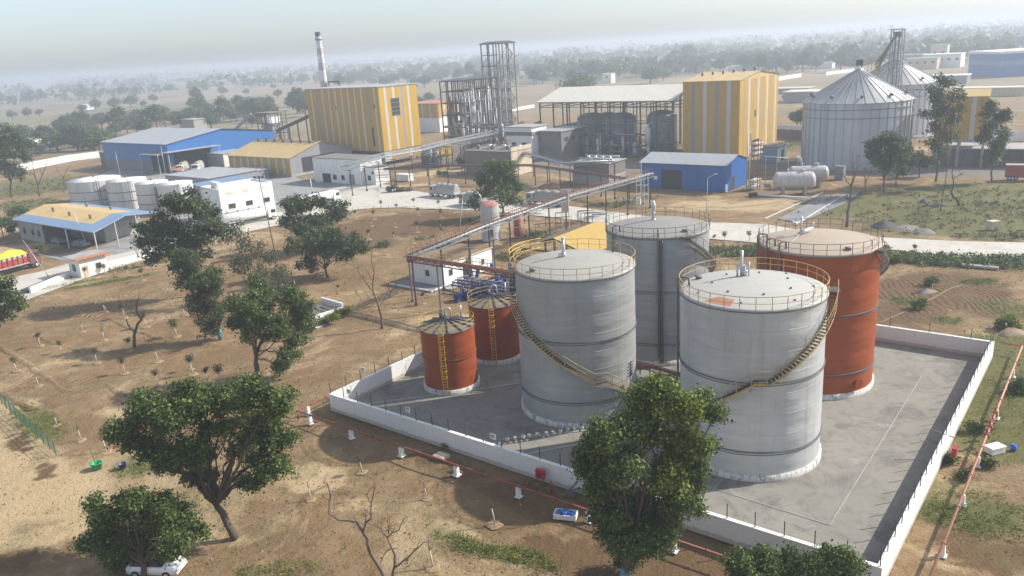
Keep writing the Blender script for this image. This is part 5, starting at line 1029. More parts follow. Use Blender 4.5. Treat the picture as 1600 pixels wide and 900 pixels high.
# ------------------------------------------------------------------ silos
def silo(cx, cy, R, H, lab):
    t = thing('grain_silo', (cx, cy, GZ), lab, 'silo'); Ha = H+R*.55
    q = MB(); q.lathe([(R, 1.0), (R, H)], 72); q.build('shell', M['silo'], t)
    q = MB(); q.lathe([(R+.25, 0), (R+.25, 1.0), (R-.2, 1.0)], 72); q.build('base', M['concrete'], t)
    q = MB(); q.lathe([(R+.35, H-.1), (1.0, Ha), (1.0, Ha+.5), (.01, Ha+.6)], 72); q.build('cone_roof', M['silo_roof'], t)
    q = MB(); n = 40
    for k in range(n): a = 2*pi*k/n; q.bar((cos(a)*(R+.08), sin(a)*(R+.08), 1), (cos(a)*(R+.08), sin(a)*(R+.08), H), .16)
    q.build('stiffener', M['galv'], t)
    q = MB()
    for k in range(36): a = 2*pi*(k+.5)/36; q.bar((cos(a)*(R+.3), sin(a)*(R+.3), H-.02), (cos(a)*1.1, sin(a)*1.1, Ha+.06), .12, .16)
    q.build('roof_rib', M['galv'], t)
    for z in (H-1.9, H-4.2): q = MB(); q.lathe([(R+.1, z), (R+.26, z), (R+.26, z+.16), (R+.1, z+.16)], 72, sm=False); q.build('wind_ring', M['steel'], t)
    for k in range(10):
        a = 2*pi*k/10-1.9; r_ = R*.86; z = Ha-(Ha-H)*(r_/R); q = MB(); q.tube([(cos(a)*r_, sin(a)*r_, z-.2), (cos(a)*r_, sin(a)*r_, z+.7), (cos(a)*(r_+.9), sin(a)*(r_+.9), z+.5)], .32, 8); q.build('roof_cowl', M['greyrail'], t)
    for a in (-1.15, -2.6): q = MB(); q.bar((cos(a)*(R+.4), sin(a)*(R+.4), 1), (cos(a)*(R+.4), sin(a)*(R+.4), H+.6), .12); q.bar((cos(a+.05)*(R+.4), sin(a+.05)*(R+.4), 1), (cos(a+.05)*(R+.4), sin(a+.05)*(R+.4), H+.6), .12); q.build('ladder', M['pale_steel'], t)
    return t, Ha
M['silo_roof'] = plain('silo_roof_sheet', (.47, .46, .43), .45, .3, var=.15, dirt=(.38, .33, .28, 1))
S1, HA = silo(100.77, 230.04, 14.32, 18.1, 'nearest of the two ribbed grain silos, fully seen, with a cone roof'); S2, _ = silo(Y(1392, 200, 289).x, 289, 14.32, 18.1, 'ribbed grain silo half hidden behind the nearest one')
q = MB(); q.box(-1.1, 1.1, -1.1, 1.1, 0, 3.5); q.box(-.4, .4, -1.2, -1.05, 2, 2.8, 0); tag(q.build('silo_aeration_box', M['steel'], None, (G(1312, 280).x, G(1312, 280).y, GZ), SITE), 'grey control box at the foot of the nearest silo', 'box')
# elevator tower between them
bx, by = 121.5, 252; px0 = PX((bx, by, 20))[0]; 
t = thing('bucket_elevator', (bx, by, GZ), 'dark lattice elevator tower rising between the two silos', 'tower', SITE)
lo_, hi_ = 20, 70
for _ in range(40):
    m_ = (lo_+hi_)/2
    if PX((bx, by, m_))[1] > 43: lo_ = m_
    else: hi_ = m_
EZ = lo_-GZ; q = MB()
for x in (-1.6, 1.6):
    for y in (-1.6, 1.6): q.bar((x, y, 0), (x, y, EZ-.6), .22)
n = 16
for k in range(n+1):
    z = (EZ-.6)*k/n
    for x in (-1.6, 1.6): q.bar((x, -1.6, z), (x, 1.6, z), .12)
    for y in (-1.6, 1.6): q.bar((-1.6, y, z), (1.6, y, z), .12)
    if k < n:
        z2 = (EZ-.6)*(k+1)/n; s_ = 1 if k % 2 else -1
        for y in (-1.6, 1.6): q.bar((-1.6*s_, y, z), (1.6*s_, y, z2), .1)
        for x in (-1.6, 1.6): q.bar((x, -1.6*s_, z), (x, 1.6*s_, z2), .1)
q.build('lattice', M['steel'], t)
q = MB(); q.box(-.75, -.3, -.25, .25, 0, EZ-2.2); q.box(.3, .75, -.25, .25, 0, EZ-2.2); q.cyl((0, 0), 1.1, EZ-2.6, EZ-1.2, 14); q.build('elevator_leg', M['steel'], t)
q = MB(); q.box(-1.9, 2.2, -2.1, 2.1, EZ-.5, EZ-.3); q.build('head_roof', M['galv'], t)
q = MB(); zt = HA+2.0
for k in range(3): q.tube([(-1.0, -.6+.5*k, EZ-3), (-5.2, -2.5+1.0*k, EZ-10.5-k)], .28, 6)
q.build('spout', M['steel'], t)
# catwalk conveyor from silo crown to tower
a = Vector((100.77, 230.04, HA+1.6+GZ)); b_ = Vector((Y(1392, 200, 289).x, 289, HA+1.6+GZ)); t = thing('silo_conveyor', a, 'covered conveyor bridge joining the silo tops to the lattice tower', 'conveyor'); q = MB(); d = b_-a
q.bar((0, 0, 0), d, 1.0, .35); n_ = d.normalized().cross(Vector((0, 0, 1)))
for s_ in (-.9, .9):
    q.bar(n_*s_+Vector((0, 0, .9)), d+n_*s_+Vector((0, 0, .9)), .08); q.bar(n_*s_+Vector((0, 0, -.5)), d+n_*s_+Vector((0, 0, -.5)), .12)
    for k in range(31): q.bar(n_*s_+d*(k/30)-Vector((0, 0, .5)), n_*s_+d*(k/30)+Vector((0, 0, .9)), .06)
q.build('bridge', M['ringsteel'], t); q = MB(); q.cbox((0, 0, -.3), 1.3, 1.3, 1.6); q.bar((-.5, 0, -1.6), (-.5, 0, 0), .15); q.bar((.5, 0, -1.6), (.5, 0, 0), .15); q.build('drive_head', M['darksteel'], t)
q = MB()
m_ = d*.33
q2 = [(m_+Vector((x, y, -20)), m_+Vector((x*.9, y*.9, -.5))) for x in (-1.2, 1.2) for y in (-1.2, 1.2)]
for s_, e_ in q2: q.bar(s_+Vector((0, 0, 6)), e_, .15)
for k in range(7): z = -14+2*k; q.bar(m_+Vector((-1.2, -1.2, z)), m_+Vector((1.2, -1.2, z+2)), .1); q.bar(m_+Vector((1.2, -1.2, z)), m_+Vector((1.2, 1.2, z+2)), .1)
q.build('support_lattice', M['tanrail'], t)
# ------------------------------------------------------------------ pipe racks
def rack(name, lab, path, z, width, posts, pipes, matp, rail=None, deckmat=None, depth=.9, cat='pipe rack'):
    o = Vector((path[0].x, path[0].y, GZ)); t = thing(name, o, lab, cat); P = [Vector((p.x, p.y, 0))-Vector((o.x, o.y, 0)) for p in path]
    q = MB(); tr = MB()
    for a, b_ in zip(P[:-1], P[1:]):
        d = (b_-a); L = d.length; dd = d.normalized(); n_ = Vector((-dd.y, dd.x, 0))
        for s_ in (-width/2, width/2):
            for zz_ in (0, -depth): tr.bar(a+n_*s_+Vector((0, 0, z+zz_)), b_+n_*s_+Vector((0, 0, z+zz_)), .14)
            m_ = max(2, int(L/1.6))
            for k in range(m_): tr.bar(a+dd*(L*k/m_)+n_*s_+Vector((0, 0, z-(depth if k % 2 else 0))), a+dd*(L*(k+1)/m_)+n_*s_+Vector((0, 0, z-(0 if k % 2 else depth))), .07)
            if rail:
                for h_ in (.55, 1.1): q.bar(a+n_*s_+Vector((0, 0, z+h_)), b_+n_*s_+Vector((0, 0, z+h_)), .055)
                m_ = max(2, int(L/1.3))
                for k in range(m_+1): q.bar(a+dd*(L*k/m_)+n_*s_+Vector((0, 0, z)), a+dd*(L*k/m_)+n_*s_+Vector((0, 0, z+1.1)), .05)
        m_ = max(2, int(L/2))
        for k in range(m_+1): tr.bar(a+dd*(L*k/m_)-n_*width/2+Vector((0, 0, z-.1)), a+dd*(L*k/m_)+n_*width/2+Vector((0, 0, z-.1)), .1)
    tr.build('truss', M[matp], t)
    if rail: q.build('railing', M[rail], t)
    for i, (off, r_, dz, mt) in enumerate(pipes):
        q = MB(); pts = []
        for j, p in enumerate(P):
            d = (P[min(j+1, len(P)-1)]-P[max(j-1, 0)]).normalized(); n_ = Vector((-d.y, d.x, 0)); pts.append(p+n_*off+Vector((0, 0, z+dz)))
        q.tube(pts, r_, 7); q.build('pipe', M[mt], t)
    for p, mt in posts:
        p = Vector((p.x, p.y, 0))-Vector((o.x, o.y, 0)); q = MB(); q.bar(p, p+Vector((0, 0, z-depth)), .26); q.cbox((p.x, p.y, 0), .5, .5, .35); q.bar(p+Vector((-.8, 0, z-depth)), p+Vector((.8, 0, z-depth)), .18); q.build('post', M[mt], t)
    return t
def on_path(path, fr):
    L = [(b_-a).length for a, b_ in zip(path[:-1], path[1:])]; s_ = fr*sum(L)
    for l, a, b_ in zip(L, path[:-1], path[1:]):
        if s_ <= l: return a.lerp(b_, s_/l)
        s_ -= l
    return path[-1]
zr_ = 7.4
K = G(640, 402, zr_)
pa = [K, K+(G(815, 428, zr_)-K)]
ra1 = rack('red_pipe_bridge', 'red brown pipe bridge running from the rack corner to the left grey tank', pa, zr_-GZ, 1.5, [(G(689, 487), 'steel'), (on_path(pa, .02), 'rust'), (G(739, 455), 'steel'), (G(775, 440), 'steel')], [(-.45, .12, .1, 'rust'), (-.1, .15, .12, 'rust'), (.3, .12, .1, 'rust')], 'rust', 'tanrail', depth=.45)
pb = [K, G(760, 352, zr_+.2), G(885, 306, zr_+.4), G(1018, 266, zr_+1)]
rack('long_pipe_rack', 'long pipe rack on tall posts crossing the road toward the deep blue shed', pb, zr_+.3-GZ, 1.35, [(on_path(pb, f_), 'darksteel') for f_ in (.10, .2, .28, .36, .44, .53, .61, .70, .78, .88, .99)]+[(G(645, 470), 'steel')], [(-.55, .08, .1, 'pale_steel'), (0, .07, .08, 'rust'), (.5, .07, .1, 'steel')], 'steel', 'rust', depth=.7)
pc = [G(540, 262, 8.0), G(600, 244, 8.5), G(655, 232, 9), G(700, 218, 9.5), G(740, 208, 10), G(790, 197, 10)]
rack('plant_pipe_rack', 'grey pipe rack rising from the white workshop toward the steel tower', pc, 8.6, 3.0, [(on_path(pc, f_), 'darksteel') for f_ in (.02, .1, .18, .26, .34, .42, .5, .58, .66, .74, .82, .9, .98)], [(-1.1, .16, .2, 'galv'), (-.3, .12, .15, 'steel'), (.4, .1, .15, 'rust'), (1.1, .14, .2, 'galv'), (.3, .12, 1.0, 'steel')], 'steel', 'galv', depth=1.3)
pd = [G(600, 268, 4.5), G(700, 262, 4.5), G(830, 262, 4.5), G(925, 275, 4.5), G(990, 286, 4.5)]
rack('low_pipe_rack', 'thin low pipe rack on dark posts behind the two covered lorries', pd, 5.6, 1.6, [(on_path(pd, .02+.96*k/15), 'darksteel') for k in range(16)], [(-.5, .1, .1, 'rust'), (0, .1, .1, 'rust'), (.4, .1, .1, 'darksteel')], 'darksteel', None, depth=.3)
pe = [G(770, 222, 7), G(880, 250, 7), G(960, 246, 7)]
rack('shed_pipe_rack', 'pipe rack in front of the big open shed', pe, 6.4, 2.0, [(on_path(pe, k/6), 'darksteel') for k in range(7)], [(-.7, .18, .15, 'galv'), (-.2, .15, .15, 'pale_steel'), (.3, .2, .2, 'steel'), (.8, .12, .1, 'galv')], 'steel', 'greyrail', depth=.6)
# white drum and panel on the long rack
p = on_path(pb, .62); t = thing('rack_drum', (p.x, p.y, GZ), 'stained white upright panel on the long pipe rack', 'panel', SITE); q = MB(); q.box(-.9, .9, -1.1, -.95, 4.8, 9.6); q.bar((-.85, -1, 0), (-.85, -1, 4.8), .12); q.bar((.85, -1, 0), (.85, -1, 4.8), .12); q.build('panel', M['insul'], t)
# stair frame at the far end of the rack
p = G(1004, 322); t = thing('access_frame', p, 'thin grey access frame with a white box at the far end of the long rack', 'frame', SITE); q = MB()
for x, y in ((-1, -1), (1, -1), (-1, 1), (1, 1)): q.bar((x, y, 0), (x, y, 7.5), .12)
for z in (3, 5, 7.4): [q.bar((x, -1, z), (x, 1, z), .08) for x in (-1, 1)]; [q.bar((-1, y, z), (1, y, z), .08) for y in (-1, 1)]
q.build('frame', M['pale_steel'], t); q = MB(); q.box(-1, .2, -1.4, -1.1, .6, 2.3); q.build('box', M['white'], t)
# ---- tank and vessels behind the rack
p = G(768, 378); t = thing('process_tank', (p.x, p.y+1.9, GZ), 'pale grey tank with faded red top behind the long rack', 'tank'); h_ = 7.4
q = MB(); q.lathe([(1.95, 0), (1.95, h_)], 32, 0); q.build('shell', M['shell_grey2'], t); q = MB(); q.lathe([(2.0, h_), (1.2, h_+.6), (.01, h_+.8)], 32); q.build('roof', plain('faded_red_roof', (.52, .2, .15), .7), t)
q = MB(); q.tube([arcp(2, 2*pi*k/20, h_+1.0) for k in range(20)], .04, 4, closed=True); q.tube([arcp(2, 2*pi*k/20, h_+.5) for k in range(20)], .03, 4, closed=True); [q.bar(arcp(2, 2*pi*k/10, h_), arcp(2, 2*pi*k/10, h_+1), .05) for k in range(10)]; q.tube([(-1.6, 0, h_), (-1.6, 0, h_+1.8), (-2.1, 0, h_+2.5), (-2.6, 0, h_+2.2)], .14, 6); q.build('railing', M['pale_steel'], t); q = MB(); q.box(-.15, .45, -2.1, -1.9, 1.2, 2.6); q.build('gauge', M['greyrail'], t)
p = G(811, 371); t = thing('red_vessel', (p.x, p.y, GZ), 'dark red upright vessel beside the pale grey tank', 'vessel'); q = MB(); q.lathe([(1.0, .3), (1.0, 4.6), (.01, 4.9)], 20, 0); q.build('shell', M['redpipe'], t); q = MB(); q.lathe([(1.02, 2.3), (1.06, 2.3), (1.06, 2.45), (1.02, 2.45)], 20, sm=False); q.build('band', M['insul'], t)
# blue grey fence of pipes between tank and road
q = MB(); A_, B_ = G(845, 345), G(940, 372)
t = thing('pipe_skids', G(850, 360), 'low tangle of rusty racks and pipes between the pale grey tank and the road', 'pipework'); random.seed(21); q = MB(); r2 = MB()
for k in range(16):
    x = random.uniform(-6, 12); y = random.uniform(-2, 10); h_ = random.uniform(1.2, 3.2); (q if k % 2 else r2).bar((x, y, 0), (x, y, h_), .12); (r2 if k % 2 else q).tube([(x, y, h_), (x+random.uniform(2, 5), y+random.uniform(-1, 1), h_)], .09, 5); q.bar((x, y, h_*.5), (x, y+3, h_*.5), .09)
q.build('frame', M['steel'], t); r2.build('pipes', M['rust'], t)
# ---- blue pumps by the small tanks
for i in range(7):
    p0_, p1_ = G(722, 468), G(812, 450); p = p0_.lerp(p1_, i/6); t = thing('pump_set', (p.x, p.y, GZ), ['first', 'second', 'third', 'fourth', 'fifth', 'sixth', 'seventh'][i]+' blue pump from the left in the row behind the small tanks', 'pump', SITE+pi/2, 'row of blue pumps')
    q = MB(); q.box(-1.6, 1.3, -.45, .45, 0, .35); q.build('base', M['pumpblue'], t); q = MB(); q.tube([(-1.5, 0, .85), (-.2, 0, .85)], .42, 12); q.tube([(-1.6, 0, .85), (-1.5, 0, .85)], .3, 12); [q.box(-1.4+.18*k, -1.35+.18*k, -.46, .46, .45, 1.25) for k in range(6)]; q.build('motor', M['pumpblue'], t)
    q = MB(); q.tube([(.1, 0, .8), (.7, 0, .8)], .48, 12); q.tube([(.4, 0, .9), (.4, 0, 2.2)], .16, 8); q.tube([(.7, 0, .8), (1.5, 0, .8)], .16, 8); q.build('casing', M['pumpblue'], t)
    q = MB(); q.tube([(.4, 0, 2.2), (.4, 0, 2.5), (.4, -1.6, 2.5)], .14, 8); q.cyl((.4, 0), .3, 1.5, 1.7, 8); q.tube([(1.5, 0, .8), (3.8, 0, .8)], .14, 8); q.build('pipe', M['pumpblue'], t)
q = MB(); p = G(760, 462)
t = thing('pump_manifold', p, 'blue and silver header pipes over the blue pumps', 'pipework', SITE)
for k in range(5): q.tube([(-6.5, -1+.55*k, 1.2+.3*(k % 3)), (7.5, -1+.55*k, 1.2+.3*(k % 3))], .13, 7)
for k in range(9): q.bar((-6+1.6*k, -1.2, 0), (-6+1.6*k, -1.2, 2.0), .1); q.bar((-6+1.6*k, -1.2, 1.9), (-6+1.6*k, 1.6, 1.9), .1)
q.build('headers', M['pumpblue'], t); q = MB(); [q.tube([(-5+1.4*k, -1, 1.2), (-5+1.4*k, -1, 2.6), (-4.4+1.4*k, .8, 2.6), (-4.4+1.4*k, .8, 1.0)], .09, 6) for k in range(9)]; q.build('risers', M['steel'], t)
# ---- manifold stack right of the deep blue shed
p = G(1178, 296); t = thing('gas_manifold', p, 'pale stacked pipes and valves at the right end of the deep blue shed', 'pipework', SITE+pi/2); q = MB(); r2 = MB()
for k in range(3):
    for z, dx in ((1.0, -1), (2.3, -.2), (9.0, 0), (10.2, .2), (11.4, .5)): q.tube([(-1.5+dx, -.6+.6*k, z), (3.0+dx, -.6+.6*k, z)], .24, 8)
for z in (2, 3.5, 8.4, 9.6, 10.8, 12): r2.bar((0, -.9, z), (0, .9, z), .12); r2.bar((1.6, -.9, z), (1.6, .9, z), .12); [r2.cyl((-1.2+.8*k, 0), .22, z, z+.5, 6) for k in range(5)]
for x in (0, 1.6):
    for y in (-.9, .9): r2.bar((x, y, 0), (x, y, 12.2), .14)
q.tube([(-1, 1.6, 0), (-1, 1.6, 14.2), (1.2, 1.6, 14.2), (1.2, 1.6, 12)], .12, 6); q.tube([(-2.2, .4, .5), (-2.2, .4, 11)], .1, 6); q.build('header_pipe', M['bullet'], t); r2.build('valve_frame', M['rust'], t)
# pipe bridge to the vessels
A_, B_ = Vector((p.x, p.y, 8.3)), Vector((G(1230, 292).x, G(1230, 292).y, 6.9)); q = MB(); q.tube([A_, B_, (B_.x, B_.y, 4)], .1, 6); [q.bar(A_.lerp(B_, f_)*1, Vector((A_.lerp(B_, f_).x, A_.lerp(B_, f_).y, GZ)), .12) for f_ in (.33, .66)]; tag(q.build('connecting_pipe', M['bullet']), 'thin pipe on posts linking the stacked pipes to the two lying vessels', 'pipe')
# ---- two lying vessels
def vessel(px, py, L, R, zc, lab, zang):
    p = G(px, py); t = thing('pressure_vessel', (p.x, p.y, GZ), lab, 'vessel', zang, 'two lying pale vessels')
    q = MB(); n = 10; prof = [(R*cos(pi/2-pi/2*k/n)*1.0, -L/2-R*.55*sin(pi/2-pi/2*k/n)) for k in range(n+1)]; prof[0] = (.01, prof[0][1]); full = prof+[(r_, -z) for r_, z in prof[::-1]]
    q.lathe(full, 32); q.v = [(z, x, y+zc) for x, y, z in q.v]; q.f = [tuple(reversed(f)) for f in q.f]; q.uv = [None]*len(q.f); q.build('shell', M['bullet'], t)
    for x in (-L*.33, L*.33): q = MB(); q.box(x-.35, x+.35, -R*.85, R*.85, 0, zc-R*.5); q.build('saddle', M['concrete'], t)
    q = MB(); [q.lathe([(R+.01, -.06+x), (R+.05, -.06+x), (R+.05, .06+x), (R+.01, .06+x)], 32, sm=False) for x in (-L*.1, L*.28)]; q.v = [(z, x, y+zc) for x, y, z in q.v]; q.uv = [None]*len(q.f); q.build('band', M['pale_steel'], t)
    q = MB(); q.cyl((L*.25, 0), .35, zc+R-.1, zc+R+.5, 12); q.cyl((L*.25, 0), .6, zc+R+.5, zc+R+.62, 12); q.cyl((-L*.2, 0), .15, zc+R-.1, zc+R+.8, 8); q.build('nozzle', M['pale_steel'], t)
    return t
vessel(1240, 303, 7.6, 2.05, 3.3, 'nearer of the two pale lying vessels', SITE+.42); vessel(1262, 292, 7.6, 1.9, 3.4, 'farther of the two pale lying vessels', SITE+.42)
p = G(1247, 285); q = MB(); q.box(-3.2, 3.2, -.5, .5, 5.9, 6.1); [q.tube([(-3.2, -.4+.4*k, 6.4), (3.2, -.4+.4*k, 6.4)], .15, 6) for k in range(3)]; [q.bar((x, 0, 0), (x, 0, 5.9), .14) for x in (-3, 3)]; tag(q.build('vessel_gantry', M['bullet'], None, p, SITE+.42+pi/2), 'pale pipe gantry above the farther lying vessel', 'gantry')
A_, B_ = G(1180, 305), G(1266, 312); q = MB(); q.bar(A_+Vector((0, 0, .25)), B_+Vector((0, 0, .25)), .35, .5); tag(q.build('low_retaining_wall', M['whitewash']), 'low white kerb wall before the lying vessels', 'wall')
q = MB(); q.cyl((0, 0), .7, 0, .8, 12); q.cyl((.9, .3), .6, 0, .7, 12); tag(q.build('dark_barrels', M['black'], None, G(1174, 306)), 'dark low machine at the foot of the deep blue shed', 'machine')
# ---- conveyor at the back left, with frame
A_, B_ = Y(432, 205, 345), Y(486, 180, 345); t = thing('coal_conveyor', (A_.x, A_.y, GZ), 'dark inclined conveyor entering the left yellow block from the left', 'conveyor'); q = MB(); o = Vector((A_.x, A_.y, GZ)); a, b_ = A_-o, B_-o
q.bar(a, b_, 1.6, 1.4); [q.bar((a.lerp(b_, f_).x, a.lerp(b_, f_).y+s_, 0), a.lerp(b_, f_)+Vector((0, s_, 0)), .25) for f_ in (.1, .35, .6, .85) for s_ in (-.6, .6)]; q.build('gallery', M['darksteel'], t)
C = Y(425, 200, 395); t = bthing('crusher_house', (C.x, 395), 'open steel screening house behind the blue warehouse', 'steel structure'); q = MB(); hz_ = 15; frame(q, -11, 0, 0, 9, [5, 10, hz_], 3, 2, .35, .25); q.build('frame', M['darksteel'], t); q = MB(); q.box(-11.6, .6, -.6, 9.6, hz_, hz_+.3); q.build('roof', M['brick'], t); q = MB(); q.box(-4, -1, .1, 6, 10.2, 14.5); q.build('white_cabin', M['white'], t); q = MB(); q.box(-8, -5, 1, 7, 3, 10); q.build('hopper', M['steel'], t)
A_, B_ = Y(365, 205, 395), Y(392, 178, 395); q = MB(); q.bar(A_, B_, 1.5, 1.2); q.bar(A_.lerp(B_, .7), Vector((A_.lerp(B_, .7).x, 395, GZ)), .3); tag(q.build('inclined_conveyor', M['steel']), 'grey inclined conveyor rising to the screening house', 'conveyor')
# ------------------------------------------------------------------ boundary walls
def bwall(pts, h_, mat, lab, w=.3, name='boundary_wall', posts=None):
    q = MB(); P = [G(*p) for p in pts]
    for a, b_ in zip(P[:-1], P[1:]): q.bar(a+Vector((0, 0, h_/2)), b_+Vector((0, 0, h_/2)), w, h_)
    if posts:
        for a, b_ in zip(P[:-1], P[1:]):
            n = int((b_-a).length/posts)
            for k in range(n): p = a.lerp(b_, (k+.5)/max(n, 1)); q.bar(p, p+Vector((0, 0, h_+.25)), w*1.6, w*1.6)
    tag(q.build(name, mat), lab, 'wall')
bwall([(20, 271), (60, 262), (110, 252), (156, 246)], 3.0, M['whitewash'], 'long white boundary wall at far left behind the field')
bwall([(1180, 215), (1216, 216), (1256, 219)], 3.4, M['brick'], 'brown panelled boundary wall left of the nearest silo', posts=8)
bwall([(1545, 222), (1600, 220), (1660, 219)], 3.4, M['whitewash'], 'pale boundary wall with posts at the far right edge', posts=8)
bwall([(1180, 215-11), (1256, 207)], 2.6, M['whitewash'], 'thin white wall behind the brown panelled one'); bwall([(48, 232), (70, 227)], 4, M['whitewash'], 'short white wall glimpsed among the left dark trees')
bwall([(120, 236), (158, 231)], 2, M['cream'], 'pale low wall left of the blue warehouse corner')
bwall([(655, 183), (690, 181)], 3, M['whitewash'], 'white wall end right of the left yellow block'); bwall([(800, 174), (835, 168)], 2, M['white'], 'white wall just left of the cream roof')
bwall([(1216, 126), (1252, 120)], 3, M['white'], 'distant thin white wall right of the right yellow building')
bwall([(1290, 118), (1335, 112)], 3, M['white'], 'distant thin white wall left of the silo crown')
# ------------------------------------------------------------------ far buildings
def fb(px, py, W_, D_2, H_, wm, rm, lab, rz=SITE, name='distant_building', win=0):
    C = G(px, py); t = bthing(name, (C.x, C.y), lab, 'building', rz); wall_box(t, W_, D_2, 0, H_, wm); q = MB(); q.box(-W_-.5, .5, -.5, D_2+.5, H_, H_+.4); q.build('roof', rm, t)
    for k in range(win): window(t, -W_*(k+.5)/win, H_*.55, 2.2, 1.8)
    return t
C = G(1560, 121); t = bthing('far_blue_building', (C.x, C.y), 'blue building with pale band and white roof at the far right', 'building', -.05); q = MB(); q.box(0, 90, 0, 40, 0, 7.5); q.box(0, 90, .1, 40, 10.5, 15); q.build('cladding', M['bluecl'], t); q = MB(); q.box(.1, 89.9, .05, 39.9, 7.5, 10.5); q.build('pale_band', M['blueroof'], t); q = MB(); q.box(-1, 91, -1, 41, 15, 16.6); q.build('roof', M['white'], t)
fb(1500, 105, 30, 20, 11, M['whitewash'], M['white'], 'white flat block left of the far blue building', win=5)
fb(1463, 108, 24, 16, 9, M['cream'], M['concrete'], 'pale two storey house beside the white flat block', win=4)
fb(1440, 105, 22, 16, 11, M['concrete'], M['concrete'], 'grey concrete house far behind the second silo', win=3)
fb(1478, 99, 14, 12, 17, M['cream'], M['concrete'], 'narrow yellowish tower house among the far white houses', win=2)
fb(1510, 131, 40, 14, 5, M['greycl'], M['white'], 'long low shed with white roof before the far houses', win=0)
fb(1272, 160, 17, 16, 5.5, M['greycl'], M['whiteroof'], 'grey shed between the right yellow building and the silo')
fb(1262, 146, 26, 14, 3, M['concrete'], M['cream'], 'flat pale slab building behind the grey shed')
fb(955, 130, 10, 8, 9, M['white'], M['white'], 'small white gate house above the cream roof', win=1)
fb(1000, 107, 12, 8, 7, M['white'], M['white'], 'tiny white house in the haze above the cream roof')
fb(985, 113, 14, 8, 5, M['white'], M['white'], 'lower tiny white house in the haze above the cream roof')
fb(1090, 104, 18, 9, 5, M['white'], M['white'], 'faint white house among trees behind the right yellow building')
fb(1180, 112, 30, 9, 6, M['whitewash'], M['white'], 'faint long white shed beyond the right yellow building')
fb(1300, 107, 22, 10, 6, M['white'], M['white'], 'faint white shed left of the silo crown')
fb(1600, 150, 60, 10, 4, M['cream'], M['whiteroof'], 'low pale buildings at right edge under the far blue building')
fb(135, 172, 12, 9, 6, M['white'], M['white'], 'small white hut in far fields above the left tree belt')
fb(305, 205, 14, 9, 7, M['concrete'], M['greyroof'], 'grey shed roof peeking behind the blue warehouse')
# ------------------------------------------------------------------ lorries
def wheel(t, x, y, r=.52):
    q = MB(); q.tube([(x, y-.15, r), (x, y+.15, r)], r, 18); w = q.build('wheel', M['black'], t); q = MB(); s_ = 1 if y > 0 else -1; q.tube([(x, y+s_*.15, r), (x, y+s_*.18, r)], r*.55, 12); q.build('rim', M['pale_steel'], w)
def cab(t, x, mat, h_=3.0, L=2.1):
    q = MB(); prof = [(x, .75), (x+L, .75), (x+L+.05, 1.7), (x+L-.15, h_), (x, h_)]
    q.poly([(a, -1.2, z) for a, z in prof]); q.poly([(a, 1.2, z) for a, z in prof[::-1]])
    for (a, z), (b_, z2) in zip(prof, prof[1:]+prof[:1]): q.poly([(a, -1.2, z), (a, 1.2, z), (b_, 1.2, z2), (b_, -1.2, z2)][::-1])
    c = q.build('cab', mat, t); q = MB(); q.poly([(x+L+.062, -1.05, 1.8), (x+L+.062, 1.05, 1.8), (x+L-.10, 1.0, h_-.25), (x+L-.10, -1.0, h_-.25)]); [q.poly([(x+.7, s_*1.21, 1.8), (x+L-.15, s_*1.21, 1.8), (x+L-.25, s_*1.21, h_-.35), (x+.7, s_*1.21, h_-.35)][::s_]) for s_ in (-1, 1)]; q.build('cab_window', M['glass'], c)
    q = MB(); q.box(x+L-.1, x+L+.2, -1.2, 1.2, .45, .85); q.build('bumper', M['steel'], t)
    for s_ in (-.85, .85): q = MB(); q.box(x+L+.03, x+L+.12, s_-.16, s_+.16, .95, 1.2); q.build('headlight', M['insul'], t)
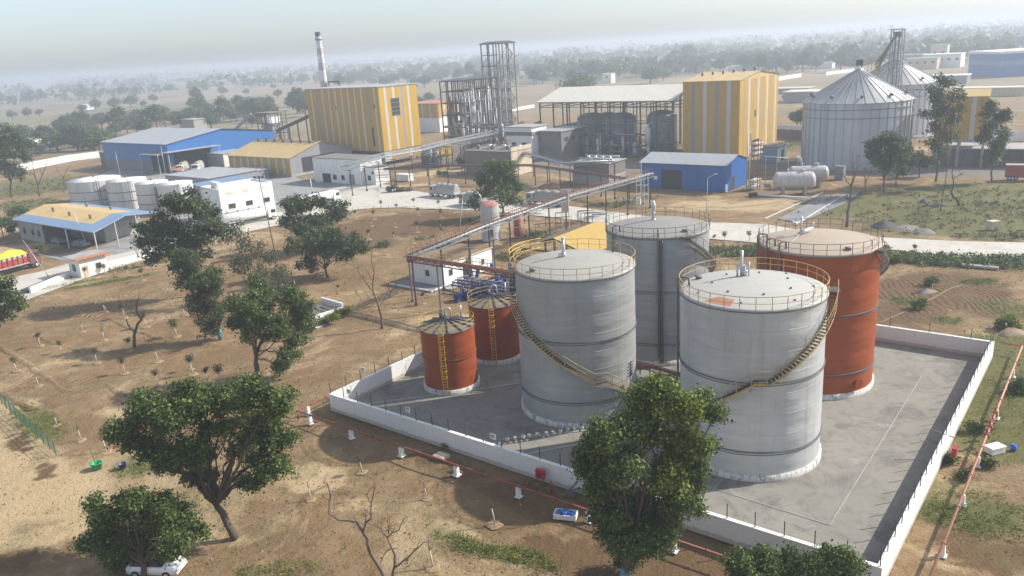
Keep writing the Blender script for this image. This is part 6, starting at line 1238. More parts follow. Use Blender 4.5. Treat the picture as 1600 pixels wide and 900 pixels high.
def lorry(name, p, ang, lab, kind, cabm='truckgrey', L=7.5):
    t = thing(name, (p.x, p.y, GZ), lab, 'lorry', ang)
    q = MB(); q.box(-L/2, L/2+2.2, -.45, .45, .62, .95); q.build('chassis', M['darksteel'], t)
    cab(t, L/2+.25, M[cabm])
    ax = [-L/2+1.0, -L/2+2.3, L/2-1.0 if L < 9 else -L/2+3.6, L/2+1.4]
    for x in ax:
        for y in (-1.08, 1.08): wheel(t, x, y)
    if kind == 'covered':
        q = MB(); q.box(-L/2, L/2, -1.22, 1.22, 1.0, 2.3); q.build('body', M['truckgrey'], t)
        q = MB(); n, m_ = 16, 9; random.seed(int(p.x*10)); k = 0
        for i in range(n+1):
            for j in range(m_+1):
                a = j/m_; y = -1.27+2.54*a; z = 2.1+.0+1.7*sin(pi*a)**.45*(.92+.12*sin(i*1.3)+.04*random.random())*(1 if 0 < i < n else .72); q.v.append((-L/2-.05+(L+.1)*i/n, y, z if 0 < j < m_ else 1.75+.15*random.random()))
        for i in range(n):
            for j in range(m_): a = i*(m_+1)+j; q.face((a, a+m_+1, a+m_+2, a+1), 0, None, True)
        for i in (0, n): idx = [i*(m_+1)+j for j in range(m_+1)]; q.face(idx if i == 0 else idx[::-1])
        q.f = [tuple(f) for f in q.f]; q.build('tarpaulin', M['tarp'], t)
    if kind == 'tanker':
        q = MB(); R = 1.18; q.lathe([(.01, -L/2-.25), (R*.8, -L/2-.15), (R, -L/2), (R, L/2), (R*.8, L/2+.15), (.01, L/2+.25)], 24); q.v = [(z, x, y+2.25) for x, y, z in q.v]; q.f = [tuple(reversed(f)) for f in q.f]; q.uv = [None]*len(q.f); q.build('barrel', M['white'], t)
        q = MB(); q.box(-L/2+.5, L/2-.5, -.3, .3, 3.42, 3.5); [q.cyl((-L/2+L*(k+.5)/4, 0), .3, 3.4, 3.7, 10) for k in range(4)]; q.bar((-L/2+.5, .5, 3.9), (L/2-.5, .5, 3.9), .05); q.build('walkway', M['steel'], t); q = MB(); [q.box(-L/2+.6, -L/2+4.6, s_*1.15-.1, s_*1.15+.1, 1.08, 1.2) for s_ in (-1, 1)]; q.build('mudguard', M['white'], t)
    if kind == 'loaded':
        q = MB(); q.box(-L/2, L/2, -1.25, 1.25, 1.0, 1.25); q.box(-L/2, L/2, -1.2, 1.2, 1.25, 2.85); q.build('body', M['truckred'], t); q = MB()
        for k in range(13):
            x = -L/2+L*k/12; q.bar((x, -1.27, 1.25), (x, -1.27, 2.85), .1); q.bar((x, 1.27, 1.25), (x, 1.27, 2.85), .1)
        q.build('stakes', M['redpipe'], t); 
        for k in range(12): q = MB(); q.box(-L/2+L*(k+.2)/12, -L/2+L*(k+.8)/12, -1.235, -1.21, 2.3, 2.75); q.build('side_panel', M['insul'], t); q = MB(); q.box(-L/2, L/2, -1.29, -1.26, 1.05, 1.22); q.build('side_rail', M['whitewash'], t)
        q = MB(); n, m_ = 20, 10
        for i in range(n+1):
            for j in range(m_+1): a = j/m_; q.v.append((-L/2-.1+(L+.2)*i/n, -1.32+2.64*a, 2.78+(1.0*sin(pi*a)**.6*(.85+.18*sin(i*.9))*(1 if 0 < i < n else .3) if 0 < j < m_ else -.1*random.random())))
        for i in range(n):
            for j in range(m_): a = i*(m_+1)+j; q.face((a, a+m_+1, a+m_+2, a+1), 0, None, True)
        for i in (0, n): idx = [i*(m_+1)+j for j in range(m_+1)]; q.face(idx if i == 0 else idx[::-1])
        q.build('tarpaulin', M['ytarp'], t)
    if kind == 'box': q = MB(); q.box(-L/2, L/2, -1.25, 1.25, 1.0, 3.6); q.build('body', M['truckred'], t); q = MB(); q.box(-L/2-.05, L/2+.05, -1.3, 1.3, 3.6, 3.75); q.build('body_top', M['concrete'], t)
    return t
road_dir = radians(137)
lorry('covered_lorry', G(700, 308), road_dir, 'lorry under a dusty pale tarpaulin on the road, left of the middle tree', 'covered')
lorry('covered_lorry', G(862, 321), road_dir+.08, 'lorry under a dusty pale tarpaulin on the road, right of the middle tree', 'covered', L=9)
lorry('covered_lorry', G(742, 322), road_dir-.1, 'dusty lorry half hidden behind the middle tree', 'covered', L=5)
lorry('tanker_lorry', G(384, 350), atan2(G(420, 342).y-G(352, 355).y, G(420, 342).x-G(352, 355).x), 'white tanker lorry parked before the bright white building', 'tanker', 'white', 11)
lorry('tanker_lorry', G(492, 322), radians(48), 'white tanker lorry partly hidden by the trees left of the road', 'tanker', 'white', 11)
lorry('loaded_lorry', G(-6, 432), atan2(G(55, 420).y-G(-40, 445).y, G(55, 420).x-G(-40, 445).x), 'red lorry with bulging yellow tarpaulin at the left edge', 'loaded', 'rust', 12).scale = (1.05, 1.1, 1.2)
lorry('box_lorry', G(1592, 281), SITE+.15, 'dark red lorry body parked at the right edge under the open bay', 'box', 'truckred', 6)
lorry('small_lorry', G(288, 268), SITE-.9, 'left of two pale lorries parked at the warehouse doorway', 'covered', 'white', 5)
lorry('small_lorry', G(312, 267), SITE-.9, 'right of two pale lorries parked at the warehouse doorway', 'covered', 'white', 5)
# white car under the lower left tree
p = G(247, 893); t = thing('white_car', (p.x, p.y, GZ), 'white car under the tree at the bottom left', 'car', radians(-8))
q = MB(); sec = [(-2.1, .35, .85, .80), (-1.95, .3, 1.0, .88), (-1.5, .3, 1.05, .90), (1.0, .3, 1.0, .90), (1.7, .3, .92, .88), (2.1, .35, .75, .78)]
for x, z0, z1, w in sec: q.v += [(x, -w, z0), (x, w, z0), (x, w, z1-.2), (x, w-.12, z1), (x, -w+.12, z1), (x, -w, z1-.2)]
for i in range(5):
    for j in range(6): q.face((i*6+j, i*6+(j+1) % 6, i*6+6+(j+1) % 6, i*6+6+j), 0, None, True)
q.face(range(6)); q.face(range(35, 29, -1)); q.f = [tuple(reversed(f)) for f in q.f]; q.build('body', M['carwhite'], t)
q = MB(); c_ = [(-1.75, .8, 1.0), (-1.2, .72, 1.5), (.2, .72, 1.52), (.95, .8, 1.0)]
q.poly([(-1.1, -.66, 1.51), (.2, -.66, 1.53), (.2, .66, 1.53), (-1.1, .66, 1.51)]); q.build('roof', M['carwhite'], t)
q = MB()
P4 = [(-1.75, -.82, 1.0), (.95, -.82, 1.0), (.95, .82, 1.0), (-1.75, .82, 1.0)]; T4 = [(-1.15, -.68, 1.5), (.22, -.68, 1.52), (.22, .68, 1.52), (-1.15, .68, 1.5)]
for i in range(4): j = (i+1) % 4; q.poly([P4[i], P4[j], T4[j], T4[i]])
q.build('windows', M['glass'], t)
for x in (-1.3, 1.25):
    for y in (-.82, .82): wheel(t, x, y*.98, .32)
for s_ in (-.6, .6): q = MB(); q.box(2.02, 2.12, s_-.15, s_+.15, .55, .7); q.build('headlight', M['insul'], t)
# ------------------------------------------------------------------ poles and lamps
def pole(name, px, py, h_, lab, top='flood', r=.1, lean=(0, 0), mat='greyrail'):
    p = G(px, py); t = thing(name, p, lab, 'lamp post' if top else 'pole'); q = MB(); tp = (lean[0], lean[1], h_)
    q.tube([(0, 0, 0), tp], [r, r*.6], 8); q.build('pole', M[mat], t)
    if top == 'flood': q = MB(); q.bar((tp[0]-.9, tp[1], h_), (tp[0]+.9, tp[1], h_), .1); [q.box(tp[0]+x-.25, tp[0]+x+.25, tp[1]-.2, tp[1]+.2, h_+.05, h_+.5) for x in (-.8, 0, .8)]; q.build('lamp_head', M['steel'], t)
    if top == 'arm': q = MB(); q.tube([tp, (tp[0]+1.6, tp[1]+.2, h_+.7)], .05, 6); q.box(tp[0]+1.5, tp[0]+2.2, tp[1]+.05, tp[1]+.35, h_+.65, h_+.8); q.build('lamp_head', M['pale_steel'], t)
    return t
pole('flood_light_mast', 432, 406, hgt(432, 406, 278), 'tall thin lamp mast between the left trees and the bushy pair', 'flood', .13, (-1.0, 0))
pole('street_lamp', 718, 362, hgt(718, 362, 308), 'leaning street lamp with long arm beside the middle tree', 'arm', .12, (1.3, .6), 'pale_steel')
pole('tall_pole', 1469, 330, hgt(1469, 330, 175), 'very thin tall pole in the right field', None, .10, (1.5, 0), 'greyrail')
pole('thin_pole', 78, 435, 8, 'thin pale pole leaning over the road left of the gate hut', None, .07, (-3.5, 0), 'pale_steel')
pole('thin_pole', 136, 386, 10, 'thin pole standing before the blue rimmed shed corner', None, .07, (-1.5, 0), 'pale_steel')
pole('street_lamp', 492, 320, 8, 'pale street lamp before the low white workshop', 'arm', .14, (-.4, 0), 'pale_steel')
pole('street_lamp', 1104, 330, 7.5, 'short street lamp in the dry plot behind the back grey tank', 'arm', .08, (.2, 0), 'pale_steel')
pole('street_lamp', 405, 300, 7, 'street lamp before the yellow store shed', 'arm', .09, (0, 0), 'greyrail')
pole('flood_light_mast', 1005, 385, hgt(1005, 385, 250), 'thin mast rising behind the left grey tank through the long rack', None, .09, (-.2, 0), 'steel')
pole('street_lamp', 770, 366, 7.5, 'short lamp beside the pale grey tank', 'arm', .07, (-.6, 0), 'pale_steel')
pole('thin_pole', 190, 285, 11, 'thin pole behind the white round tanks, left one', None, .09, (0, 0), 'pale_steel')
pole('thin_pole', 262, 288, 13, 'thin pole behind the white round tanks, right one', None, .09, (0, 0), 'pale_steel')
# ------------------------------------------------------------------ fences
A_, B_ = G(3, 632), G(88, 712); t = thing('green_fence', A_, 'short dark green fence beside the sand track at the left edge', 'fence', atan2(B_.y-A_.y, B_.x-A_.x)); L = (B_-A_).length
for k in range(11): q = MB(); q.bar((L*k/10, 0, 0), (L*k/10, 0, 1.7), .08); q.bar((L*k/10, 0, 1.7), (L*k/10, -.35, 1.95), .06); q.build('post', M['greenpaint'], t)
q = MB()
for z in (.4, .8, 1.2, 1.6): q.bar((0, 0, z), (L, 0, z), .03)
for k in range(60): q.bar((L*k/60, 0, .2), (L*k/60, 0, 1.6), .02)
q.build('mesh', M['greenpaint'], t)
pts = [(482, 352), (560, 330), (620, 329), (700, 334), (735, 342), (760, 356)]; P = [G(*p) for p in pts]; t = thing('stake_fence', P[0], 'thin stake fence along the road edge of the brown field', 'fence'); q = MB(); o = P[0]; r2 = MB()
for a, b_ in zip(P[:-1], P[1:]):
    n = int((b_-a).length/1.8)
    for k in range(n): p = a.lerp(b_, k/n)-o; q = MB(); q.bar(p, p+Vector((random.uniform(-.1, .1), 0, random.uniform(1.1, 1.5))), .09); q.build('stake', M['tanrail'], t)
    for z in (.6, 1.2): r2.bar(a-o+Vector((0, 0, z)), b_-o+Vector((0, 0, z)), .035)
r2.build('wires', M['tanrail'], t)
P = [G(*p) for p in ((165, 428), (245, 408), (330, 385), (420, 362), (455, 355))]; t = thing('stake_fence', P[0], 'thin pale stake fence between the field and the weighbridge road', 'fence'); q = MB(); o = P[0]
for a, b_ in zip(P[:-1], P[1:]):
    n = int((b_-a).length/2)
    for k in range(n): p = a.lerp(b_, k/n)-o; q = MB(); q.bar(p, p+Vector((random.uniform(-.1, .1), 0, random.uniform(1, 1.35))), .09); q.build('stake', M['tanrail'], t)
P = [G(*p) for p in ((450, 594), (505, 598), (560, 570), (640, 536))]
# white grid benches half hidden behind the centre tree
p = G(500, 492); t = thing('grid_frame', (p.x, p.y, GZ), 'low white railed platform behind the tree left of the dead tree', 'platform', SITE-.1); q = MB()
for k in range(5): y = -2.2+1.1*k; q.bar((-3.5, y, .9), (1.6, y, .9), .12); q.bar((-3.5, y, .5), (1.6, y, .5), .08); [q.bar((x, y, 0), (x, y, .9), .1) for x in (-3.5, -1.8, 0, 1.6)]
q.build('rails', M['insul'], t); q = MB(); q.box(-3.6, 2.2, 2.7, 3.0, 0, 1.5); q.box(1.9, 2.2, -2.4, 2.7, 0, .9); q.build('low_wall', M['white'], t)
p = G(452, 500); q = MB(); q.box(-2, 3.5, -1.6, 1.6, 0, .1); struct(q.build('paved_pad', M['road'], None, G(485, 503), SITE))
# green tub with a stick, dark tub
p = G(152, 732); t = thing('green_tub', p, 'green tub with a thin stick on the ground at lower left', 'tub'); q = MB(); q.lathe([(.01, 0), (.42, 0), (.55, .62), (.60, .62), (.60, .68), (.5, .66), (.4, .2), (.01, .18)], 16); q.build('tub_body', M['green'], t); q = MB(); q.bar((0, 0, .2), (-.35, .1, 2.3), .06); q.build('stick', M['greyrail'], t)
q = MB(); q.lathe([(.01, 0), (.3, 0), (.38, .5), (.42, .5), (.34, .45), (.3, .1), (.01, .1)], 14); tag(q.build('dark_tub', M['pumpblue'], None, G(192, 731)), 'small dark blue tub right of the green tub', 'tub')
# notices and small boxes
p = G(591, 305); q = MB(); q.box(-.6, .6, -.04, .04, 1.1, 2.3); q.bar((0, 0, 0), (0, 0, 1.1), .12); tag(q.build('roadside_notice', M['white'], None, p, 0), 'small white notice beside the road at the workshop', 'sign')
p = G(1551, 358); q = MB(); q.box(-.9, .9, -.7, .7, 0, 1.5); q.box(-.95, .95, -.75, .75, 1.5, 1.6); tag(q.build('meter_cabinet', M['cream'], None, p, .2), 'small cream box standing alone in the right field', 'box')
p = G(632, 282); q = MB(); q.box(-3, 3, -1.1, 1.1, 0, 1.9); q.box(-3.2, 3.2, -1.3, 1.3, 1.9, 2.1); tag(q.build('white_transformer', M['white'], None, p, SITE), 'low white cabinet under the grey pipe rack', 'cabinet')
# heaps
def heap(px, py, rx, ry, h_, mat, lab, name='gravel_heap', seed=0):
    random.seed(seed); q = MB(); n, m_ = 20, 7; p = G(px, py)
    for j in range(m_+1):
        r_ = 1-j/m_
        for i in range(n): a = 2*pi*i/n; k = 1+.14*sin(3*a+seed)+.1*random.random(); q.v.append((cos(a)*rx*r_*k, sin(a)*ry*r_*k, -.1+h_*sin(pi/2*(1-r_))*(1+.12*sin(5*a+j)+.08*random.random())))
    for j in range(m_):
        for i in range(n): q.face((j*n+i, j*n+(i+1) % n, (j+1)*n+(i+1) % n, (j+1)*n+i), 0, None, True)
    q.face([m_*n+i for i in range(n)]); tag(q.build(name, mat, None, p), lab, 'heap')
gh = plain('grey_gravel', (.14, .135, .13), .95, var=.45, scale=2, bump=.2); gl = plain('pale_rubble', (.36, .33, .28), .95, var=.45, scale=2, bump=.2)
heap(1381, 354, 2.3, 1.6, 1.3, gh, 'dark grey gravel heap beyond the road, above the orange tank', seed=1); heap(1415, 358, 2.7, 1.4, .9, gl, 'pale rubble heap right of the dark gravel heap', seed=2); heap(1443, 364, 1.9, 1.3, 1.0, gl, 'small pale heap at the end of the rubble row', seed=3)
heap(975, 300+12, 2, 1.2, .6, gl, 'small rubble pile before the brown plant room', seed=4); heap(863, 292, 4, 2, 1.4, plain('brick_rubble', (.32, .19, .14), .95, var=.5, scale=2, bump=.2), 'reddish brick rubble pile behind the right covered lorry', 'rubble_pile', 5)
heap(1443, 316, 1.3, .8, .8, gh, 'small dark heap near the crooked bare tree', seed=6); heap(1465, 322, 1.6, 1.0, .7, gh, 'low dark heap left of the thin tall pole', seed=7); heap(1445, 456, 1.3, .8, .6, gl, 'small grey heap in the ploughed plot', seed=8)
heap(1580, 520, 1.6, 1.0, .7, plain('pale_soil', (.4, .3, .2), .95, var=.3, bump=.1), 'pale soil heap beyond the far right wall corner', 'soil_heap', 9)
A_, B_ = G(1502, 416), G(1560, 421); q = MB(); q.bar(A_+Vector((0, 0, .25)), B_+Vector((0, 0, .2)), .9, .35); tag(q.build('concrete_slab', M['concrete']), 'long pale concrete slab lying in the roadside weeds', 'slab')
# ------------------------------------------------------------------ foliage
def leaf_mesh(name, cs, rs, counts, size, mis=None, mats=None, clump=.34, flat=.85, per=16, zfloor=None, seed=0, core=2.4, up=.25, jit=.35):
    g = np.random.default_rng(seed+5); P = []; N = []; Tn = []; MI = []
    for bi, (c, r, n) in enumerate(zip(cs, rs, counts)):
        nc = max(1, n//per); d = g.normal(size=(nc, 3)); d /= np.linalg.norm(d, axis=1)[:, None]; rad = r*g.random(nc)**(1/core)*(1+.22*g.normal(size=nc)*jit*2)
        cc = d*rad[:, None]*np.array([1, 1, flat])+np.array(c); t = np.clip(g.random(nc)*.8+.1, 0, 1)
        k = np.repeat(np.arange(nc), per); off = g.normal(size=(len(k), 3))*clump*np.array([1, 1, .75]); P.append(cc[k]+off); N.append(d[k]*.55+g.normal(size=(len(k), 3))*.55+np.array([0, 0, up])); Tn.append(np.clip(t[k]+g.normal(size=len(k))*.14, 0, 1)); MI.append(np.full(len(k), (mis[bi] if mis else 0)))
    P = np.concatenate(P); N = np.concatenate(N); Tn = np.concatenate(Tn); MI = np.concatenate(MI)
    if zfloor is not None: m = P[:, 2] > zfloor; P, N, Tn, MI = P[m], N[m], Tn[m], MI[m]
    N /= np.linalg.norm(N, axis=1)[:, None]; n = len(P); a = g.normal(size=(n, 3)); X = np.cross(N, a); X /= np.linalg.norm(X, axis=1)[:, None]; Y_ = np.cross(N, X)
    s = size*(.45+1.15*g.random(n)**2)[:, None]; X = X*s*.5; Y_ = Y_*s*.36
    V = np.stack([P-X, P-Y_*1.0+X*.1, P+X, P+Y_+X*.1], 1).reshape(-1, 3)
    me = bpy.data.meshes.new(name); me.vertices.add(4*n); me.vertices.foreach_set('co', V.ravel()); me.loops.add(4*n); me.loops.foreach_set('vertex_index', np.arange(4*n)); me.polygons.add(n)
    me.polygons.foreach_set('loop_start', np.arange(0, 4*n, 4)); me.polygons.foreach_set('loop_total', np.full(n, 4))
    for m in mats: me.materials.append(m)
    me.polygons.foreach_set('material_index', MI.astype(np.int32)); at = me.attributes.new('tone', 'FLOAT', 'POINT'); at.data.foreach_set('value', np.repeat(Tn, 4)); me.update()
    return me
def limb(q, a, b_, r0, r1, seed=0, wob=.08, n=6, m=0):
    random.seed(seed); L = (b_-a).length; pts = []; rr = []
    for i in range(n+1):
        f = i/n; w = wob*L*sin(pi*f); pts.append(a.lerp(b_, f)+Vector((random.uniform(-w, w), random.uniform(-w, w), .12*L*sin(pi*f)+random.uniform(-w, w)*.3))); rr.append(r0+(r1-r0)*f)
    q.tube(pts, rr, 7, m)
    return pts
def tree(label, base, blobs, nleaf, size, mats=('leaf',), tr=.22, fork=None, name='tree', seed=1, clump=.34, wash=None, depth=1.0, group=None, twin=False, per=16, core=2.4):
    b = G(*base); t = thing(name, b, label, 'tree', 0, group); g = random.Random(seed); sc_ = FPX/b.y*.97; cs = []; rs = []; mi = []
    for bl in blobs:
        px, py, r = bl[:3]; r = r/sc_; dy = g.uniform(-1, 1)*r*1.1*depth; p = Y(px, py, b.y+dy)-b; cs.append(tuple(p)); rs.append(r); mi.append(bl[3] if len(bl) > 3 else 0)
    c2, r2_, m2 = [], [], []
    for c, r, m_ in zip(cs, rs, mi):
        c2.append(c); r2_.append(r*.62); m2.append(m_)
        for k in range(6):
            d = Vector((g.gauss(0, 1), g.gauss(0, 1), g.gauss(0, 1))).normalized()*r*g.uniform(.55, .95); c2.append((c[0]+d.x, c[1]+d.y, c[2]+d.z*.85)); r2_.append(r*g.uniform(.24, .46)); m2.append(m_)
    tot = sum(r*r for r in r2_); counts = [int(nleaf*r*r/tot) for r in r2_]
    me = leaf_mesh('crown', c2, r2_, counts, size, m2, [M[m] for m in mats], clump, seed=seed, per=per, core=core, zfloor=.4); o = bpy.data.objects.new('crown', me); COL.objects.link(o); o.parent = t
    q = MB(); fk = (Y(fork[0], fork[1], b.y)-b) if fork else Vector((0, 0, min(c[2] for c in cs)*.8))
    fk.z = max(fk.z, .5)
    limb(q, Vector((0, 0, -.1)), fk, tr, tr*.72, seed, .03); 
    if twin: f2 = Vector((fk.x*-.4+.3, fk.y+.4, fk.z*1.25)); limb(q, Vector((.1, .1, -.1)), f2, tr*.9, tr*.5, seed+50, .04)
    for i, (c, r) in enumerate(zip(cs, rs)):
        c = Vector(c); s_ = fk if not (twin and i % 2) else f2; e = s_.lerp(c, .95); pts = limb(q, s_, e, tr*.45 if r > max(rs)*.6 else tr*.28, .035, seed+i, .09)
        for k in range(7):
            st = pts[3+(k % 3)]; d = Vector((g.uniform(-1, 1), g.uniform(-1, 1), g.uniform(-.3, 1)))*r*.8; limb(q, st, st+d, tr*.14, .015, seed+i*7+k, .12, 4)
    q.build('trunk', M['bark'], t)
    if wash: q = MB(); q.tube([(0, 0, 0), (fk.x*wash/fk.z, fk.y*wash/fk.z, wash)], [tr*1.12, tr*1.05], 9); q.build('painted_band', M['bluewash'], t)
    return t
tree('broad leafy tree with a forked trunk in the left foreground', (367, 840), [(182, 672, 32), (222, 650, 40), (262, 636, 42), (308, 628, 42), (352, 624, 38), (396, 624, 38), (436, 632, 32), (243, 698, 36), (285, 700, 38), (262, 722, 24), (300, 740, 22), (392, 676, 38), (432, 684, 34), (428, 728, 28), (392, 752, 24), (352, 668, 20), (418, 655, 30), (340, 770, 14), (210, 690, 24), (322, 676, 26), (372, 704, 20), (316, 712, 20), (328, 742, 18), (400, 715, 22), (270, 660, 30)], 80000, .22, ('leaf', 'leaf4'), .34, (338, 790), 'tree', 3, .30, core=2.6)
tree('low rounded tree at the bottom left, over the white car', (226, 905), [(160, 806, 32), (196, 792, 32), (236, 812, 38), (288, 816, 32), (176, 842, 34), (226, 852, 38), (276, 850, 32), (150, 838, 24), (308, 830, 18), (256, 788, 20), (186, 872, 26), (210, 780, 18)], 52000, .21, ('leaf', 'leaf3'), .26, (225, 880), 'tree', 5, .30)
tree('tall dense tree in front of the wall between the two nearest grey tanks', (974, 908), [(1000, 622, 32, 1), (1035, 612, 24, 1), (1062, 640, 36, 1), (1012, 660, 44, 1), (960, 672, 38), (925, 690, 28), (1098, 636, 26), (1120, 648, 16), (1066, 688, 40, 1), (932, 728, 34), (982, 724, 44), (1040, 736, 42, 1), (1084, 735, 30), (955, 788, 40), (1008, 786, 44), (1056, 790, 34), (980, 834, 36), (1018, 836, 32), (1085, 792, 18), (984, 868, 28), (915, 712, 18), (1100, 700, 20), (955, 838, 24), (1040, 830, 26), (928, 762, 24), (1000, 852, 28), (940, 805, 22), (1085, 760, 16), (1020, 600, 16, 1)], 105000, .21, ('leaf', 'leaf2'), .34, (985, 850), 'tree', 9, .30, wash=1.2, core=2.5)
tree('bushy tree top at the bottom edge in front of the front wall', (1240, 965), [(1162, 884, 28), (1198, 872, 30), (1238, 880, 30), (1280, 884, 28), (1318, 866, 17), (1334, 884, 20), (1180, 908, 34), (1262, 912, 34), (1312, 906, 26), (1220, 905, 34), (1295, 862, 10)], 42000, .18, ('leaf', 'leaf2'), .2, (1240, 930), 'tree', 12, .26)
tree('forked tree with a trunk opening in the middle of the left field', (402, 592), [(382, 476, 28), (416, 466, 30), (450, 472, 27), (466, 498, 24), (400, 506, 32), (438, 516, 26), (370, 500, 22), (450, 556, 19), (436, 576, 15), (474, 480, 18), (362, 474, 18), (402, 448, 18), (462, 530, 18), (480, 508, 12)], 42000, .24, ('leaf', 'leaf2'), .32, (400, 560), 'tree', 14, .32, twin=True)
tree('narrow dark tree with blue painted foot, left of the forked tree', (344, 530), [(302, 428, 26), (320, 456, 26), (308, 486, 20), (326, 512, 20), (336, 440, 24), (298, 404, 26), (340, 486, 18), (318, 536, 15), (290, 440, 18)], 24000, .27, ('leaf4', 'leaf3'), .26, (342, 500), 'tree', 16, .34, wash=1.6)
tree('largest dark tree of the left group, in front of the white tanks', (302, 462), [(290, 318, 28), (320, 328, 26), (252, 350, 27), (236, 378, 24), (282, 368, 34), (320, 366, 28), (242, 402, 14), (300, 398, 26), (262, 312, 14), (334, 350, 16), (224, 358, 14), (280, 402, 24)], 24000, .42, ('leaf4', 'leaf'), .36, (298, 420), 'tree', 18, .42)
tree('thin airy olive tree between the dark group and the lamp mast', (396, 472), [(366, 362, 18), (396, 392, 20), (420, 402, 18), (374, 416, 20), (410, 430, 20), (438, 428, 18), (424, 460, 18), (382, 376, 14), (352, 370, 12), (440, 452, 14)], 7000, .32, ('leaf3',), .18, (394, 440), 'tree', 20, .5)
tree('front tree of the bushy pair left of the brown field', (512, 432), [(490, 368, 26), (520, 364, 24), (470, 384, 22), (544, 378, 22), (515, 392, 28), (560, 386, 15), (484, 408, 20), (540, 400, 18), (470, 360, 14)], 17000, .38, ('leaf4', 'leaf'), .28, (508, 420), 'tree', 22, .4)
tree('rear tree of the bushy pair left of the brown field', (486, 392), [(465, 324, 22), (490, 314, 20), (455, 344, 18), (520, 328, 20), (500, 344, 22), (474, 352, 20), (540, 318, 8), (532, 332, 12), (452, 322, 12)], 15000, .42, ('leaf4', 'leaf'), .28, (486, 370), 'tree', 24, .42)
tree('round green tree beside the road in the middle of the picture', (786, 338), [(770, 262, 18), (794, 262, 17), (766, 284, 18), (790, 290, 22), (776, 308, 20), (800, 312, 16), (756, 300, 13), (744, 320, 13), (806, 290, 12), (755, 278, 10), (770, 328, 12)], 14000, .5, ('leaf', 'leaf4'), .3, (786, 325), 'tree', 26, .5)
tree('leafy tree cut off by the left edge of the picture', (-6, 545), [(0, 448, 22), (22, 464, 19), (6, 490, 19), (-18, 470, 28), (30, 480, 10)], 10000, .32, ('leaf', 'leaf4'), .26, (-6, 520), 'tree', 28, .34)
tree('dark round tree before the nearest silo', (1381, 302), [(1375, 224, 19), (1390, 214, 17), (1402, 234, 17), (1368, 248, 15), (1388, 258, 15), (1362, 228, 11), (1410, 222, 9)], 11000, .46, ('leaf4', 'leaf'), .24, (1381, 280), 'tree', 30, .45)
tree('smaller tree just right of the dark round tree', (1400, 293), [(1405, 250, 14), (1415, 238, 11), (1412, 266, 10), (1400, 235, 8)], 4000, .5, ('leaf4',), .18, (1400, 280), 'tree', 32, .5)
tree('tall airy tree in front of the second silo', (1462, 283), [(1480, 128, 15), (1464, 148, 18), (1497, 150, 13), (1472, 172, 18), (1490, 184, 14), (1460, 200, 13), (1480, 214, 15), (1455, 226, 12), (1503, 168, 9), (1444, 180, 8), (1452, 140, 8), (1472, 236, 12)], 8000, .55, ('leaf4', 'leaf3'), .26, (1470, 230), 'tree', 34, .55)
tree('second tall airy tree in front of the raised yellow block', (1549, 285), [(1550, 166, 11), (1562, 184, 14), (1546, 200, 14), (1572, 178, 9), (1556, 226, 15), (1535, 214, 11), (1568, 208, 11), (1550, 250, 12), (1540, 180, 8)], 7000, .55, ('leaf4', 'leaf3'), .24, (1550, 250), 'tree', 36, .55)
tree('dark low tree under the raised yellow block', (1436, 276), [(1430, 246, 13), (1446, 252, 12), (1420, 256, 9)], 3500, .5, ('leaf4',), .16, None, 'tree', 38, .5)
tree('dark tree at the far left edge before the white boundary wall', (18, 308), [(8, 212, 20), (30, 224, 18), (0, 240, 22), (40, 244, 16), (14, 262, 20), (30, 272, 12), (-10, 260, 20)], 12000, .6, ('leaf4', 'leaf'), .3, (17, 285), 'tree', 40, .6)
tree('slender small tree right of the dark tree at the far left edge', (34, 345), [(26, 326, 9), (38, 330, 8), (18, 334, 8)], 2600, .4, ('leaf',), .12, None, 'tree', 42, .4)
tree('dark hedge tree at the left end of the blue rimmed shed', (6, 372), [(4, 348, 14), (20, 352, 10), (-10, 352, 14)], 4000, .4, ('leaf',), .14, None, 'tree', 44, .4)
tree('small dense tree right of the gate hut road', (56, 400), [(58, 392, 8), (62, 384, 6)], 1600, .3, ('leaf',), .08, None, 'tree', 46, .3)
# ---- bare trees
def px_branch(q, b, pts, r0, r1, y, seed=0):
    g = random.Random(seed); P = [Y(px, py, y+g.uniform(-.25, .25))-b for px, py in pts]
    P2 = []
    for a, c in zip(P[:-1], P[1:]): P2 += [a, a.lerp(c, .5)+Vector((g.uniform(-.04, .04), g.uniform(-.04, .04), g.uniform(-.04, .04)))]
    P2.append(P[-1]); q.tube(P2, [r0+(r1-r0)*i/(len(P2)-1) for i in range(len(P2))], 6)
    return P2
def bare_tree(label, base, lines, tr, twigs=10, seed=0, name='bare_tree', mat='deadbark'):
    b = G(*base); t = thing(name, b, label, 'tree'); q = MB(); g = random.Random(seed); all_ = []
    for i, (pts, r0, r1) in enumerate(lines): all_ += px_branch(q, b, pts, r0*tr, r1*tr, b.y, seed+i)
    o = q.build('trunk', M[mat], t); q = MB(); hi = [p for p in all_ if p.z > max(x.z for x in all_)*.35]
    for k in range(twigs):
        s_ = g.choice(hi); L = g.uniform(.4, 1.5)*max(1, tr*4); d = Vector((g.uniform(-1, 1), g.uniform(-.6, .6), g.uniform(-.1, 1))).normalized()*L; limb(q, s_, s_+d, tr*.16, .012, seed+k, .12, 4)
    q.build('twigs', M[mat], t); return t
z3 = lambda L: [(400+x/3, 600+y/3) for x, y in L]
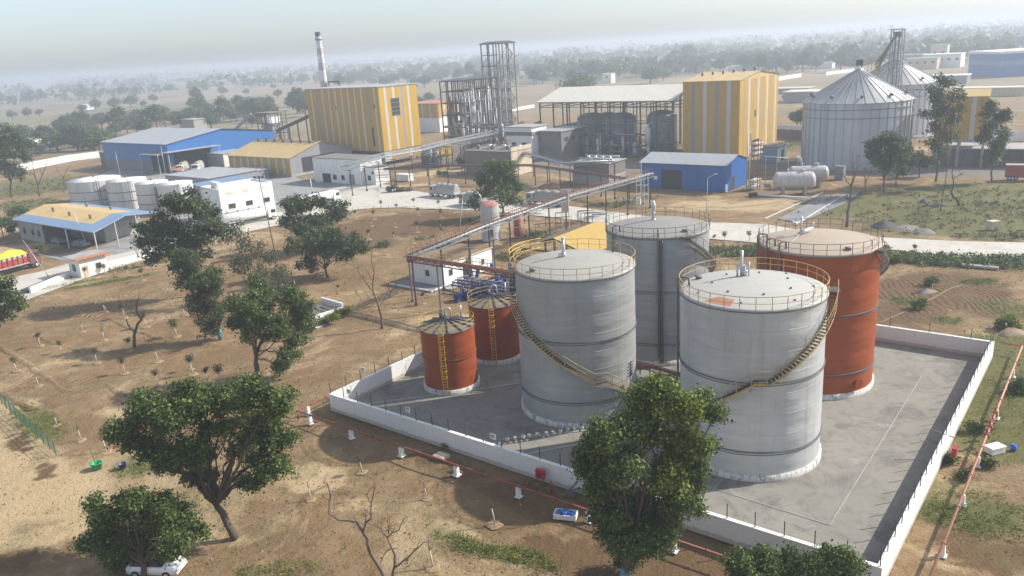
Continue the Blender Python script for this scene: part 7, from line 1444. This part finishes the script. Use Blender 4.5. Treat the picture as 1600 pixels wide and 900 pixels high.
bare_tree('big leafless tree with two twisted stems at the bottom centre', (612, 935), [([(610, 930)]+z3([(600, 900), (560, 830), (530, 780), (520, 720), (500, 690), (470, 645), (440, 640), (385, 635), (340, 605), (345, 550), (350, 520), (335, 465), (320, 465)]), 1, .25), (z3([(345, 545), (320, 530), (300, 520)]), .3, .1), (z3([(500, 690), (515, 650), (540, 630), (538, 600), (540, 560), (555, 490), (562, 485)]), .6, .15), (z3([(540, 560), (520, 520), (470, 505)]), .3, .1), (z3([(512, 650), (512, 590)]), .25, .2), ([(612, 930)]+z3([(640, 900), (650, 850), (652, 800), (630, 755), (615, 720), (590, 690)]), .8, .25), (z3([(615, 720), (640, 695), (670, 685), (690, 640), (705, 620)]), .4, .15), (z3([(620, 700), (618, 650), (615, 610)]), .25, .1), (z3([(648, 862), (690, 830), (730, 795), (770, 760), (785, 740), (830, 755)]), .5, .1), (z3([(630, 770), (600, 800), (580, 840)]), .3, .15), (z3([(530, 655), (570, 670), (605, 690)]), .2, .1)], .15, 34, 1)
bare_tree('leafless tree standing on sand left of the small orange tanks', (597, 513), [([(597, 513), (596, 495), (592, 480), (588, 468), (583, 455), (583, 440), (585, 425), (580, 405), (582, 388)], 1, .2), ([(583, 455), (572, 442), (562, 428), (556, 412)], .5, .12), ([(583, 440), (575, 425), (570, 420)], .3, .1), ([(592, 480), (604, 462), (612, 440), (618, 430)], .25, .08)], .2, 22, 2)
bare_tree('small leafless tree leaning on sand near the rack corner', (607, 466), [([(607, 466), (610, 456), (618, 446), (626, 440)], 1, .3), ([(610, 456), (604, 446), (600, 440)], .5, .2), ([(618, 446), (618, 436)], .4, .2)], .12, 8, 3)
z1 = lambda L: [(x/4.09, 420+y/4.09) for x, y in L]
bare_tree('dark crooked leafless trunk in the left planting field', (210, 543), [(z1([(860, 500), (858, 450), (860, 410), (880, 350), (905, 325), (885, 300), (870, 262), (875, 220), (885, 185)]), 1, .3), (z1([(860, 400), (835, 380), (818, 360), (805, 320)]), .5, .3), (z1([(890, 340), (912, 312)]), .4, .3), (z1([(885, 185), (890, 140)]), .15, .1)], .24, 8, 4, mat='bark')
z5 = lambda L: [(1250+x/4, 200+y/4) for x, y in L]
bare_tree('tall leafless tree beyond the road above the orange tank', (1323, 356), [(z5([(290, 620), (298, 560), (300, 520), (315, 440), (320, 370), (335, 290), (330, 220), (335, 130)]), 1, .12), (z5([(310, 450), (280, 440), (250, 460), (200, 430), (150, 405)]), .35, .08), (z5([(320, 360), (290, 330), (270, 290), (255, 270)]), .35, .1), (z5([(325, 450), (360, 425), (400, 385), (410, 260)]), .35, .08), (z5([(320, 370), (350, 290), (358, 230), (355, 130)]), .4, .08)], .3, 30, 5, mat='bark')
bare_tree('crooked bare stem with a drooping bend in the right field', (1498, 320), [(z5([(995, 480), (980, 445), (955, 425), (945, 400), (960, 360)]), 1, .6), (z5([(960, 360), (958, 320), (950, 280), (960, 250), (990, 240)]), .5, .15), (z5([(958, 315), (985, 300), (1010, 290)]), .35, .15)], .3, 14, 6, mat='bark')
bare_tree('thin leafless tree right of the dark tree at the far left', (62, 306), [([(62, 306), (60, 290), (56, 278), (52, 262), (50, 250)], 1, .2), ([(60, 290), (66, 274), (72, 258), (76, 248)], .6, .15), ([(56, 278), (46, 266), (40, 256)], .4, .15), ([(66, 274), (62, 260), (60, 244)], .35, .1)], .3, 26, 7)
bare_tree('thin leafless shrub before the long white boundary wall', (100, 290), [([(100, 290), (99, 278), (104, 266), (112, 256)], 1, .2), ([(99, 278), (90, 268), (86, 258)], .6, .2)], .2, 14, 8)
bare_tree('slim bare tree between the dark round tree and the tall leafless one', (1352, 300), [([(1352, 300), (1353, 285), (1350, 268), (1354, 250)], 1, .2), ([(1353, 285), (1360, 270), (1364, 255)], .5, .15)], .16, 12, 9)
# ---- saplings
def sapling_proto(seed, h_, tuft, m, dead=False):
    t = thing('sapling', (0, 0, 0), 'x', 'sapling', 0, 'young saplings with limewashed stems'); q = MB(); q.tube([(0, 0, 0), (-.05, 0, h_*.35), (-.14, .02, h_*.6)], [.075, .065, .05], 7); q.build('painted_stem', M['whitetrunk'], t)
    q = MB(); q.tube([(-.14, .02, h_*.6), (-.2, 0, h_)], [.05, .02], 6); g = random.Random(seed)
    for k in range(5): a = Vector((-.15, 0, h_*(.6+.08*k))); limb(q, a, a+Vector((g.uniform(-.5, .5), g.uniform(-.5, .5), g.uniform(.2, .6))), .02, .008, seed+k, .1, 3)
    q.build('top_shoot', M['bark'], t)
    if tuft: me = leaf_mesh('leaves', [(-.18, 0, h_*.9), (-.1, .1, h_*.75)], [tuft, tuft*.7], [int(500*tuft), int(260*tuft)], .17, None, [M[m]], .14, seed=seed, per=8); o = bpy.data.objects.new('leaves', me); COL.objects.link(o); o.parent = t
    q = MB(); n = 14
    for j, (r_, z) in enumerate(((.7, -.09), (.5, .04), (.3, .0), (.01, -.02))):
        for i in range(n): q.v.append((cos(2*pi*i/n)*r_*(1+.25*sin(1.7*i+seed)+.1*sin(4*i)), sin(2*pi*i/n)*r_, z))
    for j in range(3):
        for i in range(n): q.face((j*n+i, j*n+(i+1) % n, (j+1)*n+(i+1) % n, (j+1)*n+i), 0, None, True)
    q.build('planting_basin', M['ground'], t); return t
protos = [sapling_proto(1, 2.5, .55, 'leaf3'), sapling_proto(2, 2.2, .38, 'leaf3'), sapling_proto(3, 2.3, 0, 'leaf', True), sapling_proto(4, 2.4, .75, 'leaf')]
spx = [(x/4.09, 420+y/4.09, k) for x, y, k in ((105, 650, 1), (245, 745, 2), (255, 490, 1), (395, 535, 1), (530, 400, 2), (665, 455, 2), (670, 270, 2), (795, 310, 0), (935, 370, 0), (835, 525, 0), (1130, 430, 3), (1180, 295, 2), (1010, 590, 2), (800, 665, 0), (1010, 740, 0), (1220, 640, 0), (620, 600, 0))]
spx += [(350+x/4, 200+y/4, k) for x, y, k in ((825, 565, 0), (940, 570, 0), (925, 612, 2), (1070, 620, 2), (1215, 545, 0), (1210, 650, 0), (1360, 560, 3), (1355, 625, 0), (905, 695, 1), (1060, 690, 1), (1185, 720, 2), (1015, 790, 1), (1345, 500, 0), (1190, 490, 0), (985, 495, 3), (1365, 680, 1), (1082, 520, 0))]
spx += [(400+x/3, 600+y/3, k) for x, y, k in ((497, 410, 1), (257, 540, 2), (800, 535, 2), (1118, 655, 2), (828, 855, 2))]+[(126, 687, 2), (89, 664, 2), (166, 705, 2)]
spx += [(x/4, 250+y/4, k) for x, y, k in ((660, 705, 3), (725, 725, 2), (800, 720, 0), (895, 750, 0), (970, 655, 3), (540, 735, 1), (1600, 560, 2), (1180, 640, 1))]
spx += [(140+x/3.75, 460+y/3.75, k) for x, y, k in ((605, 465, 0), (765, 510, 3), (85, 265, 2), (95, 100, 2), (688, 512, 1))]+[(1132, 377, 3), (1171, 376, 3), (1457, 455, 1), (1115, 380, 1), (530, 458, 1), (462, 450, 2), (661, 474, 1), (1430, 400, 1)]
g_ = random.Random(4)
for i, (px, py, k) in enumerate(spx):
    p = G(px, py); lab = {0: 'young sapling with pale stem and a thin tuft of leaves in dry soil', 1: 'short young sapling with a sparse tuft of leaves in dry soil', 2: 'young sapling with pale stem and a bare leafless top in dry soil', 3: 'young sapling with a full round tuft of green leaves'}[k]
    dup(protos[k], p, g_.uniform(-.6, .6)+(0 if g_.random() < .7 else 2), lab, g_.uniform(.7, 1.05), ('saplings with a thin tuft', 'short saplings', 'bare topped saplings', 'full leaved saplings')[k])
def kill(o):
    for c in list(o.children): kill(c)
    bpy.data.objects.remove(o)
for p_ in protos: kill(p_)
# ---- shrubs
def shrub(label, px, py, blobs, n, size, mat='leaf', name='shrub', cl=.2):
    b = G(px, py); sc_ = FPX/b.y; cs = [tuple(Y(x, y_, b.y+random.uniform(-.3, .3))-b) for x, y_, r in blobs]; rs = [r/sc_ for *_, r in blobs]
    t = thing(name, b, label, 'shrub'); me = leaf_mesh('foliage', cs, rs, [n//len(blobs)]*len(blobs), size, None, [M[mat]], cl, seed=int(px), per=10, zfloor=0.0); o = bpy.data.objects.new('foliage', me); COL.objects.link(o); o.parent = t
    q = MB(); g = random.Random(int(px)); 
    for c in cs: limb(q, Vector((0, 0, 0)), Vector(c), .05, .015, int(px), .1, 4)
    q.build('stem', M['bark'], t)
shrub('yellow green hedge strip beside the white railed platform, nearer the bottom', 512, 506, [(500, 503, 7), (508, 500, 7), (516, 497, 7), (524, 494, 6)], 2400, .22, 'hedge')
shrub('yellow green hedge strip behind the nearer one, by the white railed platform', 535, 494, [(528, 488, 7), (538, 486, 8), (546, 483, 6)], 2000, .22, 'hedge')
shrub('leafy weed bush against the right wall under the red cabinet', 1484, 722, [(1480, 718, 8), (1487, 714, 7), (1484, 724, 7)], 1500, .2, 'leaf')
shrub('green bush beside the valves of the faded red pipe', 1524, 672, [(1522, 665, 9), (1530, 672, 8)], 1600, .22, 'leaf')
shrub('dark green bush at the right edge beside the faded red pipe', 1592, 612, [(1588, 605, 13), (1600, 600, 14), (1596, 618, 12), (1606, 615, 12)], 4200, .24, 'leaf')
shrub('green bush near the far right wall corner', 1572, 512, [(1566, 506, 10), (1578, 502, 12), (1586, 510, 9)], 2600, .28, 'leaf2')
shrub('yellow green bush in the ploughed plot behind the orange tank', 1437, 482, [(1432, 476, 9), (1442, 472, 8)], 1500, .25, 'leaf2')
shrub('bright green bush right of the orange tank top', 1400, 410, [(1398, 404, 8), (1404, 402, 7)], 1300, .3, 'leaf2')
shrub('green bush in the ploughed plot nearer the road', 1456, 444, [(1452, 439, 7), (1459, 437, 7)], 1200, .25, 'leaf')
shrub('low green bush between faded red pipe and the bottom edge', 1506, 748, [(1502, 745, 7), (1510, 742, 6)], 1100, .2, 'leaf')
shrub('small green bush below the white box on the right', 1545, 727, [(1541, 724, 7), (1549, 722, 6)], 1000, .2, 'leaf')
shrub('dark bush beside the road post before the grey pipe rack', 614, 300, [(608, 296, 5), (616, 292, 6), (622, 296, 5), (630, 297, 5), (640, 298, 5)], 2600, .35, 'leaf3')
shrub('bush at the foot of the left dark tree group', 690, 273, [(686, 270, 5), (694, 271, 5)], 900, .35, 'leaf')
shrub('green weeds tuft on the brown field near the bushy pair', 600, 384, [(594, 382, 6), (604, 381, 6)], 900, .25, 'leaf')
shrub('small dark weed at the foot of the front wall', 697, 700, [(696, 697, 3.5)], 260, .14, 'leaf')
# roadside growth and grass: nobody could count these
def scatter(name, specs, n, rr, size, mat, hz=.35, seed=1, label=None, cat=None, per=12, clump=.25, xr=None, thr=.45):
    g = np.random.default_rng(seed); C = []; R_ = []; k = 0
    while len(C) < n and k < 60:
        k += 1; s_ = specs[g.integers(len(specs))]; c = G(s_[0], s_[1]); m = 60; ang = radians(s_[4]) if len(s_) > 4 else 0; a = g.uniform(-1.2, 1.2, m)*s_[2]; b_ = g.uniform(-1.2, 1.2, m)*s_[3]
        X = c.x+a*cos(ang)-b_*sin(ang); Y_ = c.y+a*sin(ang)+b_*cos(ang); w = layer(specs, X, Y_)
        for x, y, ww in zip(X, Y_, w):
            if ww > thr and y > 30:
                q_ = Vector((x, y, 0))-B0; lu, lv = q_.dot(u), q_.dot(v)
                if -Wf-.4 < lu < .4 and -.4 < lv < Wr+.4: continue
                C.append((x, y, GZ+hz*.4)); R_.append(rr*g.uniform(.5, 1.4))
        k = 0 if len(C) < n and k < 2000 else k
        if len(C) >= n: break
    C = C[:n]; R_ = R_[:n]; me = leaf_mesh(name, C, R_, [per*max(1, int(4*r/rr)) for r in R_], size, None, [M[mat]], clump, flat=.5, seed=seed, per=per, zfloor=GZ-.05); o = bpy.data.objects.new(name, me); COL.objects.link(o); tag(o, label, cat, None, 'stuff')
VERGE = [s_ for s_ in GRASS if s_[0] > 1180 and 385 <= s_[1] <= 418]
scatter('roadside_growth', VERGE, 420, .75, .38, 'leaf', .6, 3, 'dense green weeds along the near side of the road at right', 'weeds', 14, .4)
scatter('roadside_growth', VERGE, 120, .8, .36, 'leaf3', .6, 6, 'dry olive weeds mixed into the roadside growth at right', 'weeds', 14, .4)
NEARG = [s_ for s_ in GRASS if s_[1] > 430 or (s_[0] > 1480 and s_[1] > 430)]
scatter('grass', NEARG, 3200, .12, .13, 'leaf2', .05, 4, 'short green grass patches in the near ground', 'grass', 4, .16)
MIDG = [s_ for s_ in GRASS if 280 < s_[1] < 430]
DRY = [(300, 700, 26, 22), (560, 780, 22, 16, -38), (140, 560, 26, 18), (500, 560, 24, 20), (1500, 780, 10, 18, 50), (700, 840, 20, 12, -38), (420, 860, 16, 8)]
scatter('dry_grass', DRY, 1300, .09, .10, 'leaf3', .04, 14, 'dry olive grass tufts scattered over the near soil', 'grass', 4, .13)
scatter('grass', MIDG, 1900, .3, .34, 'leaf3', .15, 5, 'dry olive grass on the plots around the road', 'grass', 6, .3)
# clods and stones on the bare soil
def clods(name, n, x0, x1, y0, y1, s0, s1, mat, seed, label):
    g = np.random.default_rng(seed); X = g.uniform(x0, x1, n*2); Y_ = g.uniform(y0, y1, n*2); lu = (X-B0.x)*u.x+(Y_-B0.y)*u.y; lv = (X-B0.x)*v.x+(Y_-B0.y)*v.y
    ok = ~((lu > -Wf-.5) & (lu < .5) & (lv > -.5) & (lv < Wr+.5)); X, Y_ = X[ok][:n], Y_[ok][:n]; n = len(X); s = g.uniform(s0, s1, n)*g.random(n)**1.5+s0; V = []; F_ = []
    a0 = g.uniform(0, 6.28, n)
    for k in range(5): V.append(np.stack([X+s*np.cos(a0+k*1.257)*(1 if k < 5 else 0), Y_+s*np.sin(a0+k*1.257)*.8, np.full(n, GZ-.1)], 1))
    V.append(np.stack([X+s*.1, Y_, GZ-.03+s*.55], 1)); V = np.stack(V, 1).reshape(-1, 3); base = np.arange(n)*6; tri = np.concatenate([np.stack([base+k, base+(k+1) % 5, base+5], 1) for k in range(5)])
    me = bpy.data.meshes.new(name); me.from_pydata(V.tolist(), [], tri.tolist()); me.materials.append(mat); me.update(); o = bpy.data.objects.new(name, me); COL.objects.link(o); tag(o, label, 'soil clods', None, 'stuff')
clods('soil_clods', 5000, -75, 60, 45, 110, .03, .12, M['soil'], 1, 'scattered soil clods on the near bare ground')
clods('soil_clods', 4000, -75, 90, 110, 165, .05, .2, M['soil'], 2, 'scattered soil clods on the middle fields')
clods('pale_stones', 1200, -60, 120, 50, 190, .03, .16, M['concrete'], 3, 'scattered pale stones and litter on the fields')
clods('pale_stones', 1500, -70, 50, 45, 100, .02, .06, M['concrete'], 7, 'small pale stones on the near ground')
# ------------------------------------------------------------------ trees beyond the plant
def proto_tree(seed, W_, H_, nb, n, size, mat, palm=False):
    g = random.Random(seed); t = thing('far_tree', (0, 0, 0), 'x', 'tree'); cs = []; rs = []
    for k in range(nb): a = g.uniform(0, 2*pi); r_ = W_*.5*g.random()**.6*.62; cs.append((cos(a)*r_, sin(a)*r_, H_*(.45+.4*g.random()*(1-r_/W_)))); rs.append(W_*g.uniform(.17, .27))
    me = leaf_mesh('crown', cs, rs, [n//nb]*nb, size, None, [M[mat]], size*.75, seed=seed, per=8, zfloor=H_*.12, core=2.8); o = bpy.data.objects.new('crown', me); COL.objects.link(o); o.parent = t
    q = MB(); q.tube([(0, 0, 0), (.1, .1, H_*.45)], [W_*.035, W_*.022], 6)
    for c in cs[:6]: q.tube([(.1, .1, H_*.4), tuple(Vector(c)*.9)], [W_*.018, .03], 5)
    q.build('trunk', M['bark'], t); return t
FP = [proto_tree(61, 10, 9.5, 12, 3400, .75, 'leaf4'), proto_tree(62, 8, 10.5, 10, 2800, .75, 'leaf4'), proto_tree(63, 12, 9, 13, 3600, .8, 'leaf'), proto_tree(64, 7, 7.5, 8, 2200, .7, 'leaf3'), proto_tree(65, 9, 13, 12, 3200, .8, 'leaf4')]
def palm():
    t = thing('palm_tree', (0, 0, 0), 'x', 'tree'); q = MB(); q.tube([(0, 0, 0), (.4, 0, 6), (.3, 0, 11)], [.35, .25, .2], 7); q.build('trunk', M['bark'], t); q = MB()
    for k in range(26):
        a = 2*pi*k/26; e = .9-1.6*((k*7) % 26)/26; P_ = [Vector((.3+cos(a)*r_*cos(e*.9), sin(a)*r_*cos(e*.9), 11+sin(e)*r_-.13*r_*r_)) for r_ in (0, .9, 1.8, 2.6)]; s_ = Vector((-sin(a), cos(a), 0))
        for i in range(3): w0, w1 = (.5, .55, .4, .05)[i], (.5, .55, .4, .05)[i+1]; q.poly([P_[i]-s_*w0, P_[i]+s_*w0, P_[i+1]+s_*w1, P_[i+1]-s_*w1])
    q.f = list(q.f); o = q.build('crown', M['leaf4'], t); at = o.data.attributes.new('tone', 'FLOAT', 'POINT'); at.data.foreach_set('value', [.5]*len(o.data.vertices)); return t
PP = palm()
def far(px, py, k, h_=1.0, lab='', grp=None, nm='far_tree', sx=1.0):
    p = G(px, py); return dup(FP[k] if k < 9 else PP, p, g_.uniform(0, 6.28), lab, (h_*sx*g_.uniform(.9, 1.1), h_*sx*g_.uniform(.9, 1.1), h_*g_.uniform(.9, 1.1)), grp)
g_ = random.Random(77)
def belt(n, x0, x1, yf, hh, lab, grp, ks=(0, 1, 2, 3, 4), sx=1.1):
    for i in range(n):
        px = x0+(x1-x0)*(i+g_.uniform(-.6, .6)+.5)/n; f = (px-x0)/(x1-x0); a, b_ = yf(f); far(px, g_.uniform(a, b_), g_.choice(ks), g_.uniform(*hh), lab, grp, sx=sx*g_.uniform(.9, 1.25))
belt(24, -20, 170, lambda f: (222, 252-12*f), (.9, 1.25), 'dark hazy tree in the left belt behind the white boundary wall', 'left tree belt')
belt(22, 100, 260, lambda f: (192, 222-10*f), (.95, 1.35), 'dark hazy tree in the belt left of the blue warehouse roof', 'trees left of the warehouse roof')
belt(26, 225, 430, lambda f: (186-6*f, 204-4*f), (1.0, 1.5), 'dark hazy tree in the belt behind the blue warehouse', 'trees behind the warehouse')
belt(12, 380, 430, lambda f: (172, 190), (1.0, 1.4), 'hazy tree beside the screening house', 'trees by the screening house')
for px, py, k, h_ in ((20, 186, 2, .8), (45, 184, 2, .9), (62, 182, 0, .8), (130, 176, 0, .9), (150, 172, 2, 1.1), (180, 170, 2, 1.1), (205, 168, 2, 1.3), (95, 208, 0, 1), (110, 190, 1, .7), (225, 168, 0, .7), (240, 160, 2, .9), (300, 172, 1, 1.1), (312, 168, 4, 1.4), (350, 149, 2, 1.1), (385, 148, 2, .8), (352, 160, 1, .5), (435, 153, 2, .9), (428, 140, 2, .8), (470, 158, 4, 1.0), (325, 185, 2, 1.2), (375, 176, 4, 1.1)):
    far(px, py, k, h_*1.15, 'lone hazy tree in the pale far fields at left', 'lone trees in the far fields')
for px, py, k, h_ in ((465, 178, 4, 1.5), (478, 182, 2, 1.6), (458, 172, 2, 1.3), (486, 176, 4, 1.5), (472, 166, 2, 1.5)): far(px, py, k, h_, 'large blue grey tree rising left of the left yellow block', 'large hazy trees by the left yellow block')
for px, py, k, h_ in ((658, 165, 2, .8), (672, 160, 2, .9), (686, 168, 0, .8), (640, 150, 2, .9), (668, 185, 3, .7)): far(px, py, k, h_, 'hazy tree between the left yellow block and the steel frame', 'hazy trees right of the left yellow block')
far(652, 151, 9, .95, 'single palm like tree right of the left yellow block', None, 'palm_tree')
far(901, 152, 2, 1.75, 'big round dark tree standing above the cream roof', None, sx=1.35); far(1074, 102, 4, 2.2, 'tall hazy tree sticking above the horizon behind the cream roof', None, sx=1.5)
belt(30, 520, 760, lambda f: (126-8*f, 142-8*f), (1.2, 1.9), 'blue grey tree in the far belt behind the left half of the plant', 'far belt, left half')
belt(26, 815, 1060, lambda f: (112-6*f, 140-8*f), (1.1, 1.8), 'blue grey tree in the far belt above the cream roof', 'far belt above the cream roof')
belt(40, 1050, 1350, lambda f: (98-8*f, 118-4*f), (1.3, 2.1), 'blue grey tree in the far belt right of the right yellow building', 'far belt, right half')
belt(14, 1425, 1600, lambda f: (78-2*f, 92-6*f), (1.3, 2.1), 'blue grey tree behind the far white houses', 'trees behind the far houses')
belt(8, 1190, 1262, lambda f: (150, 160), (.35, .5), 'small shrub like tree near the grey shed', 'small trees by the grey shed', (3,))
for px, py, k, h_ in ((1246, 196, 3, .9), (1250, 202, 1, .8)): far(px, py, k, h_, 'small tree touching the left side of the nearest silo', 'small trees left of the silo')
for i, (px, py) in enumerate(((815, 205), (842, 205), (735, 262), (722, 268))): far(px, py, 3, .7, 'small dark tree among the plant buildings', 'small trees inside the plant')
for p_ in FP+[PP]: kill(p_)
def wood(name, bands, seed, lab):
    g = np.random.default_rng(seed); C = []; R_ = []
    for n, a0, a1, d0, d1, r0, r1 in bands:
        for k in range(n): a = g.uniform(a0, a1); d = g.uniform(d0, d1); r = g.uniform(r0, r1); m_ = 1+.5*sin(a*37+d*.004)+.4*sin(a*91); C.append((d*sin(a), d*cos(a), GZ+r*.8)); R_.append(r*max(.4, m_))
    me = leaf_mesh(name, C, R_, [56]*len(C), 6.5, None, [M['leaf4']], 3.2, flat=.42, seed=seed, per=8, zfloor=GZ); o = bpy.data.objects.new(name, me); COL.objects.link(o); tag(o, lab, 'wood', None, 'stuff')
wood('distant_wood', [(110, -.62, -.08, 1500, 1700, 10, 18), (200, -.08, .62, 1500, 1900, 12, 20), (160, -.62, 0, 2300, 2600, 12, 24), (200, 0, .62, 2300, 2900, 14, 26), (260, -.62, .62, 3400, 4600, 20, 34)], 1, 'faint blue grey woods near the horizon')
wood('distant_wood', [(260, -.02, .62, 900, 1300, 9, 15)], 2, 'blue grey woods beyond the right half of the plant')
